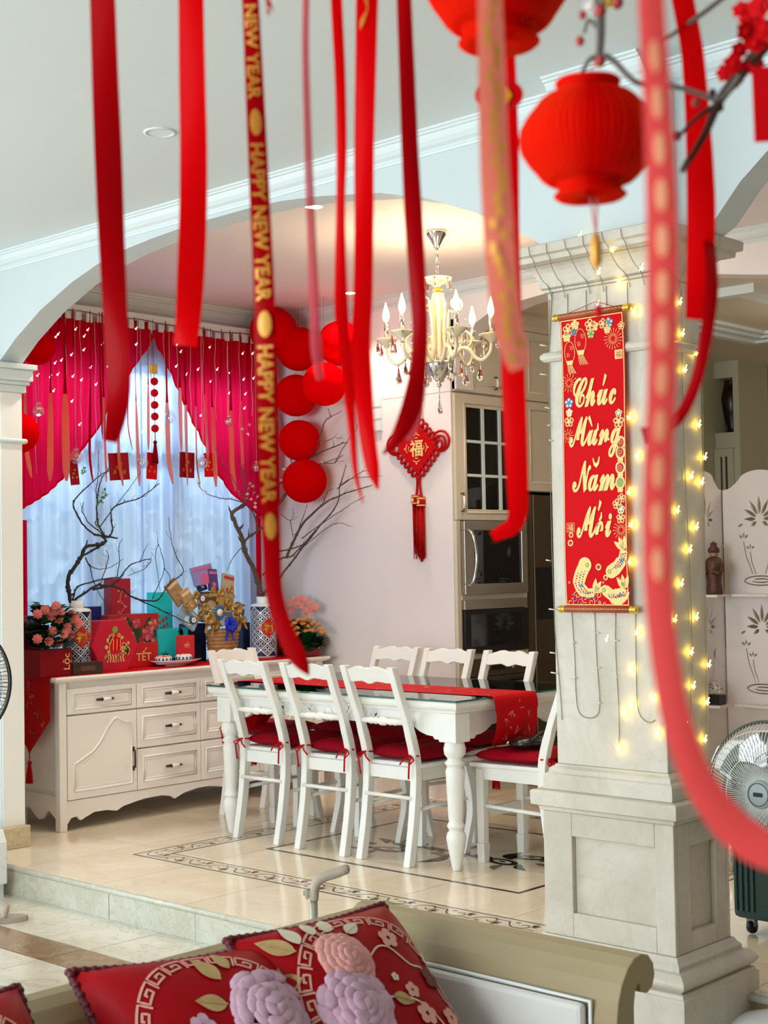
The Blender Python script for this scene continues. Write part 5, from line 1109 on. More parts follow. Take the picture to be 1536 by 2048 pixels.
def leaves(mb, c, n, rad, L, rnd, z0=0., up=.4, mi=0):
    for k in range(n):
        a = rnd.uniform(0, 6.28); q = rad*sqrt(rnd.random()); base = V(c)+V((q*cos(a), q*sin(a), z0+rnd.uniform(-.02, .02))); d = V((cos(a), sin(a), up+rnd.uniform(-.3, .4))).normalized(); l = L*rnd.uniform(.7, 1.2); s_ = d.cross(V((0, 0, 1))).normalized()*l*.36; tip = base+d*l-V((0, 0, l*.15)); m = base+d*l*.5+V((0, 0, l*.10))
        mb.add([base, m+s_, m, m-s_, tip, base+d*l*.25+s_*.7, base+d*l*.25-s_*.7], [(0, 5, 2), (0, 2, 6), (5, 1, 2), (6, 2, 3), (1, 4, 2), (2, 4, 3)], mi, True)
def petals(mb, c, r, rnd, n=7, mi=0, facing=None):
    f = V(facing or (rnd.uniform(-.6, 1), rnd.uniform(-1, .6), rnd.uniform(.2, 1))).normalized(); u = f.orthogonal().normalized(); w_ = f.cross(u)
    for ring, (q, hgt, nn) in enumerate(((1, 0, n), (.62, .22, max(4, n-2)))):
        for k in range(nn):
            a = 2*pi*k/nn+ring*.5; d = u*cos(a)+w_*sin(a); e = f.cross(d); o = V(c)+f*hgt*r
            mb.add([o, o+d*r*q*.6+e*r*q*.42+f*r*.12, o+d*r*q+f*r*.05, o+d*r*q*.6-e*r*q*.42+f*r*.12], [(0, 1, 2, 3)], mi, True)
    mb.sphere(V(c)+f*r*.2, r*.28, 6, 4, mi)
rnd = random.Random(21)
# begonia in a red square pot
t, y0, y1, z0, z1 = card(80, 143, 1299, -6.43, .15, 'flower_pot', 'dark red square pot of pink begonias at the left end of the sideboard', 'potted plant', M_redd)
b = MB(); f = face(-6.43); put_text(b, 'Lộc', lambda a, q: V((-6.4288, y1-.028-q*.9, z0+.075+a)), .06); b.build('gold_lettering', M_goldp, t)
yc_ = (y0+y1)/2
b = MB()
for dz, n_, rd in ((0, 60, .085), (.06, 70, .10), (.12, 60, .095), (.17, 36, .07)): leaves(b, (-6.50, yc_+.005, z1+dz), n_, rd, .085, rnd, .02, .45)
tag(b.build('foliage', M_leaf, t), kind='stuff')
for x, y in ((75, 1228), (112, 1212), (103, 1232), (117, 1238), (108, 1222), (121, 1226), (132, 1262), (140, 1270), (127, 1268), (98, 1283), (118, 1286), (75, 1278), (150, 1238), (156, 1246), (146, 1230), (90, 1220), (135, 1255), (105, 1262)):
    b = MB(); petals(b, hx(x, y, -6.385-.03*rnd.random()), .028, rnd, 8, 0, (1, -.5, .35)); b.build('blossom', M_pinkf, t)
# patterned cylinder vases
M_vw = mat('vase_white_glaze', '#e6e9ea', .2, coat=.4)
def vase(px, ytop, X, label, faceang):
    p = hx(px, 1250, X); zt = hx(px, ytop, X).z; r = .078; t = thing('patterned_vase', label, 'vase', (p.x, p.y, SB)); c = (p.x, p.y, 0)
    MB().lathe([(0, SB), (r-.006, SB), (r, SB+.006), (r, zt-.008), (r-.008, zt), (r*.62, zt+.006), (r*.5, zt+.006)], c, 40).build('vase_body', M_vw, t); MB().lathe([(r+.0003, SB+.012), (r+.0003, zt-.014)], c, 40, cap=False).build('blue_ground', M_blue, t)
    MB().lathe([(r*.5, zt+.004), (r*.52, zt+.045), (r*.48, zt+.046), (r*.46, zt+.01)], c, 20, cap=False).build('neck', M_vw, t)
    b = MB(); f = lambda a, q: V((p.x+(r+.0012)*cos(faceang+a/r), p.y+(r+.0012)*sin(faceang+a/r), SB+.014+q)); Hh = zt-SB-.030; P = 2*pi*r/6
    def seg(p0, p1, wd): n = 5; add_stroke(b, [(p0[0]+(p1[0]-p0[0])*i/n, p0[1]+(p1[1]-p0[1])*i/n) for i in range(n+1)], wd, f)
    nr = int(Hh/(P/1.0)+.5); Q = Hh/nr
    for i in range(6):
        for j in range(nr):
            ox, oy = P*i, Q*j
            seg((ox, oy), (ox+P/2, oy+Q/2), .0066); seg((ox+P/2, oy+Q/2), (ox, oy+Q), .0066); seg((ox, oy), (ox-P/2, oy+Q/2), .0066); seg((ox-P/2, oy+Q/2), (ox, oy+Q), .0066)
            for (dx, dy) in ((0, Q/2), (P/2, 0 if j else Q)):
                xx, yy = ox+dx, oy+dy
                if yy > Hh-.01 or yy < .01: continue
                for s in ((0, 1), (1, 0), (0, -1), (-1, 0)):
                    m0 = (xx+s[0]*P*.17, yy+s[1]*Q*.17); add_stroke(b, [(m0[0]+.0105*cos(k*pi/2+pi/4*0), m0[1]+.0105*sin(k*pi/2)) for k in range(5)], .0040, f)
                for s in (1, -1): seg((xx-P*.30, yy+s*.002), (xx, yy+s*Q*.31), .0032); seg((xx, yy+s*Q*.31), (xx+P*.30, yy+s*.002), .0032)
    tag(b.build('white_pattern', M_vw, t), kind='stuff')
    f2 = lambda k: (lambda a, q: V((p.x+(r+k)*cos(faceang+.1+a/r), p.y+(r+k)*sin(faceang+.1+a/r), SB+Hh*.62+q)))
    b = MB(); D_ = .062
    b.grid(lambda u, v: f2(.0024)((u-v)*D_, (u+v-1)*D_), 10, 10); b.build('red_diamond', mat('vase_red_enamel', '#c5281c', .3), t)
    b = MB(); put_text(b, '福', f2(.0032), .062, .03); b.build('gold_character', M_gold, t); return p, zt, r
va = vase(153, 1218, -6.60, 'blue and white patterned vase holding the bare left branch, behind the begonias', -.35)
vb = vase(527, 1208, -6.60, 'blue and white patterned vase holding the blossoming branches, right of the gift basket', -.45)
card(44, 84, 1243, -6.66, .12, 'gift_box', 'purple red gift box at the far left end, half hidden by the jamb', 'gift box', mat('purple_box', '#7d1250', .4))
card(178, 203, 1213, -6.76, .05, 'gift_box', 'narrow dark blue box behind the left vase', 'gift box', mat('navy_box', '#14277a', .4))
t, y0, y1, z0, z1 = card(146, 206, 1324, -6.42, .05, 'wooden_plaque', 'small dark brown wooden box in front of the left vase', 'box', mat('dark_wood', '#3a241c', .5, noise=.4, nscale=40)); b = MB(); b.poly([(y0+.05, z0+.018), (y1-.05, z0+.018), (y1-.05, z1-.02), (y0+.05, z1-.02)], lambda a, q: V((-6.4188, a, q))); b.build('worn_label', mat('worn_wood_label', '#5a3c30', .6), t)
# hexagonal red box
Xh = -6.50; a = hx(183, 1290, Xh); c = hx(276, 1290, Xh); zt = hx(230, 1240, Xh).z; zb = SB; hy_, hz_ = (a.y+c.y)/2, (zb+zt)/2; hw, hh = (c.y-a.y)/2, (zt-zb)/2
t = thing('hexagon_box', 'hexagonal red gift box with golden fruit basket print', 'gift box', (Xh, hy_, zb))
hexo = [(-hw*.56, hh), (hw*.50, hh), (hw, .0), (hw*.52, -hh), (-hw*.52, -hh), (-hw, 0)]
MB().prism(hexo, lambda u, v, d: V((Xh+d, hy_+u, hz_+v)), -.09, 0).build('box_body', mat('crimson_card', '#c01230', .42), t, bev=.003)
b = MB(); f = lambda u, v: V((Xh+.0012, hy_+u, hz_+v)); g_ = lambda u, v: V((Xh+.0018, hy_+u, hz_+v)); rr = random.Random(5)
b.poly(ell(0, .01, hw*.30, hh*.32, 18), f, 1)
for k in range(4): add_stroke(b, [(-hw*.25+k*hw*.16, -hh*.2+.02*0), (-hw*.22+k*hw*.15, hh*.25)], .003, g_, 0)
for k in range(26):
    a_ = rr.uniform(0, 6.28); q = rr.uniform(.36, .72); blossom_print(b, g_, hw*q*.85*cos(a_), -hh*.12+hh*q*.95*sin(a_)*.8, .008+.006*rr.random(), 0 if k % 3 else 2)
for k in range(7): add_stroke(b, [(-hw*.35+k*hw*.12, -hh*.35), (-hw*.28+k*hw*.1, -hh*.5), (-hw*.35+k*hw*.12, -hh*.66)], .006, g_, 0)
b.poly(ell(0, hh*.62, hw*.12, hh*.14, 12), g_, 3)
tag(b.build('gold_print', [M_goldp, M_redp, M_orangef, M_leafl], t), kind='stuff')
# floral box with lettering
t, y0, y1, z0, z1 = card(216, 317, 1228, -6.66, .07, 'gift_box', 'peony printed gift box with gold lettering, behind the hexagonal box', 'gift box', mat('rose_box', '#b3212c', .45))
b = MB(); f = face(-6.66); rr = random.Random(8)
M_pk = mat('print_peony', '#d9697a', .5); M_pk2 = mat('print_peony_dark', '#c23f55', .5); M_pch = mat('print_peach', '#dd8f6e', .5)
for k in range(44): b.poly(drop(y0+.04+(y1-y0-.08)*rr.random(), z0+.05+(z1-z0-.10)*rr.random(), .06, .034, rr.uniform(0, 6)), (lambda k: lambda a, q: V((-6.6588+.00001*k, min(max(a, y0), y1), min(q, z1))))(k), 2)
for (u, v, r, mi) in ((.28, .85, .035, 0), (.42, .55, .04, 3), (.78, .62, .045, 0), (.66, .38, .03, 0), (.92, .45, .03, 3), (.15, .6, .03, 3), (.55, .82, .03, 0), (.88, .78, .035, 3), (.5, .3, .035, 0), (.82, .25, .035, 0), (.30, .32, .03, 3)): rose(b, (lambda a, q: V((-6.6583, a, q))), y0+(y1-y0)*u, z0+(z1-z0)*v, r, mi, 1)
tag(b.build('peony_print', [M_pk, M_pk2, M_leaf, M_pch], t), kind='stuff')
t, y0, y1, z0, z1 = card(252, 316, 1286, -6.62, .03, 'gift_box', 'low red box with gold new year lettering between hexagonal box and plate', 'gift box', mat('bright_red_card', '#c8141e', .4)); b = MB(); f = lambda a, q: V((-6.6188, (y0+y1)/2+.01+a, z0+.062+q))
put_text(b, 'TÊT', f, .062, .01); add_stroke(b, [(.008, .03), (.02, .045)], .006, f); b.build('gold_lettering', M_goldp, t)
t, y0, y1, z0, z1 = card(222, 261, 1157, -6.72, .07, 'gift_box', 'tall narrow crimson box with blossom print standing at the back', 'gift box', mat('maroon_box', '#a81a34', .45)); b = MB(); f = face(-6.72)
add_stroke(b, [tuple(q)[:2] for q in catmull([(y0+.08, z1-.06, 0), (y0+.06, z1-.12, 0), (y0+.09, z1-.16, 0), (y0+.05, z1-.21, 0)], 4)], .004, f)
for k in range(6): blossom_print(b, f, y0+.05+.05*(k % 2), z1-.07-.03*k, .007)
tag(b.build('pale_print', M_pinkl, t), kind='stuff')
M_tb = mat('turquoise_card', '#26dce2', .4)
t, y0, y1, z0, z1 = card(306, 345, 1184, -6.73, .06, 'gift_box', 'tall turquoise gift box with pink blossoms printed low, at the back', 'gift box', M_tb); b = MB(); f = face(-6.73)
for k in range(9): rose(b, f, y0+.04+.075*((k*37) % 10)/10, z1-.14-.012*k, .012, 0, 1)
tag(b.build('blossom_print', [M_pk, M_pk2], t), kind='stuff')
t, y0, y1, z0, z1 = card(316, 376, 1257, -6.64, .06, 'gift_box', 'low turquoise gift box with a dark flower, behind the plate', 'gift box', mat('teal_card', '#1cc4c8', .4)); b = MB(); f = face(-6.64)
for k in range(5): b.poly(drop(y0+.045, z0+.03, .05, .016, .5+k*.5), f)
for k in range(4): b.poly(drop(y1-.04, z1-.02, .04, .02, 2.5+k*.6), f)
tag(b.build('leaf_print', mat('print_dark_green', '#1f4a3a', .5), t), kind='stuff')
t, y0, y1, z0, z1 = card(358, 389, 1271, -6.55, .03, 'gift_box', 'small bright red new year box leaning right behind the plate', 'gift box', mat('scarlet_card', '#d3202a', .4)); b = MB(); f = lambda a, q: V((-6.5488, (y0+y1)/2+a, z0+(z1-z0)*.66+q)); put_text(b, 'TÊT', f, .026, .01); add_stroke(b, [(.004, .013), (.009, .019)], .003, f); b.poly([(-.04, -.075), (.04, -.075), (.04, -.055), (-.04, -.045)], f, 1); b.build('gold_lettering', [M_goldp, M_orangef], t)
card(377, 412, 1247, -6.68, .09, 'gift_bag', 'dark navy gift bag between small red box and basket', 'gift bag', mat('navy_bag', '#1d2a55', .45, noise=.4, nscale=30))
card(486, 500, 1245, -6.70, .08, 'gift_bag', 'dark blue gift bag squeezed between basket and right vase', 'gift bag', mat('dark_blue_bag', '#222f52', .45))
card(556, 604, 1262, -6.70, .12, 'flower_pot', 'dark red pot behind the right vase, holding salmon pink flowers', 'potted plant', M_redd)
# plate with two little cups
p = hx(352, 1326, -6.54)
t = thing('serving_plate', 'oval white plate with blue rim on the sideboard runner', 'plate', (p.x, p.y, SB)); M_ = Matrix.Diagonal((.62, 1, 1))
MB().lathe([(0, SB+.006), (.085, SB+.006), (.12, SB+.014), (.165, SB+.030), (.168, SB+.034), (.163, SB+.034), (.118, SB+.020), (.08, SB+.011), (0, SB+.011)], (p.x, p.y, 0), 36, M=M_).build('plate_body', M_porc, t)
MB().lathe([(.125, SB+.0225), (.160, SB+.0345), (.164, SB+.0352)], (p.x, p.y, 0), 36, M=M_, cap=False).build('blue_rim', M_blue, t); MB().lathe([(0, SB), (.07, SB), (.075, SB+.008), (0, SB+.008)], (p.x, p.y, 0), 24, M=M_).build('foot', M_porc, t)
for x, lab in ((327, 'left'), (367, 'right')):
    q = hx(x, 1318, -6.54); t = thing('patterned_cup', 'small blue patterned cup with white filling, %s one on the plate' % lab, 'cup', (q.x, q.y, SB+.011), 'cups on the oval plate'); c = (q.x, q.y, SB+.011)
    MB().lathe([(0, 0), (.040, 0), (.047, .008), (.049, .040), (.046, .042), (.044, .03), (0, .03)], c, 24).build('cup_body', M_vw, t); b = MB(); f = lambda a, w_: V((q.x+.0495*cos(a/.0495), q.y+.0495*sin(a/.0495), SB+.011+w_))
    for k in range(14): add_stroke(b, [(.022*k, .008), (.022*k+.011, .035), (.022*k+.022, .008)], .006, f); add_stroke(b, [(.022*k+.006, .036), (.022*k+.011, .02), (.022*k+.016, .036)], .004, f)
    tag(b.build('blue_pattern', M_blue, t), kind='stuff'); b = MB(); 
    for k in range(16): a = rnd.uniform(0, 6.28); w_ = .036*sqrt(rnd.random()); b.sphere((q.x+w_*cos(a), q.y+w_*sin(a), SB+.052), .009, 6, 5)
    tag(b.build('sweet_filling', M_whitef if lab == 'right' else M_pinkl, t), kind='stuff')
# flowers at the right end
p = hx(598, 1250, -6.62); tt = [o for o in COL.objects if o.get('label', '').startswith('dark red pot behind')][0]
b = MB(); leaves(b, (-6.68, p.y-.02, SB+.16), 70, .075, .09, rnd, .0, .6); tag(b.build('foliage', M_leaf, tt), kind='stuff')
for x, y in ((578, 1205), (590, 1198), (600, 1196), (612, 1200), (622, 1208), (606, 1212), (594, 1210), (630, 1214), (618, 1220), (584, 1218), (575, 1228), (610, 1226), (626, 1222), (600, 1206)):
    b = MB(); petals(b, nearer(x, y, -6.64, 6.30), .024, rnd, 7, 0, (.7, -.7, .4)); b.build('blossom', M_pinkl, tt)
Xk = -6.44; a, c = hx(600, 1300, Xk), hx(652, 1300, Xk)
t = thing('flower_pot', 'red square pot of orange kalanchoe with gold lettering at the right end of the sideboard', 'potted plant', (Xk-.07, (a.y+c.y)/2, SB)); MB().box(Xk-.15, Xk, a.y, min(c.y, 6.33), SB, a.z).build('box_body', mat('pot_red_card', '#a8101c', .4), t, bev=.002)
b = MB(); put_text(b, 'Phú', lambda q, w_: V((Xk+.0012, (a.y+c.y)/2+.015+q, SB+.06+w_)), .055); b.build('gold_lettering', M_goldp, t)
pc = V((Xk-.06, (a.y+c.y)/2-.01, a.z)); b = MB(); leaves(b, pc, 90, .075, .11, rnd, .0, .55); leaves(b, pc+V((0, 0, .04)), 30, .05, .08, rnd, 0, .9); tag(b.build('foliage', M_leaf, t), kind='stuff')
for x, y in ((578, 1252), (588, 1246), (600, 1240), (612, 1238), (620, 1240), (606, 1248), (594, 1256), (584, 1262), (582, 1272), (628, 1246), (636, 1250), (640, 1258), (648, 1264), (618, 1252), (624, 1260), (612, 1262), (632, 1262), (590, 1268)):
    b = MB(); q = nearer(x, y, Xk-.04, 6.28)
    for k in range(5): petals(b, q+V((rnd.uniform(-.016, .016), rnd.uniform(-.016, .016), rnd.uniform(-.006, .006))), .014, rnd, 4, 0, (.5, -.5, .8))
    b.tube([q, V((pc.x, pc.y, pc.z+.03)).lerp(q, .3)], .002, 4, 1); b.build('blossom_cluster', [M_orangef, M_leaf], t)

# ================================================================ gift basket
Xg = -6.58; gc = hx(447, 1290, Xg)
t = thing('gift_basket', 'woven gift basket of wrapped packets with gold flowers and a blue bow', 'gift basket', (gc.x, gc.y, SB))
M_wick = mat('wicker', '#b98a58', .6, noise=.35, nscale=60, bump=.6, bscale=120)
b = MB(); zt = hx(447, 1262, Xg).z
for k in range(9):
    z = SB+(zt-SB)*k/8; r = .085+.020*k/8; b.tube([(gc.x-.01+r*.75*cos(a), gc.y+r*sin(a), z+.004*sin(8*a+k*pi)) for a in [2*pi*i/32 for i in range(33)]], .0085, 5, cap=False)
tag(b.build('woven_side', M_wick, t), kind='stuff'); MB().lathe([(0, SB), (.088, SB), (.105, zt)], (gc.x-.01, gc.y, 0), 24, M=Matrix.Diagonal((.75, 1, 1)), cap=False).build('basket_liner', M_wick, t)
pkt = [(352, 1185, 36, 58, -34, '#a98660', 'k'), (377, 1236, 52, 40, 38, '#9fc2d4', 'b'), (405, 1150, 62, 44, -10, '#8d86c0', 'p'), (425, 1160, 26, 50, 4, '#4c3a78', 'p'), (400, 1165, 26, 40, -14, '#20306b', 'b'), (455, 1172, 34, 56, 14, '#c0b08c', 'g'), (452, 1200, 44, 40, 10, '#d0a050', 'g'), (376, 1200, 30, 50, -28, '#b89468', 'k'), (420, 1205, 70, 50, 0, '#8a6a44', 'k'), (478, 1225, 26, 44, 20, '#2c4270', 'b'), (445, 1235, 60, 40, 0, '#8aa0a8', 'b'), (410, 1230, 34, 34, 12, '#6f92a8', 'b')]
for i, (x, y, wd, h, rot, colr, k) in enumerate(pkt):
    p = hx(x, y, Xg-.05+.012*(i % 4)); M = Matrix.Translation(p) @ Matrix.Rotation(radians(-12), 4, 'Y') @ Matrix.Rotation(-radians(rot), 4, 'X')
    o = MB().obox(M, .022, wd/390., h/385.).build('wrapped_packet', mat('packet_'+colr, colr, .3, noise=.35, nscale=45), t, bev=.004)
    b = MB(); f = lambda a, q: M @ V((.0124, a, q)); b.poly([(-wd/900., h/1500.), (wd/900., h/1500.), (wd/900., h/1000.), (-wd/900., h/1000.)], f); b.poly(ell(0, -h/1700., wd/1700., wd/1700., 10), f); b.build('packet_label', mat('label_'+k, {'k': '#e0c79a', 'b': '#e8eef2', 'p': '#c45a8c', 'g': '#b9343a'}[k], .4), o)
def bow(x, y, X, r, m, name, n=9):
    p = hx(x, y, X); b = MB(); rr = random.Random(int(x))
    for k in range(n):
        a = 2*pi*k/n+rr.uniform(-.2, .2); tl = rr.uniform(.2, .8); d = V((tl, cos(a), sin(a))).normalized(); e = d.cross(V((1, 0, 0))).normalized()*r*.24
        l = [p, p+d*r*.55+V((r*.3, 0, 0)), p+d*r, p+d*r*.6-V((r*.12, 0, 0)), p]
        b.add([q+e*s for q in l for s in (-1, 1)], [(i*2, i*2+1, i*2+3, i*2+2) for i in range(4)], 0, True)
    for s in (-1, 1): b.add([p+V((.004, s*.006-.008, 0)), p+V((.004, s*.006+.008, 0)), p+V((.008, s*.03+.010, -r*1.9)), p+V((.008, s*.03-.010, -r*1.7))], [(0, 1, 2, 3)])
    return b.build(name, m, t)
bow(458, 1250, Xg+.07, .052, mat('blue_satin', '#1a35c8', .25), 'blue_bow', 11); M_gw = mat('gold_wrapping', '#b8934a', .35, metal=.4)
for x, y, r in ((417, 1238, .045), (400, 1225, .03), (472, 1218, .045), (468, 1240, .035), (430, 1250, .035), (440, 1185, .03), (390, 1190, .03), (425, 1180, .022), (460, 1180, .026), (372, 1210, .022), (410, 1215, .03), (455, 1205, .03), (484, 1240, .03)): bow(x, y, Xg+.035, r, M_gw, 'gold_flower', 10)
p = hx(440, 1225, Xg+.04); b = MB()
for k in range(16): a = 2*pi*k/16; b.poly(drop(p.y+.022*cos(a), p.z+.022*sin(a), .032, .012, a), lambda u, v: V((p.x, u, v)))
b.build('blue_rosette', mat('rosette_blue', '#2f6a96', .4), t); MB().lathe([(0, .004), (.020, .004), (.022, 0)], p, 16, M=Matrix.Rotation(pi/2, 3, 'Y')).build('rosette_centre', M_whitef, t)
for x, y in ((403, 1197), (385, 1240)):
    q = hx(x, y, Xg+.03); MB().lathe([(0, .012), (.022, .012), (.026, 0), (0, 0)], q, 18, M=Matrix.Rotation(pi/2, 3, 'Y')).build('round_tin', mat('tin_blue', '#31507a', .3), t); MB().lathe([(.004, .0125), (.011, .0135), (.016, .0125)], q, 18, M=Matrix.Rotation(pi/2, 3, 'Y'), cap=False).build('tin_label', M_whitef, t)

# ================================================================ branches in the two vases
def br(lst, org, sc, X, Y, r0, r1, mb, rr, twig=0.):
    pts = [nearer(org[0]+x/sc, org[1]+y/sc, X, Y) for x, y in lst]; c = catmull(pts, 4); n = len(c)
    c = [q+V((rr.uniform(-1, 1), rr.uniform(-1, 1), rr.uniform(-1, 1)))*.0022*(0 < i < n-1) for i, q in enumerate(c)]; r0 *= 1.25; r1 *= 1.3; mb.tube(c, [r0+(r1-r0)*i/(n-1) for i in range(n)], 6)
    for i in range(2, n-1):
        if rr.random() < twig:
            tg = (c[i]-c[i-1]).normalized(); d = (tg*.6+V((rr.uniform(-.5, .5), rr.uniform(-.8, .8), rr.uniform(-.5, .9)))).normalized(); L = rr.uniform(.015, .06); mb.tube([c[i], c[i]+d*L*.6, c[i]+d*L+V((0, 0, .008))], [r1*.9, r1*.7, .0008], 4)
        elif rr.random() < .35: mb.sphere(c[i], (r0+(r1-r0)*i/(n-1))*1.45, 6, 4)
rr = random.Random(12); o1, s1 = (100, 900), 5.12
BL = [([(215, 1560), (185, 1400), (190, 1290), (250, 1200), (320, 1090), (370, 990), (520, 965), (575, 930)], .0085, .007), ([(370, 990), (380, 920)], .004, .002), ([(320, 1090), (460, 1010), (560, 955)], .005, .005), ([(575, 930), (540, 890), (430, 850), (330, 750), (270, 650), (245, 520), (390, 370), (500, 270), (620, 190)], .005, .002), ([(560, 900), (500, 830), (400, 750), (345, 660), (325, 600), (345, 530)], .0035, .0012),
      ([(575, 900), (510, 800), (480, 680), (480, 560), (490, 430), (520, 320), (545, 260), (640, 190)], .0045, .0015), ([(480, 560), (475, 400), (490, 240), (495, 0)], .0022, .001), ([(590, 900), (640, 830), (630, 720), (632, 610), (760, 535), (900, 500), (1030, 410), (1120, 345)], .0042, .0018), ([(510, 790), (640, 610), (780, 440), (930, 220)], .0028, .001), ([(560, 880), (690, 905)], .005, .003),
      ([(230, 1550), (280, 1400), (440, 1350), (620, 1310), (720, 1300), (810, 1190), (920, 1140), (1010, 1115), (1030, 1140), (960, 1220), (800, 1290)], .004, .0012), ([(920, 1140), (1005, 955)], .002, .001), ([(250, 1540), (420, 1420), (500, 1380), (610, 1395), (720, 1310)], .006, .004), ([(440, 1430), (620, 1390), (760, 1440), (850, 1510), (1000, 1545), (1120, 1520), (1220, 1370), (1365, 1245), (1300, 1100), (1240, 920), (1215, 690)], .0055, .0012), ([(850, 1510), (1100, 1620), (1350, 1740), (1500, 1800)], .0035, .0012),
      ([(360, 1100), (410, 1200), (440, 1330), (490, 1440), (590, 1610)], .003, .001), ([(390, 1160), (470, 1215), (600, 1210), (750, 1115)], .0022, .001), ([(530, 1330), (600, 1100), (570, 1020)], .0022, .001), ([(690, 1300), (710, 1130), (705, 990), (740, 910)], .0022, .001), ([(1050, 1520), (1170, 1210), (1110, 960), (1105, 910)], .0022, .001), ([(1110, 960), (1080, 1100), (1130, 1440)], .0018, .001), ([(1170, 1210), (1235, 1310), (1220, 1380)], .0018, .0012)]
t = thing('branch_arrangement', 'bare dark budding branch standing in the left patterned vase', 'branch', (va[0].x, va[0].y, SB+.2))
b = MB()
for l, a, c in BL: br(l, o1, s1, -6.60, 6.3, a, c, b, rr, .22)
o = b.build('bare_twigs', M_barkd, t); o['kind'] = 'stuff'
def sprig(mb, p, r, rr, n=5):
    for k in range(n): a = rr.uniform(0, 6.28); d = V((rr.uniform(-.3, .6), cos(a), sin(a)+.5)).normalized(); e = d.cross(V((1, 0, 0))).normalized()*r*.22; mb.add([p, p+d*r*.5+e, p+d*r, p+d*r*.5-e], [(0, 1, 2, 3)])
b = MB()
for x, y in ((325, 230), (345, 200), (550, 420), (545, 470), (520, 540), (505, 550), (460, 760), (560, 460)): sprig(b, hx(o1[0]+x/s1, o1[1]+y/s1, -6.59), .022, rr)
tag(b.build('young_leaves', mat('sprout_green', '#3c7a4a', .5), t), kind='stuff')
o2, s2 = (380, 780), 3.84
BR = [([(545, 1590), (530, 1500), (490, 1380), (430, 1260), (400, 1140), (340, 1010), (325, 940), (420, 880)], .0125, .008), ([(400, 1190), (430, 1150), (520, 1080), (560, 1060)], .007, .005), ([(520, 1080), (490, 960), (430, 870)], .004, .002), ([(430, 870), (330, 840), (230, 830), (120, 790), (60, 730)], .003, .0012), ([(420, 870), (300, 620), (180, 440)], .0025, .001), ([(440, 860), (420, 720), (390, 590)], .004, .003), ([(280, 1390), (330, 1290), (430, 1170)], .0015, .0025),
      ([(560, 1580), (600, 1530), (690, 1440), (850, 1230), (1000, 1040), (1130, 880), (1150, 740), (1200, 580)], .007, .0018), ([(560, 1420), (690, 1300), (800, 1260), (960, 1080)], .006, .002), ([(740, 1290), (850, 1050), (1010, 890), (1130, 820), (1300, 760), (1400, 730)], .007, .002), ([(660, 1240), (860, 1190), (1000, 1030)], .004, .002), ([(860, 1140), (1010, 1030), (1200, 900), (1350, 810)], .003, .001), ([(850, 1220), (1100, 1030), (1220, 1045)], .0025, .001), ([(530, 980), (690, 870), (850, 600), (960, 500), (1150, 420), (1170, 400)], .0055, .002),
      ([(960, 500), (1030, 260), (1080, 210), (1170, 160)], .0035, .0012), ([(1080, 210), (1065, 140)], .0022, .001), ([(600, 760), (690, 720), (830, 620), (1000, 570), (1180, 500)], .0045, .0015), ([(780, 560), (720, 300), (680, 130)], .003, .001), ([(660, 900), (740, 780), (860, 690)], .0028, .0012), ([(1010, 890), (1060, 780), (1100, 760)], .0025, .001), ([(1110, 560), (1240, 340), (1280, 300), (1260, 170)], .0022, .001), ([(1150, 740), (1300, 640), (1380, 610)], .0028, .001), ([(1130, 760), (1240, 680), (1480, 660)], .0028, .001), ([(690, 950), (770, 1000), (800, 940)], .0022, .001), ([(770, 1000), (790, 1130)], .002, .0015), ([(840, 1050), (900, 880)], .0025, .001), ([(1040, 400), (1100, 370), (1170, 370)], .002, .001), ([(1000, 560), (1110, 560), (1160, 490)], .002, .001)]
t = thing('branch_arrangement', 'large budding peach branches with small blossoms standing in the right patterned vase', 'branch', (vb[0].x, vb[0].y, SB+.2))
b = MB()
for l, a, c in BR: br(l, o2, s2, -6.60, 6.29, a, c, b, rr, .4)
o = b.build('branches', M_bark, t); o['kind'] = 'stuff'
bw_, bg = MB(), MB()
for x, y in ((400, 300), (455, 270), (445, 340), (790, 385), (810, 430), (810, 560), (810, 630), (790, 640), (670, 215), (720, 610), (460, 720), (490, 790), (380, 790), (60, 720), (110, 785), (440, 800), (470, 840), (500, 870), (520, 820), (450, 760), (480, 740), (700, 690), (720, 680), (1110, 370), (1010, 555), (500, 900), (430, 830)):
    p = nearer(o2[0]+x/s2, o2[1]+y/s2, -6.58, 6.27)
    if (x*7+y) % 3: petals(bw_, p, .011, rr, 5, 0)
    sprig(bg, p, .016, rr, 4)
tag(bw_.build('blossoms', mat('pale_blossom', '#f0d8cf', .6), t), kind='stuff'); tag(bg.build('young_leaves', M_leafl, t), kind='stuff')
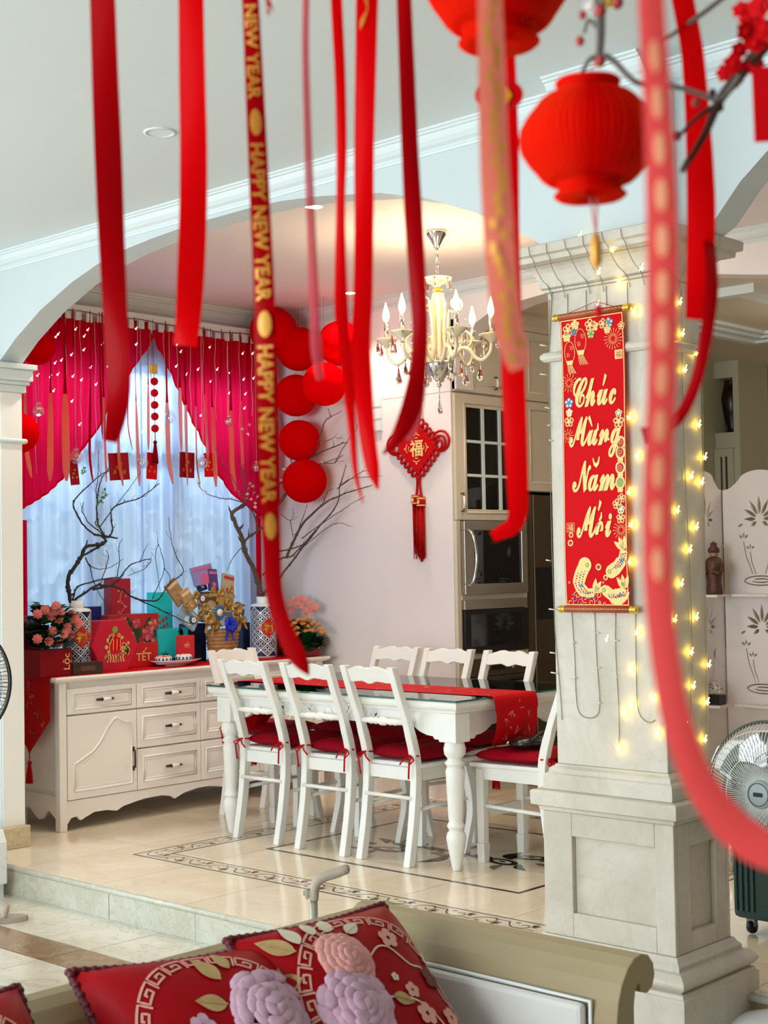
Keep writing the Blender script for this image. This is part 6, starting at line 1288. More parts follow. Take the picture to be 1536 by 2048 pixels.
# ================================================================ right background: screen, display cabinet, fans, air cooler
# white folding screen with cut-out lotus pattern
def screen_panel(t, o3, ux, wd, hgt, sc, full):
    # real openings: a filled 2D curve with inner splines, extruded to the board thickness
    cu = bpy.data.curves.new('p', 'CURVE'); cu.dimensions = '2D'; cu.fill_mode = 'BOTH'; cu.extrude = .008
    def spl(pts):
        s = cu.splines.new('POLY'); s.points.add(len(pts)-1); s.use_cyclic_u = True
        for k, (a, q) in enumerate(pts): s.points[k].co = (a, q, 0, 1)
    top = [(0, hgt-.10)]+[tuple(q)[:2] for q in catmull([(.0, hgt-.10, 0), (wd*.10, hgt-.09, 0), (wd*.20, hgt-.055, 0), (wd*.30, hgt-.008, 0), (wd*.5, hgt+.012, 0), (wd*.70, hgt-.008, 0), (wd*.80, hgt-.055, 0), (wd*.90, hgt-.09, 0), (wd, hgt-.10, 0)], 4)]
    spl([(0, .03), (wd*.15, .03), (wd*.25, .09), (wd*.75, .09), (wd*.85, .03), (wd, .03)]+list(reversed(top)))
    def motif(cx, z0):
        k = sc
        C0 = (cx, z0+.39)
        for a, L in ((pi/2, .115), (pi/2+.52, .11), (pi/2-.52, .11), (pi/2+1.04, .10), (pi/2-1.04, .10), (pi/2+1.56, .085), (pi/2-1.56, .085), (pi/2+2.2, .05), (pi/2-2.2, .05)): spl(drop(C0[0]+.026*cos(a), C0[1]+.026*sin(a), L*(.8+.2*k), .024, a, 8))
        for bx, bz, s in ((-.125, .27, 1.4), (-.075, .205, 1.2)):
            bx *= k
            for a in (pi/2, pi/2+.9, pi/2-.9): spl(drop(cx+bx+.009*cos(a), z0+bz+.009*sin(a), .024*s, .011*s, a, 6))
            l, r = stroke([(cx+bx, z0+bz-.012), (cx+bx*.86, z0+bz*.62), (cx+bx*.46, z0+.056)], [.006, .008, .006]); spl(l+list(reversed(r)))
        spl(drop(cx+.085*k, z0+.19, .085, .045, 1.3, 8)); l, r = stroke([(cx+.08*k, z0+.18), (cx+.06*k, z0+.12), (cx+.035*k, z0+.056)], [.007, .009, .007]); spl(l+list(reversed(r)))
        for rx, rz, a0 in ((.13, .032, .3), (.07, .015, 3.3)):
            o = [(cx+rx*k*cos(2*pi*i/18*.86+a0), z0+.018+rz*sin(2*pi*i/18*.86+a0)) for i in range(19)]; i_ = [(cx+(rx-.014)*k*cos(2*pi*i/18*.86+a0), z0+.018+(rz-.008)*sin(2*pi*i/18*.86+a0)) for i in range(19)]; spl(o+list(reversed(i_)))
        spl(drop(cx-.165*k, z0+.345, .04, .016, .5, 6))
    for z in (1.20, .55): motif(wd*.5, z)
    o = bpy.data.objects.new('p', cu); COL.objects.link(o); dg = bpy.context.evaluated_depsgraph_get(); me = bpy.data.meshes.new_from_object(o.evaluated_get(dg)); bpy.data.objects.remove(o); bpy.data.curves.remove(cu)
    M = Matrix.Translation(o3) @ Matrix(((ux[0], 0, -ux[1], 0), (ux[1], 0, ux[0], 0), (0, 1, 0, 0), (0, 0, 0, 1))); me.transform(M); me.materials.clear(); me.materials.append(M_scr)
    for p in me.polygons: p.material_index = 0
    ob = bpy.data.objects.new('screen_panel', me); COL.objects.link(ob); setpar(ob, t)
    n = V((ux[1], -ux[0], 0)); u = V((ux[0], ux[1], 0))
    for z in (1.125, .465):
        b = MB(); pp_ = [V(o3)+u*(wd*.22), V(o3)+u*(wd*.78), V(o3)+u*(wd*.74)+n*.13, V(o3)+u*(wd*.26)+n*.13]; b.hexa([p+V((0, 0, z)) for p in pp_], [p+V((0, 0, z+.014)) for p in pp_]); b.build('shelf', M_scr, t)
    return u, n
M_scr = mat('screen_white_board', '#e9e2de', .5)
s0 = hy(1456, 1500, 8.0); t = thing('folding_screen', 'white folding screen with lotus shaped cut-outs and small shelves, right of the pillar', 'screen', (s0.x, 8.0, 0))
HS = hy(1500, 945, 8.0).z-.0
u0, n0 = screen_panel(t, (s0.x+.012, 8.0, 0), (1, -.10), .52, HS, .92, True)
ux = V((.0, -1, 0)); wl_ = .40
u1, n1 = screen_panel(t, tuple(V((s0.x-.006, 8.0, 0))+ux*wl_), (-ux.x, -ux.y), wl_, HS+.0, .80, False)
screen_panel(t, tuple(V((s0.x+.012, 8, 0))+u0*.53), (.80, .60), .50, HS, .92, True)
# carved figure and black boxes on the shelves of the angled panel
pb = V((s0.x-.006, 8, 0))+ux*(wl_*.55)+n1*.07
t = thing('carved_figurine', 'dark carved wooden figurine on the top shelf of the white folding screen', 'figurine', (pb.x, pb.y, 1.139)); M_cw = mat('carved_wood', '#5a3528', .45, noise=.4, nscale=40, bump=.5)
MB().lathe([(0, 0), (.046, 0), (.05, .02), (.042, .07), (.05, .13), (.058, .18), (.044, .215), (.02, .23), (0, .232)], (pb.x, pb.y, 1.139), 14).build('robe', M_cw, t); MB().sphere((pb.x, pb.y, 1.39), .03, 12, 10, sc=(.9, .9, 1.15)).build('head', mat('carved_wood_face', '#b08466', .5), t); MB().lathe([(.034, -.01), (.036, .012), (.02, .03), (.022, .045), (0, .06)], (pb.x, pb.y, 1.40), 12).build('headdress', M_cw, t)
for s in (-1, 1): MB().tube(catmull([(pb.x+s*.05, pb.y, 1.32), (pb.x+s*.06, pb.y-.03, 1.27), (pb.x+s*.015, pb.y-.055, 1.28)], 3), .014, 6).build('sleeve', M_cw, t)
t = thing('crystal_ornament', 'clear crystal ornament on a black block, lower shelf of the folding screen', 'ornament', (pb.x, pb.y, .479)); MB().box(pb.x-.04, pb.x+.04, pb.y-.035, pb.y+.035, .479, .54).build('black_base', M_black, t, bev=.004)
b = MB()
for k in range(5): a = k*1.3; b.sphere((pb.x+.022*cos(a), pb.y+.022*sin(a), 0.562+.022*(k % 3)), .018, 8, 6)
b.build('crystal_cluster', M_crys, t)
# tall display cabinet at the back of the kitchen
YB = 9.9
a, c = hy(1398, 717, YB), hy(1430, 900, YB); d = hy(1470, 960, YB)
t = thing('display_cabinet', 'pale green display cabinet with open niche and glazed door behind the screen', 'cabinet', (c.x, YB+.2, 0)); M_dg = mat('sage_paint', '#b9b79c', .5); zt = a.z
MB().box(a.x-.3, c.x, YB-.25, YB+.45, 0, zt).build('side_cabinet', M_dg, t); b = MB(); z1 = hy(1415, 858, YB-.25).z
for z0_, z2_ in ((z1+.03, zt-.12), (1.1, z1-.02)): b.tube([(c.x-.05, YB-.253, z0_), (c.x-.22, YB-.253, z0_), (c.x-.22, YB-.253, z2_), (c.x-.05, YB-.253, z2_), (c.x-.05, YB-.253, z0_)], .006, 5)
for k in range(5): b.tube([(c.x-.03-.02*k, YB-.253, .8), (c.x-.03-.02*k, YB-.253, z1-.05)], .004, 4)
b.build('fluted_panel', M_dg, t); MB().sweep_sq([(0, zt), (.0, zt+.02), (.06, zt+.07), (.075, zt+.09)], a.x-.3, c.x, YB-.25, YB+.45).build('crown', M_dg, t)
n0x, n1x = c.x+.004, d.x+.0; zn0, zn1 = hy(1440, 866, YB).z, hy(1440, 757, YB).z
b = MB()
for q in ((n0x, n1x, YB+.42, YB+.45, 0, zt+.02), (n1x, n1x+.05, YB, YB+.45, 0, zt+.02), (n0x, n1x, YB, YB+.42, zn1, zt+.02), (n0x, n1x, YB, YB+.42, zn0-.12, zn0), (n0x, n1x, YB, YB+.42, 0, .6)): b.box(*q)
b.build('niche_frame', M_dg, t)
MB().box(n0x+.002, n1x-.002, YB+.40, YB+.418, zn0+.002, zn1-.002).build('niche_back', mat('niche_dark_back', '#54442f', .7), t)
dr = MB(); dz1 = zn0-.124
for q in ((n0x, n0x+.05, .61, dz1), (n1x-.05, n1x, .61, dz1), (n0x+.05, n1x-.05, dz1-.06, dz1), (n0x+.05, n1x-.05, .61, .68)): dr.box(q[0], q[1], YB-.02, YB, q[2], q[3])
dr = dr.build('glazed_door', M_dg, t); MB().box(n0x+.05, n1x-.05, YB-.012, YB-.008, .68, dz1-.06).build('pane', mat('dark_cabinet_pane', '#2c3026', .08, coat=.4), dr)
xm = (n0x+n1x)/2; MB().box(xm-.012, xm+.012, YB-.022, YB-.014, .68, dz1-.06).build('glazing_bar', M_dg, dr)
for z in (1.1, 1.45): MB().box(n0x+.05, n1x-.05, YB-.0215, YB-.0141, z-.01, z+.01).build('glazing_bar', M_dg, dr)
t = thing('dark_vase', 'dark red and black vase standing in the niche of the display cabinet', 'vase', (xm-.03, YB+.2, zn0)); MB().lathe([(0, 0), (.05, 0), (.04, .05), (.075, .16), (.10, .27), (.07, .36), (.05, .40), (.08, .45), (0, .45)], (xm-.04, YB+.2, zn0+.001), 18).build('vase_body', mat('oxblood_glaze', '#2a0d0c', .3, noise=.6, nscale=9), t); MB().sphere((xm-.02, YB+.2, zn0+.53), .08, 12, 8, sc=(1.1, .8, .8)).build('dried_flowers', mat('dried_red_flowers', '#6d1512', .8, noise=.5, nscale=30), t)

# pedestal fans
def fan(label, c, nrm, R, zbase, wirem, ringm, base_label):
    t = thing('pedestal_fan', label, 'fan', (c.x, c.y, zbase)); n = V(nrm).normalized(); rx = V((0, 0, 1)).cross(n).normalized(); up = n.cross(rx)
    P = lambda r, a, d: c+rx*(r*cos(a))+up*(r*sin(a))+n*d
    for d, nm in ((.055, 'front_grille'), (-.055, 'rear_grille')):
        b = MB(); nw = 100 if d > 0 else 60
        for k in range(nw):
            a = 2*pi*k/nw; b.tube([P(R*.20, a+.10, d), P(R*.55, a+.03, d*1.05), P(R*.88, a, d*.75), P(R*.985, a, d*.15)], .0011 if d > 0 else .0009, 4, cap=False)
        for q, dd in ((.55, 1.05), (.88, .78)): b.tube([P(R*q, 2*pi*i/48, d*dd) for i in range(49)], .0014, 4, cap=False)
        tag(b.build(nm, wirem, t), kind='stuff')
    MB().tube([P(R, 2*pi*i/64, 0) for i in range(65)], .0055, 6, cap=False).build('rim', ringm, t)
    M = Matrix((( rx.x, up.x, n.x), (rx.y, up.y, n.y), (rx.z, up.z, n.z)))
    h = MB().lathe([(0, .070), (R*.17, .068), (R*.20, .062), (R*.21, .05), (R*.19, .046)], c, 28, M=M, cap=False).build('hub_cap', M_grey, t); MB().lathe([(R*.155, .0705), (R*.165, .0705)], c, 28, M=M, cap=False).build('hub_ring', M_black, h); b = MB(); b.obox(Matrix.Translation(P(0, 0, .072)) @ M.to_4x4(), .03, .012, .002); b.build('badge', M_black, h)
    for k in range(5):
        a0 = 2*pi*k/5; b = MB(); b.grid(lambda u, v: P(R*(.12+.74*v), a0+(u-.5)*(.9+.25*v)-.25*v, -.012+.035*(u-.5)), 6, 8); b.build('blade', M_blade, t)
    b = MB(); b.lathe([(0, -.19), (.035, -.185), (.06, -.15), (.065, -.07), (.05, -.06), (0, -.06)], c, 18, M=M); b.build('motor_housing', ringm, t)
    q = c-n*.11; MB().tube([q, V((q.x, q.y, q.z-.12)), V((q.x, q.y, zbase+.05))], [.025, .018, .016], 10).build('pole', ringm, t)
    return t, q
M_blade = pane_mat('smoky_fan_blade', '#8d9a9a', .12); M_gw2 = mat('white_grille_wire', '#e9ebe6', .35); M_bw = mat('black_grille_wire', '#181b1a', .4); M_rim = mat('grey_green_rim', '#4c544e', .4)
fc = dp(1541, 1586, 4.38); t, q = fan('white wire pedestal fan with a grey hub, right of the stone pillar', fc, (-.05, -1, .04), .212, ZL, M_gw2, M_rim, '')
MB().lathe([(0, 0), (.195, 0), (.20, .012), (.192, .03), (.188, .034)], (q.x, q.y-.06, ZL), 36).build('base_ring', M_black, t); MB().lathe([(.188, .034), (.18, .055), (.14, .085), (.07, .105), (0, .11)], (q.x, q.y-.06, ZL), 36, cap=False).build('base_dome', M_whitep, t)
fl_ = dp(-97, 1366, 4.9); t, q = fan('black wire pedestal fan at the left edge before the white jamb', fl_, (.55, -.8, .05), .208, ZL, M_bw, M_black, '')
MB().lathe([(0, 0), (.17, 0), (.18, .012), (.16, .03), (0, .04)], (q.x, q.y, ZL), 32).build('base_disc', M_grey, t)
# teal air cooler behind the right fan
a = hz(1466, 1888, .045); x0, y0 = a.x, 4.72; x1 = x0+.46
t = thing('air_cooler', 'dark teal air cooler with ribbed corner behind the right pedestal fan', 'air cooler', (x0+.23, y0+.18, 0)); a = hy(1466, 1870, y0)
MB().box(a.x, a.x+.46, y0, y0+.34, .06, .62).build('body', M_teal, t, bev=.02)
for k in range(4): MB().box(a.x+.012+.022*k, a.x+.024+.022*k, y0-.006, y0, .09, .60).build('rib', M_teal, t, bev=.002)
MB().box(a.x+.12, a.x+.44, y0-.004, y0, .12, .58).build('front_panel', mat('teal_panel', '#2c463c', .4), t, bev=.002)
for k in range(6): MB().box(a.x+.15, a.x+.41, y0-.007, y0-.0045, .48+.014*k, .487+.014*k).build('louvre', M_black, t)
for dx in (.05, .41):
    for dy in (.05, .29): MB().lathe([(0, -.012), (.022, -.012), (.026, 0), (.022, .012), (0, .012)], (a.x+dx, y0+dy, .027), 12, M=Matrix.Rotation(pi/2, 3, 'Y')).build('caster', M_black, t); MB().box(a.x+dx-.016, a.x+dx+.016, y0+dy-.012, y0+dy+.012, .03, .0605).build('caster_fork', M_grey, t)
# white armchair glimpsed behind the fan
p = hy(1432, 1480, 5.6); t = thing('white_armchair', 'white rounded armchair mostly hidden behind the right pedestal fan', 'armchair', (p.x+.3, 5.75, 0)); b = MB()
zt = p.z; b.prism([(0, .12), (0, zt-.09), (.03, zt-.03), (.09, zt), (.44, zt), (.5, zt-.03), (.53, zt-.09), (.53, .12)], lambda u, v, d: V((p.x-.035+u, 5.6+d, v)), 0, .09); b.build('backrest', M_whitep, t, bev=.02)
MB().box(p.x+.01, p.x+.45, 5.695, 6.14, .22, .36).build('seat', M_whitep, t, bev=.02)
for dx in (-.02, .44): MB().box(p.x+dx, p.x+dx+.06, 5.695, 6.12, .365, .50).build('armrest', M_whitep, t, bev=.02)
for dx in (.03, .43):
    for dy in (.03, .47): MB().tube([(p.x+dx, 5.62+dy, .22), (p.x+dx, 5.62+dy, 0)], [.018, .012], 8).build('leg', M_chrome, t)
# white appliance by the step at the left edge
a = hy(15, 1730, 3.70); b_ = hy(15, 1814, 3.70); t = thing('storage_bin', 'white plastic bin with chamfered top edge by the step at the left edge', 'bin', (a.x-.2, 3.60, ZL)); zt = hy(2, 1703, 3.70).z
MB().prism([(0, .02), (0, .21), (-.028, .262), (-.4, .262), (-.4, .02)], lambda u, v, d: V((a.x+u, 3.70-d, ZL+.065+v-.02)), -.0, .22).build('bin_body', M_whitep, t, bev=.006); MB().box(a.x-.38, a.x-.018, 3.49, 3.69, ZL, ZL+.0645).build('bin_base', mat('pale_grey_plastic', '#c9d0d2', .4), t)
for (x, y) in ((12, 1718), (7, 1733)): q = hy(x, y, 3.479); MB().lathe([(0, .001), (.004, .001), (.004, 0)], q, 8, M=Matrix.Rotation(pi/2, 3, 'X')).build('screw', M_grey, t)
q = hz(-6, 1843, ZL); t = thing('slipper', 'taupe slipper sole on the floor at the lower left edge', 'slipper', tuple(q)); b = MB(); M = Matrix.Translation(q) @ Matrix.Rotation(.9, 4, 'Z'); b.prism([(x_*.13, y_*.05) for x_, y_ in [(cos(2*pi*i/20), sin(2*pi*i/20)*(1-.22*cos(2*pi*i/20-1.2)))for i in range(20)]], lambda u, v, d: M @ V((u, v, d)), 0, .022); b.build('sole', M_taupe, t, bev=.005); MB().tube(catmull([M @ V((.03, -.048, .02)), M @ V((.04, -.02, .055)), M @ V((.04, .02, .055)), M @ V((.03, .048, .02))], 4), .012, 6).build('strap', M_taupe, t)

# ================================================================ sofa
ZS = ZL; AX1 = hz(1283, 1920, .69).x
t = thing('sofa', 'oak framed sofa with rolled top rail and grey upholstered back, seen over its corner', 'sofa', (-1.6, 1.2, ZS))
prof = [(0, .0), (0, .60), (.006, .635), (.018, .662), (.036, .684), (.056, .697), (.078, .70), (.098, .694), (.112, .678), (.116, .658), (.108, .640), (.092, .632), (.076, .637), (.072, .650), (.066, .654), (.058, .646), (.052, .62), (.050, .0)]
pr2 = [(a, z if z > .01 else ZS+.02) for a, z in prof]
YAI = hz(1035, 1868, .697).y-.06   # inner face of the arm
MB().prism(pr2, lambda a, z, d: V((d, YAI+a, z)), -1.99, AX1).build('arm_frame', M_oak, t, bev=.002)
XBI = -1.875
MB().prism(pr2, lambda a, z, d: V((XBI-a, d, z)), -.35, YAI+.10).build('back_frame', M_oak, t, bev=.002)
MB().prism(pr2, lambda a, z, d: V((d, -.30-a, z)), -1.99, AX1).build('arm_frame', M_oak, t, bev=.002)
MB().box(XBI+.05, AX1-.055, YAI-.022, YAI-.001, .16, .628).build('arm_upholstery', M_uph, t, bev=.009)
MB().tube([(XBI+.045, YAI-.004, .632), (AX1-.048, YAI-.004, .632), (AX1-.048, YAI-.004, .16)], .004, 5).build('piping', M_whitep, t)
MB().box(XBI+.001, XBI+.022, -.22, YAI-.06, .16, .628).build('back_upholstery', M_uph, t, bev=.009)
MB().box(XBI+.03, AX1-.01, -.28, YAI-.03, .12, .22).build('seat_base', M_oak, t, bev=.004)
for k in range(3): w_ = (YAI-.03+.28)/3; MB().box(XBI+.03, AX1-.0, -.28+w_*k+.003, -.28+w_*(k+1)-.003, .2205, .33).build('seat_cushion', M_uph, t, bev=.025)
for x in (-1.93, AX1-.06):
    for y in (-.28, YAI): MB().box(x, x+.05, y, y+.05, ZS, .12).build('leg', M_oak, t)

# ================================================================ embroidered cushions
M_trimc = mat('maroon_rope', '#5e1020', .6); M_fret = mat('pale_pink_embroidery', '#dd9c8c', .6); M_lil = mat('lilac_embroidery', '#cda3b6', .65, noise=.35, nscale=45); M_pnk = mat('rose_embroidery', '#dd9a92', .65, noise=.3, nscale=45); M_tan = mat('tan_leaf_embroidery', '#bd9a66', .65, noise=.3, nscale=45); M_cre = mat('cream_embroidery', '#dccdb4', .65)
M_vel = mat('cushion_red_velvet', '#a0020e', .45, spec=.14, noise=.1, nscale=6)
def cushion(label, TL, TR, BL, BR, seed, flowers, ring=True):
    TL, TR, BL, BR = V(TL), V(TR), V(BL), V(BR); n = (TR-TL).cross(TL-BL).normalized(); n = n if n.dot(CAM-TL) > 0 else -n
    t = thing('throw_cushion', label, 'cushion', tuple((BL+BR)/2), 'embroidered red cushions on the sofa'); wd = (TR-TL).length
    def S(u, v, off=0., side=1):
        e = .035*sin(pi*v); e2 = .035*sin(pi*u); uu = .5+(u-.5)*(1-e*1.6); vv = .5+(v-.5)*(1-e2*1.6)
        p = (BL*(1-uu)+BR*uu)*(1-vv)+(TL*(1-uu)+TR*uu)*vv; k = max(0, 1-(2*u-1)**4)*max(0, 1-(2*v-1)**4); return p+n*side*(.075*k**.6+off)
    b = MB(); b.grid(lambda u, v: S(u, v), 22, 22); b.grid(lambda u, v: S(u, v, 0, -.6), 14, 14); b.build('cushion_cover', M_vel, t)
    b = MB(); L = [S(i/44, 0) for i in range(44)]+[S(1, i/44) for i in range(44)]+[S(1-i/44, 1) for i in range(44)]+[S(0, 1-i/44) for i in range(45)]
    b.tube(L, .0058, 6, cap=False)
    for i, p in enumerate(L): b.sphere(p+n*.002*(1 if i % 2 else -1), .0066, 6, 4)
    tag(b.build('rope_trim', M_trimc, t), kind='stuff')
    f = lambda o: (lambda a, q: S(.5+a, .5+q, o))
    if ring:
        b = MB(); R0, R1 = .375, .435; N = 22
        for k in range(N):
            a0 = 2*pi*k/N; da = 2*pi/N; pc = lambda x, r: ((R0+(R1-R0)*r)*cos(a0+da*x), (R0+(R1-R0)*r)*sin(a0+da*x))
            key = [(.04, 0), (.04, 1), (.92, 1), (.92, .22), (.32, .22), (.32, .66), (.62, .66), (.62, .46)]
            pts = []
            for (x0_, r0_), (x1_, r1_) in zip(key, key[1:]):
                for j in range(3): pts.append(pc(x0_+(x1_-x0_)*j/3, r0_+(r1_-r0_)*j/3))
            pts.append(pc(*key[-1])); add_stroke(b, pts, .0105, f(.0022))
        tag(b.build('fret_ring', M_fret, t), kind='stuff')
    rr = random.Random(seed)
    def peony(u, v, r, m, rough_):
        b = MB()
        for ring_, (q, nn, hgt) in enumerate(((1, 13, .004), (.78, 11, .009), (.56, 9, .014), (.36, 6, .018), (.14, 3, .021))):
            for k in range(nn):
                a = 2*pi*k/nn+ring_*.37+rr.uniform(-.12, .12)*rough_; qq = r*q*(1+rr.uniform(-.12, .1)*rough_)*.82; c = S(.5+u+qq*cos(a), .5+v+qq*sin(a), hgt*.8)
                e1 = (S(.5+u+(qq+.01)*cos(a), .5+v+(qq+.01)*sin(a), hgt*.8)-c).normalized(); e2 = n.cross(e1).normalized(); M = Matrix(((e1.x, e2.x, n.x), (e1.y, e2.y, n.y), (e1.z, e2.z, n.z)))
                b.sphere(c, wd*r*.31*(1.05-.35*ring_/4), 9, 5, sc=(.62, 1.0, .24), M=M)
        tag(b.build('embroidered_peony', m, t), kind='stuff')
    def leaf(u, v, L_, rot, m=M_tan):
        b = MB(); o = drop(u, v, L_, L_*.55, rot, 8); b.poly(o, f(.003)); add_stroke(b, [(u, v), (u+L_*.9*cos(rot), v+L_*.9*sin(rot))], .008, f(.0045)); b.build('embroidered_leaf', m, t)
    def sprig_(u, v, r, m):
        b = MB()
        for k in range(5): a = 2*pi*k/5; b.poly(ell(u+r*.6*cos(a), v+r*.6*sin(a), r*.45, r*.45, 8), (lambda kk: lambda x_, y_: S(.5+x_, .5+y_, .0028+.0002*kk))(k))
        b.build('embroidered_blossom', m, t)
    for fl in flowers:
        if fl[0] == 'p': peony(*fl[1:])
        elif fl[0] == 'l': leaf(*fl[1:])
        elif fl[0] == 's': sprig_(*fl[1:])
        elif fl[0] == 'b':
            b = MB(); add_stroke(b, [tuple(q)[:2] for q in catmull([(x_, y_, 0) for x_, y_ in fl[1]], 4)], .009, f(.0024)); b.build('embroidered_stem', M_cre, t)
    return t
o3 = V((.285, -.035, -.275))
A_, B_ = hz(452, 1880, .745), hz(766, 1808, .735)
A2_, B2_ = hz(137, 1943, .735), hz(540, 1888, .725); dv = (B2_-A2_); 
cushion('red velvet cushion with pink and lilac peonies, rightmost in the sofa corner', A_, B_, A_+o3, B_+o3, 3, [('l', -.34, .30, .16, 2.3), ('l', -.30, .33, .14, 1.5, M_cre), ('l', -.20, .36, .12, 1.2, M_cre), ('l', -.12, .36, .13, .9, M_cre), ('l', -.38, .18, .15, 3.0), ('l', -.02, .33, .12, .4, M_cre), ('l', .03, -.02, .12, -.5), ('l', 0., -.18, .12, -.6),
    ('p', -.20, -.02, .20, M_lil, 1.), ('p', -.12, .20, .15, M_pnk, .3), ('b', [(.02, .18), (.10, .22), (.17, .20), (.24, .10), (.32, .06), (.36, -.1)]), ('b', [(.0, -.02), (.12, -.05), (.2, -.12), (.26, -.26)]), ('s', .20, .25, .055, M_fret), ('s', .34, .02, .06, mat('dark_blossom_embroidery', '#6a2a2c', .6)), ('s', .16, -.02, .04, M_fret), ('s', .17, -.14, .055, M_fret), ('s', .32, -.18, .05, M_fret), ('s', .26, -.34, .05, M_lil), ('s', .10, .06, .022, M_cre), ('s', .40, .12, .035, M_cre)])
cushion('red velvet cushion with a large lilac peony, middle one, overlapped by the corner cushion', A2_, B2_, A2_+o3, B2_+o3, 5, [('l', .05, .28, .16, 2.0), ('l', .02, .16, .15, 2.9), ('l', .12, .33, .12, 1.7), ('l', .34, .18, .18, 1.0), ('l', .10, -.06, .16, 3.4), ('l', .04, .02, .12, 3.0),
    ('p', .22, .10, .21, M_lil, 1.), ('p', .32, -.16, .14, M_pnk, .4), ('s', -.14, .08, .06, M_lil), ('s', -.12, -.04, .04, M_lil), ('b', [(-.13, .03), (-.10, -.02), (-.12, -.08)])])
C3 = hz(36, 1972, .735); dv3 = V((0, .36, .006)); cushion('red velvet cushion of which only a corner shows at the lower left', C3-dv3, C3, C3-dv3+o3, C3+o3, 8, [('p', 0, 0, .2, M_lil, 1.)])

# ================================================================ walking stick behind the sofa
DC = 3.5; g = [dp(x, y, DC) for x, y in ((690, 1739), (672, 1746), (650, 1753), (636, 1762), (630, 1776), (628, 1800))]
t = thing('walking_stick', 'steel walking stick with a beige handle standing behind the sofa', 'walking stick', (g[-1].x, g[-1].y, ZL)); cg = catmull(g, 5)
MB().tube(cg, [.0125 if i < 18 else .011 for i in range(len(cg))], 12).build('handle', M_taupe, t); e = g[-1]; MB().sphere(g[0], .0125, 12, 8).build('handle_tip', M_taupe, t)
MB().tube([e, V((e.x, e.y, ZL+.03))], .0095, 12).build('shaft', M_steel, t); MB().lathe([(0, 0), (.017, 0), (.016, .012), (.012, .035), (0, .036)], (e.x, e.y, ZL), 14).build('rubber_foot', M_taupe, t)
q = dp(614, 1786, DC); M = Matrix.Translation(q.lerp(dp(628, 1786, DC), .3)) @ Matrix.Rotation(radians(40), 4, 'Z'); b = MB(); b.obox(M, .03, .012, .014); b.build('clip', M_taupe, t, bev=.003)
b = MB(); b.obox(Matrix.Translation(q+V((0, 0, -.002))) @ Matrix.Rotation(radians(40), 4, 'Z'), .008, .014, .024); b.build('clip_end', M_taupe, t, bev=.002)
# ================================================================ festive branch and hangings close to the camera
def rib_pts(lst, n=7):   # (x, y, width px, depth) -> smooth world centre line with widths
    c = catmull([(x, y, 0) for x, y, *_ in lst], n); wds = catmull([(wd, d, 0) for _, _, wd, d in lst], n)
    return [(dp(p.x, p.y, q.y), q.x*q.y/F, q.y) for p, q in zip(c, wds)]
def ribbon(label, lst, m, name='hanging_ribbon', twist=.35, seed=0, group=None):
    P = rib_pts(lst); rr = random.Random(seed); ph = rr.uniform(0, 6); b = MB(); n = len(P); vs = []; frames = []
    for i, (p, wd, d) in enumerate(P):
        tg = (P[min(i+1, n-1)][0]-P[max(i-1, 0)][0]).normalized(); tw = twist*sin(i*.16+ph); side0 = tg.cross(FW).normalized(); side0 = side0 if side0.dot(RT) > 0 or abs(side0.dot(RT)) < .2 and side0.dot(UP) > 0 else -side0
        nn = side0.cross(tg).normalized(); nn = nn if nn.dot(FW) < 0 else -nn; side = (side0*cos(tw)+nn*sin(tw)); hw = wd/2/max(.75, cos(tw)); frames.append((p, side, nn, hw, tg))
        for k in range(5): s = (k-2)/2; vs.append(p+side*hw*s+nn*.0012*(1-s*s))
    b.add(vs, [(i*5+k, i*5+k+1, i*5+k+6, i*5+k+5) for i in range(n-1) for k in range(4)], 0, True)
    t = thing(name, label, 'ribbon', tuple(P[0][0]), group); b.build('ribbon_strip', m, t); return t, frames
def on_ribbon(fr):   # (s along in metres from the top, v across -1..1) -> point just in front of the cloth
    cum = [0]
    for a, c in zip(fr, fr[1:]): cum.append(cum[-1]+(c[0]-a[0]).length)
    def f(s, v, off=.0022):
        s = max(0, min(cum[-1]-1e-6, s)); i = 0
        while cum[i+1] < s: i += 1
        q = (s-cum[i])/max(1e-9, cum[i+1]-cum[i]); a, c = fr[i], fr[i+1]; hw = a[3]+(c[3]-a[3])*q; return a[0].lerp(c[0], q)+a[1].lerp(c[1], q)*hw*v+a[2].lerp(c[2], q)*(off+.0012*(1-v*v))
    return f, cum[-1], cum
D0 = 1.0
gR = 'red ribbons hanging from the branch'
ribbon('broad dark red satin ribbon, leftmost of the hanging ribbons', [(201, -90, 54, D0), (205, 0, 54, D0), (210, 150, 53, D0), (216, 300, 52, D0), (222, 450, 50, D0), (229, 600, 50, D0), (234, 690, 52, D0), (238, 770, 50, D0), (232, 830, 42, D0), (221, 884, 26, D0)], M_satind, seed=1, group=gR)
ribbon('broad bright red satin ribbon, second from the left, ending before the curtain', [(380, -90, 52, D0), (382, 0, 52, D0), (384, 150, 55, D0), (387, 300, 55, D0), (386, 430, 53, D0), (381, 560, 52, D0), (376, 640, 50, D0), (370, 692, 50, D0)], M_satinr, seed=2, group=gR)
t, fr = ribbon('long dark red ribbon printed with gold new year lettering, curling to a point below', [(497, -90, 34, .98), (501, 0, 34, .98), (508, 150, 36, .98), (515, 300, 38, .98), (521, 430, 40, .98), (527, 560, 42, .98), (531, 680, 44, .98), (533, 800, 42, .98), (537, 950, 40, .98), (543, 1080, 36, .98), (548, 1180, 34, .98), (565, 1250, 36, .98), (588, 1300, 38, .98), (606, 1330, 26, .98), (618, 1350, 3, .98)], M_satind, twist=.22, seed=3, group=gR)
f, L, cum = on_ribbon(fr); b = MB(); px1 = .98/F
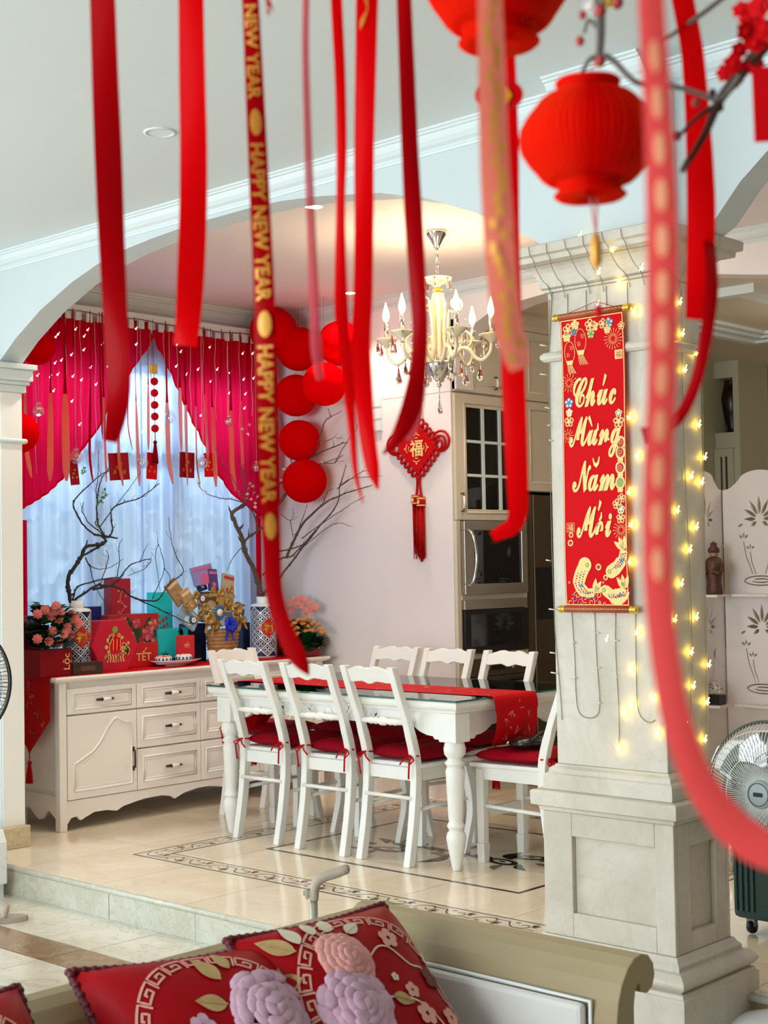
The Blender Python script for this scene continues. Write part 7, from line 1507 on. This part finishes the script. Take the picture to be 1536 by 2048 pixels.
def rib_text(word, ystart, size): 
    vs, fs = text2d(word, .025); xs = [v.x for v in vs]; x0 = min(xs); off = (ystart+90)*px1
    b.add([f(off+(v.x-x0)*size, (v.y-.35)*1.9) for v in vs], fs); return (max(xs)-x0)*size/px1
S_ = .0128
y = 12
for word in ('NEW YEAR', '❀', 'HAPPY NEW YEAR', '❀', 'HAPPY NEW YEAR', '❀'):
    if word == '❀': off = (y+20+90)*px1; b.poly(ell(0, 0, .009, .62, 14), lambda a, q: f(off+a, q)); y += 62
    else: y += rib_text(word, y, S_)+26
tag(b.build('gold_lettering', M_goldr, t), kind='stuff')
ribbon('thin sheer red ribbon left of the balloons, hanging to their level', [(611, -90, 14, .92), (612, 0, 14, .92), (611, 100, 14, .92), (615, 250, 15, .92), (620, 400, 17, .92), (625, 520, 19, .92), (629, 620, 21, .92), (633, 700, 22, .92), (640, 760, 14, .92)], M_satinm, seed=4, group=gR)
ribbon('narrow bright red ribbon with a sheer tapering tail, beside the broad central one', [(672, -90, 22, .95), (673, 0, 23, .95), (680, 150, 22, .95), (683, 300, 21, .95), (681, 420, 18, .95), (681, 540, 24, .95), (684, 640, 28, .95), (696, 760, 24, .95), (704, 860, 16, .95), (712, 950, 10, .95), (726, 1006, 3, .95)], M_satinr, seed=5, group=gR)
t, fr = ribbon('broad red satin ribbon in the middle, curving to a point past the branches', [(737, -90, 46, .98), (734, 0, 44, .98), (731, 150, 42, .98), (728, 300, 40, .98), (728, 450, 38, .98), (726, 590, 38, .98), (722, 690, 38, .98), (728, 800, 36, .98), (736, 880, 32, .98), (746, 940, 26, .98), (756, 978, 4, .98)], M_satinr, seed=6, group=gR)
f, L, cum = on_ribbon(fr); b = MB(); add_stroke(b, [((90+q[1])*px1, q[0]) for q in ((.0, -35), (-.3, -10), (.1, 15), (-.25, 40), (-.6, 55))], .006, lambda a, q: f(a, q)); b.build('gold_motif', M_goldr, t)
ribbon('dark red narrow ribbon swinging left across the knot ornament', [(806, -90, 30, .95), (808, 0, 30, .95), (814, 150, 32, .95), (820, 300, 34, .95), (828, 450, 36, .95), (836, 580, 33, .95), (840, 660, 31, .95), (836, 740, 33, .95), (824, 810, 40, .95), (806, 855, 34, .95), (785, 888, 20, .95), (766, 908, 4, .95)], M_satind, seed=7, group=gR)
ribbon('short red ribbon end hanging over the top of the knot ornament', [(846, 700, 8, .97), (844, 760, 16, .97), (838, 800, 22, .97), (828, 840, 26, .97), (815, 880, 20, .97)], M_satinm, seed=17, group=gR)
ribbon('bright red ribbon hanging below the top lantern, its end hooked to the left', [(1012, 90, 34, .95), (1014, 200, 40, .95), (1016, 300, 44, .95), (1019, 450, 40, .95), (1022, 600, 42, .95), (1025, 720, 46, .95), (1030, 850, 46, .95), (1034, 950, 44, .95), (1036, 1020, 40, .95), (1026, 1052, 34, .95), (1008, 1062, 30, .95), (984, 1074, 22, .95)], M_satinr, seed=8, group=gR, twist=.2)
t, fr = ribbon('pale coral ribbon with blurred gold print in front of the top lantern', [(979, -90, 48, .62), (980, 0, 50, .62), (984, 150, 56, .62), (988, 300, 58, .62), (995, 430, 60, .62), (1004, 560, 58, .62), (1016, 650, 58, .62), (1030, 705, 56, .62), (1040, 738, 40, .62)], M_satinp, seed=9, group=gR, twist=.2)
f, L, cum = on_ribbon(fr); b = MB(); rr = random.Random(4)
for k in range(34): s = L*k/34; v = rr.uniform(-.5, .5); b.poly(ell(0, 0, .0022+.0015*rr.random(), .28, 9), lambda a, q: f(s+a, v+q))
tag(b.build('gold_flecks', M_goldr, t), kind='stuff')
t, fr = ribbon('nearest pale red ribbon with gold dashes, sweeping down to the lower right corner', [(1298, -90, 52, .45), (1302, 0, 54, .45), (1311, 150, 56, .45), (1319, 300, 58, .45), (1324, 450, 62, .45), (1325, 600, 62, .45), (1324, 750, 60, .45), (1318, 900, 60, .45), (1314, 1050, 60, .45), (1318, 1200, 56, .45), (1332, 1330, 56, .45), (1356, 1450, 60, .45), (1392, 1550, 64, .45), (1440, 1625, 72, .45), (1490, 1675, 78, .45), (1540, 1702, 80, .45), (1620, 1720, 80, .45)], M_satinn, seed=10, group=gR, twist=.12)
f, L, cum = on_ribbon(fr); b = MB(); q1 = .45/F
for yk in list(range(95, 1180, 92)): 
    off = (yk+90+22)*q1; b.poly(ell(0, 0, 33*q1, .36, 14), lambda a, q: f(off+a, q-.1, .0012))
tag(b.build('gold_dashes', cloth('coral_gold_dash', '#ffd2a4', .5, tcol='#ffd2a4'), t), kind='stuff')
ribbon('bright red ribbon right of the near one, cut off square before the pillar', [(1352, -90, 44, .9), (1366, 0, 48, .9), (1384, 100, 50, .9), (1394, 220, 50, .9), (1400, 340, 52, .9), (1402, 450, 54, .9), (1398, 560, 52, .9), (1392, 640, 46, .9)], M_satinr, seed=11, group=gR)
ribbon('red ribbon tail curving down left across the pillar, behind the nearest ribbon', [(1402, 330, 10, .91), (1414, 440, 22, .91), (1424, 560, 28, .88), (1414, 660, 26, .88), (1398, 740, 22, .88), (1378, 800, 22, .88), (1352, 842, 22, .88), (1318, 862, 26, .88), (1284, 872, 34, .88)], M_satind, seed=12, group=gR)

# paper lanterns of folded honeycomb halves
def folded_lantern(label, cx, cy, rx, ry, nk, nh, dep, tilt):
    c = dp(cx, cy, dep); k = dep/F; t = thing('folded_lantern', label, 'lantern', tuple(c)); A = (-FW)-V((0, 0, 1))*(-FW).dot(V((0, 0, 1))); A.normalize(); B = V((0, 0, 1)).cross(A).normalized(); Z = V((0, 0, 1))
    half = [(0, ry+nh)]+[(nk*.5, ry+nh+2), (nk*.96, ry+nh-2), (nk, ry+nh-6), (nk*.92, ry+nh*.4), (nk*1.05, ry*.98)]
    for i in range(1, 12): a = pi/2-pi*i/12; half.append((nk*.9*abs(sin(a))**6+rx*cos(a)**.95, ry*sin(a)))
    half += [(nk*1.05, -ry*.98), (nk*.95, -ry-nh*.5), (nk*1.12, -ry-nh*.8), (nk, -ry-nh), (nk*.5, -ry-nh-3), (nk*.06, -ry-nh*.9)]
    b = MB(); N = 64
    for j in range(N):   # accordion of thin leaves fanned round the spine
        a = pi*2*j/N; pr_ = [c+(B*cos(a+tilt)+A*sin(a+tilt))*(r*k*(1 if j % 2 else .994))+Z*(z*k) for r, z in half]; b.poly_pts(pr_, half)
    b.build('paper_leaves', M_lant, t); MB().lathe([(max(0, r*.955)*k, z*.985*k) for r, z in half], c, 48).build('paper_core', M_lant, t); return t, c, k
def _pp(s, pts, half): 
    tri = tessellate_polygon([[V((r, z, 0)) for r, z in half]+[V((0, half[-1][1], 0))]]); base = pts+[pts[0]+(pts[-1]-pts[0])*1.0]; s.add(base, [tuple(q) for q in tri], 0, False)
MB.poly_pts = _pp
M_str = mat('pale_red_string', '#d9808a', .6)
t, c, k = folded_lantern('red folded paper lantern hanging from the blossoming twig, centre right', 1178, 278, 141, 88, 66, 32, .82, .3)
# bottom slit, cords and beaded pendant
MB().tube([c+V((0, 0, .118*k/k*.0+121*k)), dp(1190, 120, .82)], .0007, 4).build('hanging_thread', M_str, t)
for dx in (-6, 8): MB().tube([dp(1186+dx, 392, .82), dp(1192, 470, .82)], .0008, 4).build('pendant_thread', M_str, t)
MB().lathe([(0, .0), (.003, .004), (.0034, .014), (.002, .02), (0, .022)], dp(1193, 540, .82), 10).build('pendant_bead', M_goldr, t); MB().tube([dp(1193, 540, .82), dp(1196, 612, .82)], .0006, 4).build('pendant_thread', M_goldp, t)
MB().sphere(dp(1197, 622, .82), .0028, 8, 6, sc=(.8, .8, 1.5)).build('pendant_knot', M_cord, t)
t, c, k = folded_lantern('red folded paper lantern cut off by the top edge', 995, -60, 156, 118, 74, 36, .9, .25); MB().tube([c+V((0, 0, 150*k)), c+V((0, 0, 420*k))], .0007, 4).build('hanging_thread', M_str, t)
p = dp(998, 190, .93); t = thing('round_charm', 'small round red charm with a gold centre hanging under the top lantern', 'charm', tuple(p)); M = Matrix.Rotation(0, 3, 'X'); fr_ = lambda a, q, d: p+RT*a+UP*q-FW*d
MB().prism(ell(0, 0, .0155, .0105, 18), fr_, -.002, .002).build('charm_disc', M_redp, t); MB().prism([(x_+.0, y_) for x_, y_ in ell(.002, -.001, .006, .006, 6)], fr_, .002, .0032).build('gold_flower', mat('yellow_gold', '#e8a008', .4), t); MB().tube([p+UP*.010, dp(998, 110, .93)], .0006, 4).build('thread', M_cord, t)
p = dp(1522, 210, .8); t = thing('red_packet', 'red paper packet hanging at the right edge below the blossom twig', 'red packet', tuple(p)); fr_ = lambda a, q, d: p+RT*a+UP*q-FW*d
MB().prism([(-.0052, .021), (.022, .021), (.022, -.0195), (-.0035, -.0205)], fr_, -.0006, .0006).build('packet', M_redp, t); MB().prism(ell(.0125, .012, .005, .006, 10), fr_, .0006, .0012).build('gold_print', M_goldp, t); MB().tube([p+UP*.021+RT*.008, dp(1530, 40, .8)], .0006, 4).build('thread', M_cord, t)

# the branch itself: grey twigs, buds and blossoms, its stem rising off to the right into a floor vase
t = thing('peach_branch', 'grey festive branch with red buds and blossoms at the upper right, close to the camera', 'branch', (1.1, 1.6, ZL)); rr = random.Random(31)
def tw(lst, dep, r0, r1, m=None):
    c = catmull([dp(x, y, dep) for x, y in lst], 5); MB().tube(c, [r0+(r1-r0)*i/(len(c)-1) for i in range(len(c))], 7).build('twig', m or M_twig, t)
M_twig = mat('grey_twig', '#77706a', .8, noise=.3, nscale=80); M_twb = mat('brown_twig', '#4a2f25', .85, noise=.4, nscale=90)
tw([(1600, -140), (1440, 0), (1340, 72)], .9, .0022, .0014); tw([(1340, 72), (1290, 100)], .9, .0014, .0008)
tw([(1200, -120), (1192, -20), (1198, 50), (1196, 110)], .85, .0022, .0016); tw([(1198, 60), (1178, 40), (1168, 66)], .85, .0014, .0010); tw([(1205, -20), (1207, 60), (1203, 120)], .85, .0013, .0010)
tw([(1203, 112), (1180, 118), (1163, 148)], .85, .0018, .0014); tw([(1208, 110), (1228, 122), (1276, 166), (1345, 172), (1395, 186), (1440, 198), (1480, 150)], .85, .0020, .0013)
tw([(1600, 20), (1530, 90), (1480, 150), (1440, 200), (1410, 268), (1364, 344)], .86, .0052, .0016, M_twb); tw([(1440, 205), (1398, 232), (1362, 268)], .86, .0016, .0011, M_twb); tw([(1364, 344), (1376, 320)], .86, .0018, .0020)
vst = [dp(1600, 20, .86), V((.75, 1.25, 1.72)), V((1.1, 1.55, 1.2)), V((1.12, 1.62, .6)), V((1.1, 1.6, .16))]; MB().tube(catmull(vst, 6), [.0052+.012*i/24 for i in range(25)], 8).build('stem', M_twb, t)
hi = [V((.75, 1.25, 1.72)), dp(1500, -260, .86), dp(1250, -220, .9), dp(1000, -200, .93), dp(700, -170, .96), dp(450, -150, .98), dp(190, -120, 1.0)]; c = catmull(hi, 6); MB().tube(c, [.009-.006*i/(len(c)-1) for i in range(len(c))], 7).build('bough', M_twb, t)
tw([(1320, -230), (1305, -150), (1298, -80)], .47, .002, .001); MB().tube([dp(1298, -85, .47), dp(1320, -225, .89)], .003, 6).build('twig', M_twig, t); MB().tube([dp(979, -85, .63), dp(1000, -195, .93)], .003, 6).build('twig', M_twig, t)
for (x, y, d0) in ((201, -88, 1.), (380, -88, 1.), (497, -88, .98), (611, -88, .92), (672, -88, .95), (737, -88, .98), (806, -88, .95), (1352, -88, .9)): 
    j = min(range(len(c)), key=lambda i: abs((c[i]-dp(x, y, d0)).dot(RT))); MB().tube([dp(x, y, d0), c[j]], .0012, 5).build('ribbon_tie', M_cord, t)
M_bud = mat('red_bud', '#b03a34', .55, noise=.4, nscale=60); M_stam = mat('yellow_stamen', '#d0a63a', .5)
for x, y, r, d0, m in ((1160, 82, 9, .85, 0), (1180, 14, 12, .85, 1), (1200, 22, 13, .85, 0), (1235, 5, 12, .85, 0), (1165, 30, 8, .85, 0), (1216, 2, 12, .85, 2), (1200, 122, 11, .85, 0), (1198, 128, 7, .85, 2), (1354, 272, 9, .86, 0), (1392, 205, 9, .86, 0), (1425, 186, 8, .86, 3), (1440, 215, 8, .86, 3)):
    b = MB(); q = dp(x, y, d0); 
    if m in (0, 3): b.sphere(q, r*d0/F, 9, 7, sc=(1, 1, 1.15))
    else: petals(b, q, r*1.5*d0/F, rr, 6, 0, -FW+UP*.2)
    b.build('bud' if m in (0, 3) else 'blossom', (M_bud, M_whitef, M_stam, M_twb)[m], t)
# red blossom garland twisted round the right twig
for i, (x, y, r) in enumerate(((1520, 12, 24), (1500, 40, 22), (1490, 62, 20), (1478, 100, 18), (1466, 128, 20), (1450, 146, 18), (1470, 160, 16), (1510, 90, 22), (1528, 60, 24), (1496, 134, 18), (1484, 20, 20), (1512, 128, 18))):
    b = MB(); petals(b, dp(x, y, .84+.03*rr.random()), r*1.15*.85/F, rr, 6, 0, -FW+RT*rr.uniform(-.6, .6)+UP*rr.uniform(-.5, .5)); b.build('red_blossom', M_redp, t)
t = thing('floor_vase', 'tall white floor vase holding the festive branch', 'vase', (1.1, 1.6, ZL)); MB().lathe([(0, 0), (.10, 0), (.12, .03), (.15, .18), (.12, .30), (.07, .38), (.085, .42), (.075, .42), (.06, .38), (0, .2)], (1.1, 1.6, ZL), 24).build('vase_body', M_porc, t)

p = dp(534, 2, .93); t = thing('red_tassel', 'tip of a small red thread tassel at the top edge', 'tassel', tuple(p)); rr = random.Random(3)
for k in range(7): MB().tube([p+V((0, 0, .03)), p+RT*rr.uniform(-.003, .003)+V((0, 0, .01)), p+RT*rr.uniform(-.004, .004)-V((0, 0, rr.uniform(.002, .011)))], .0005, 4).build('thread', M_cord, t)
MB().tube([p+V((0, 0, .03)), dp(534, -158, .97)], .0008, 4).build('tassel_cord', M_cord, t)
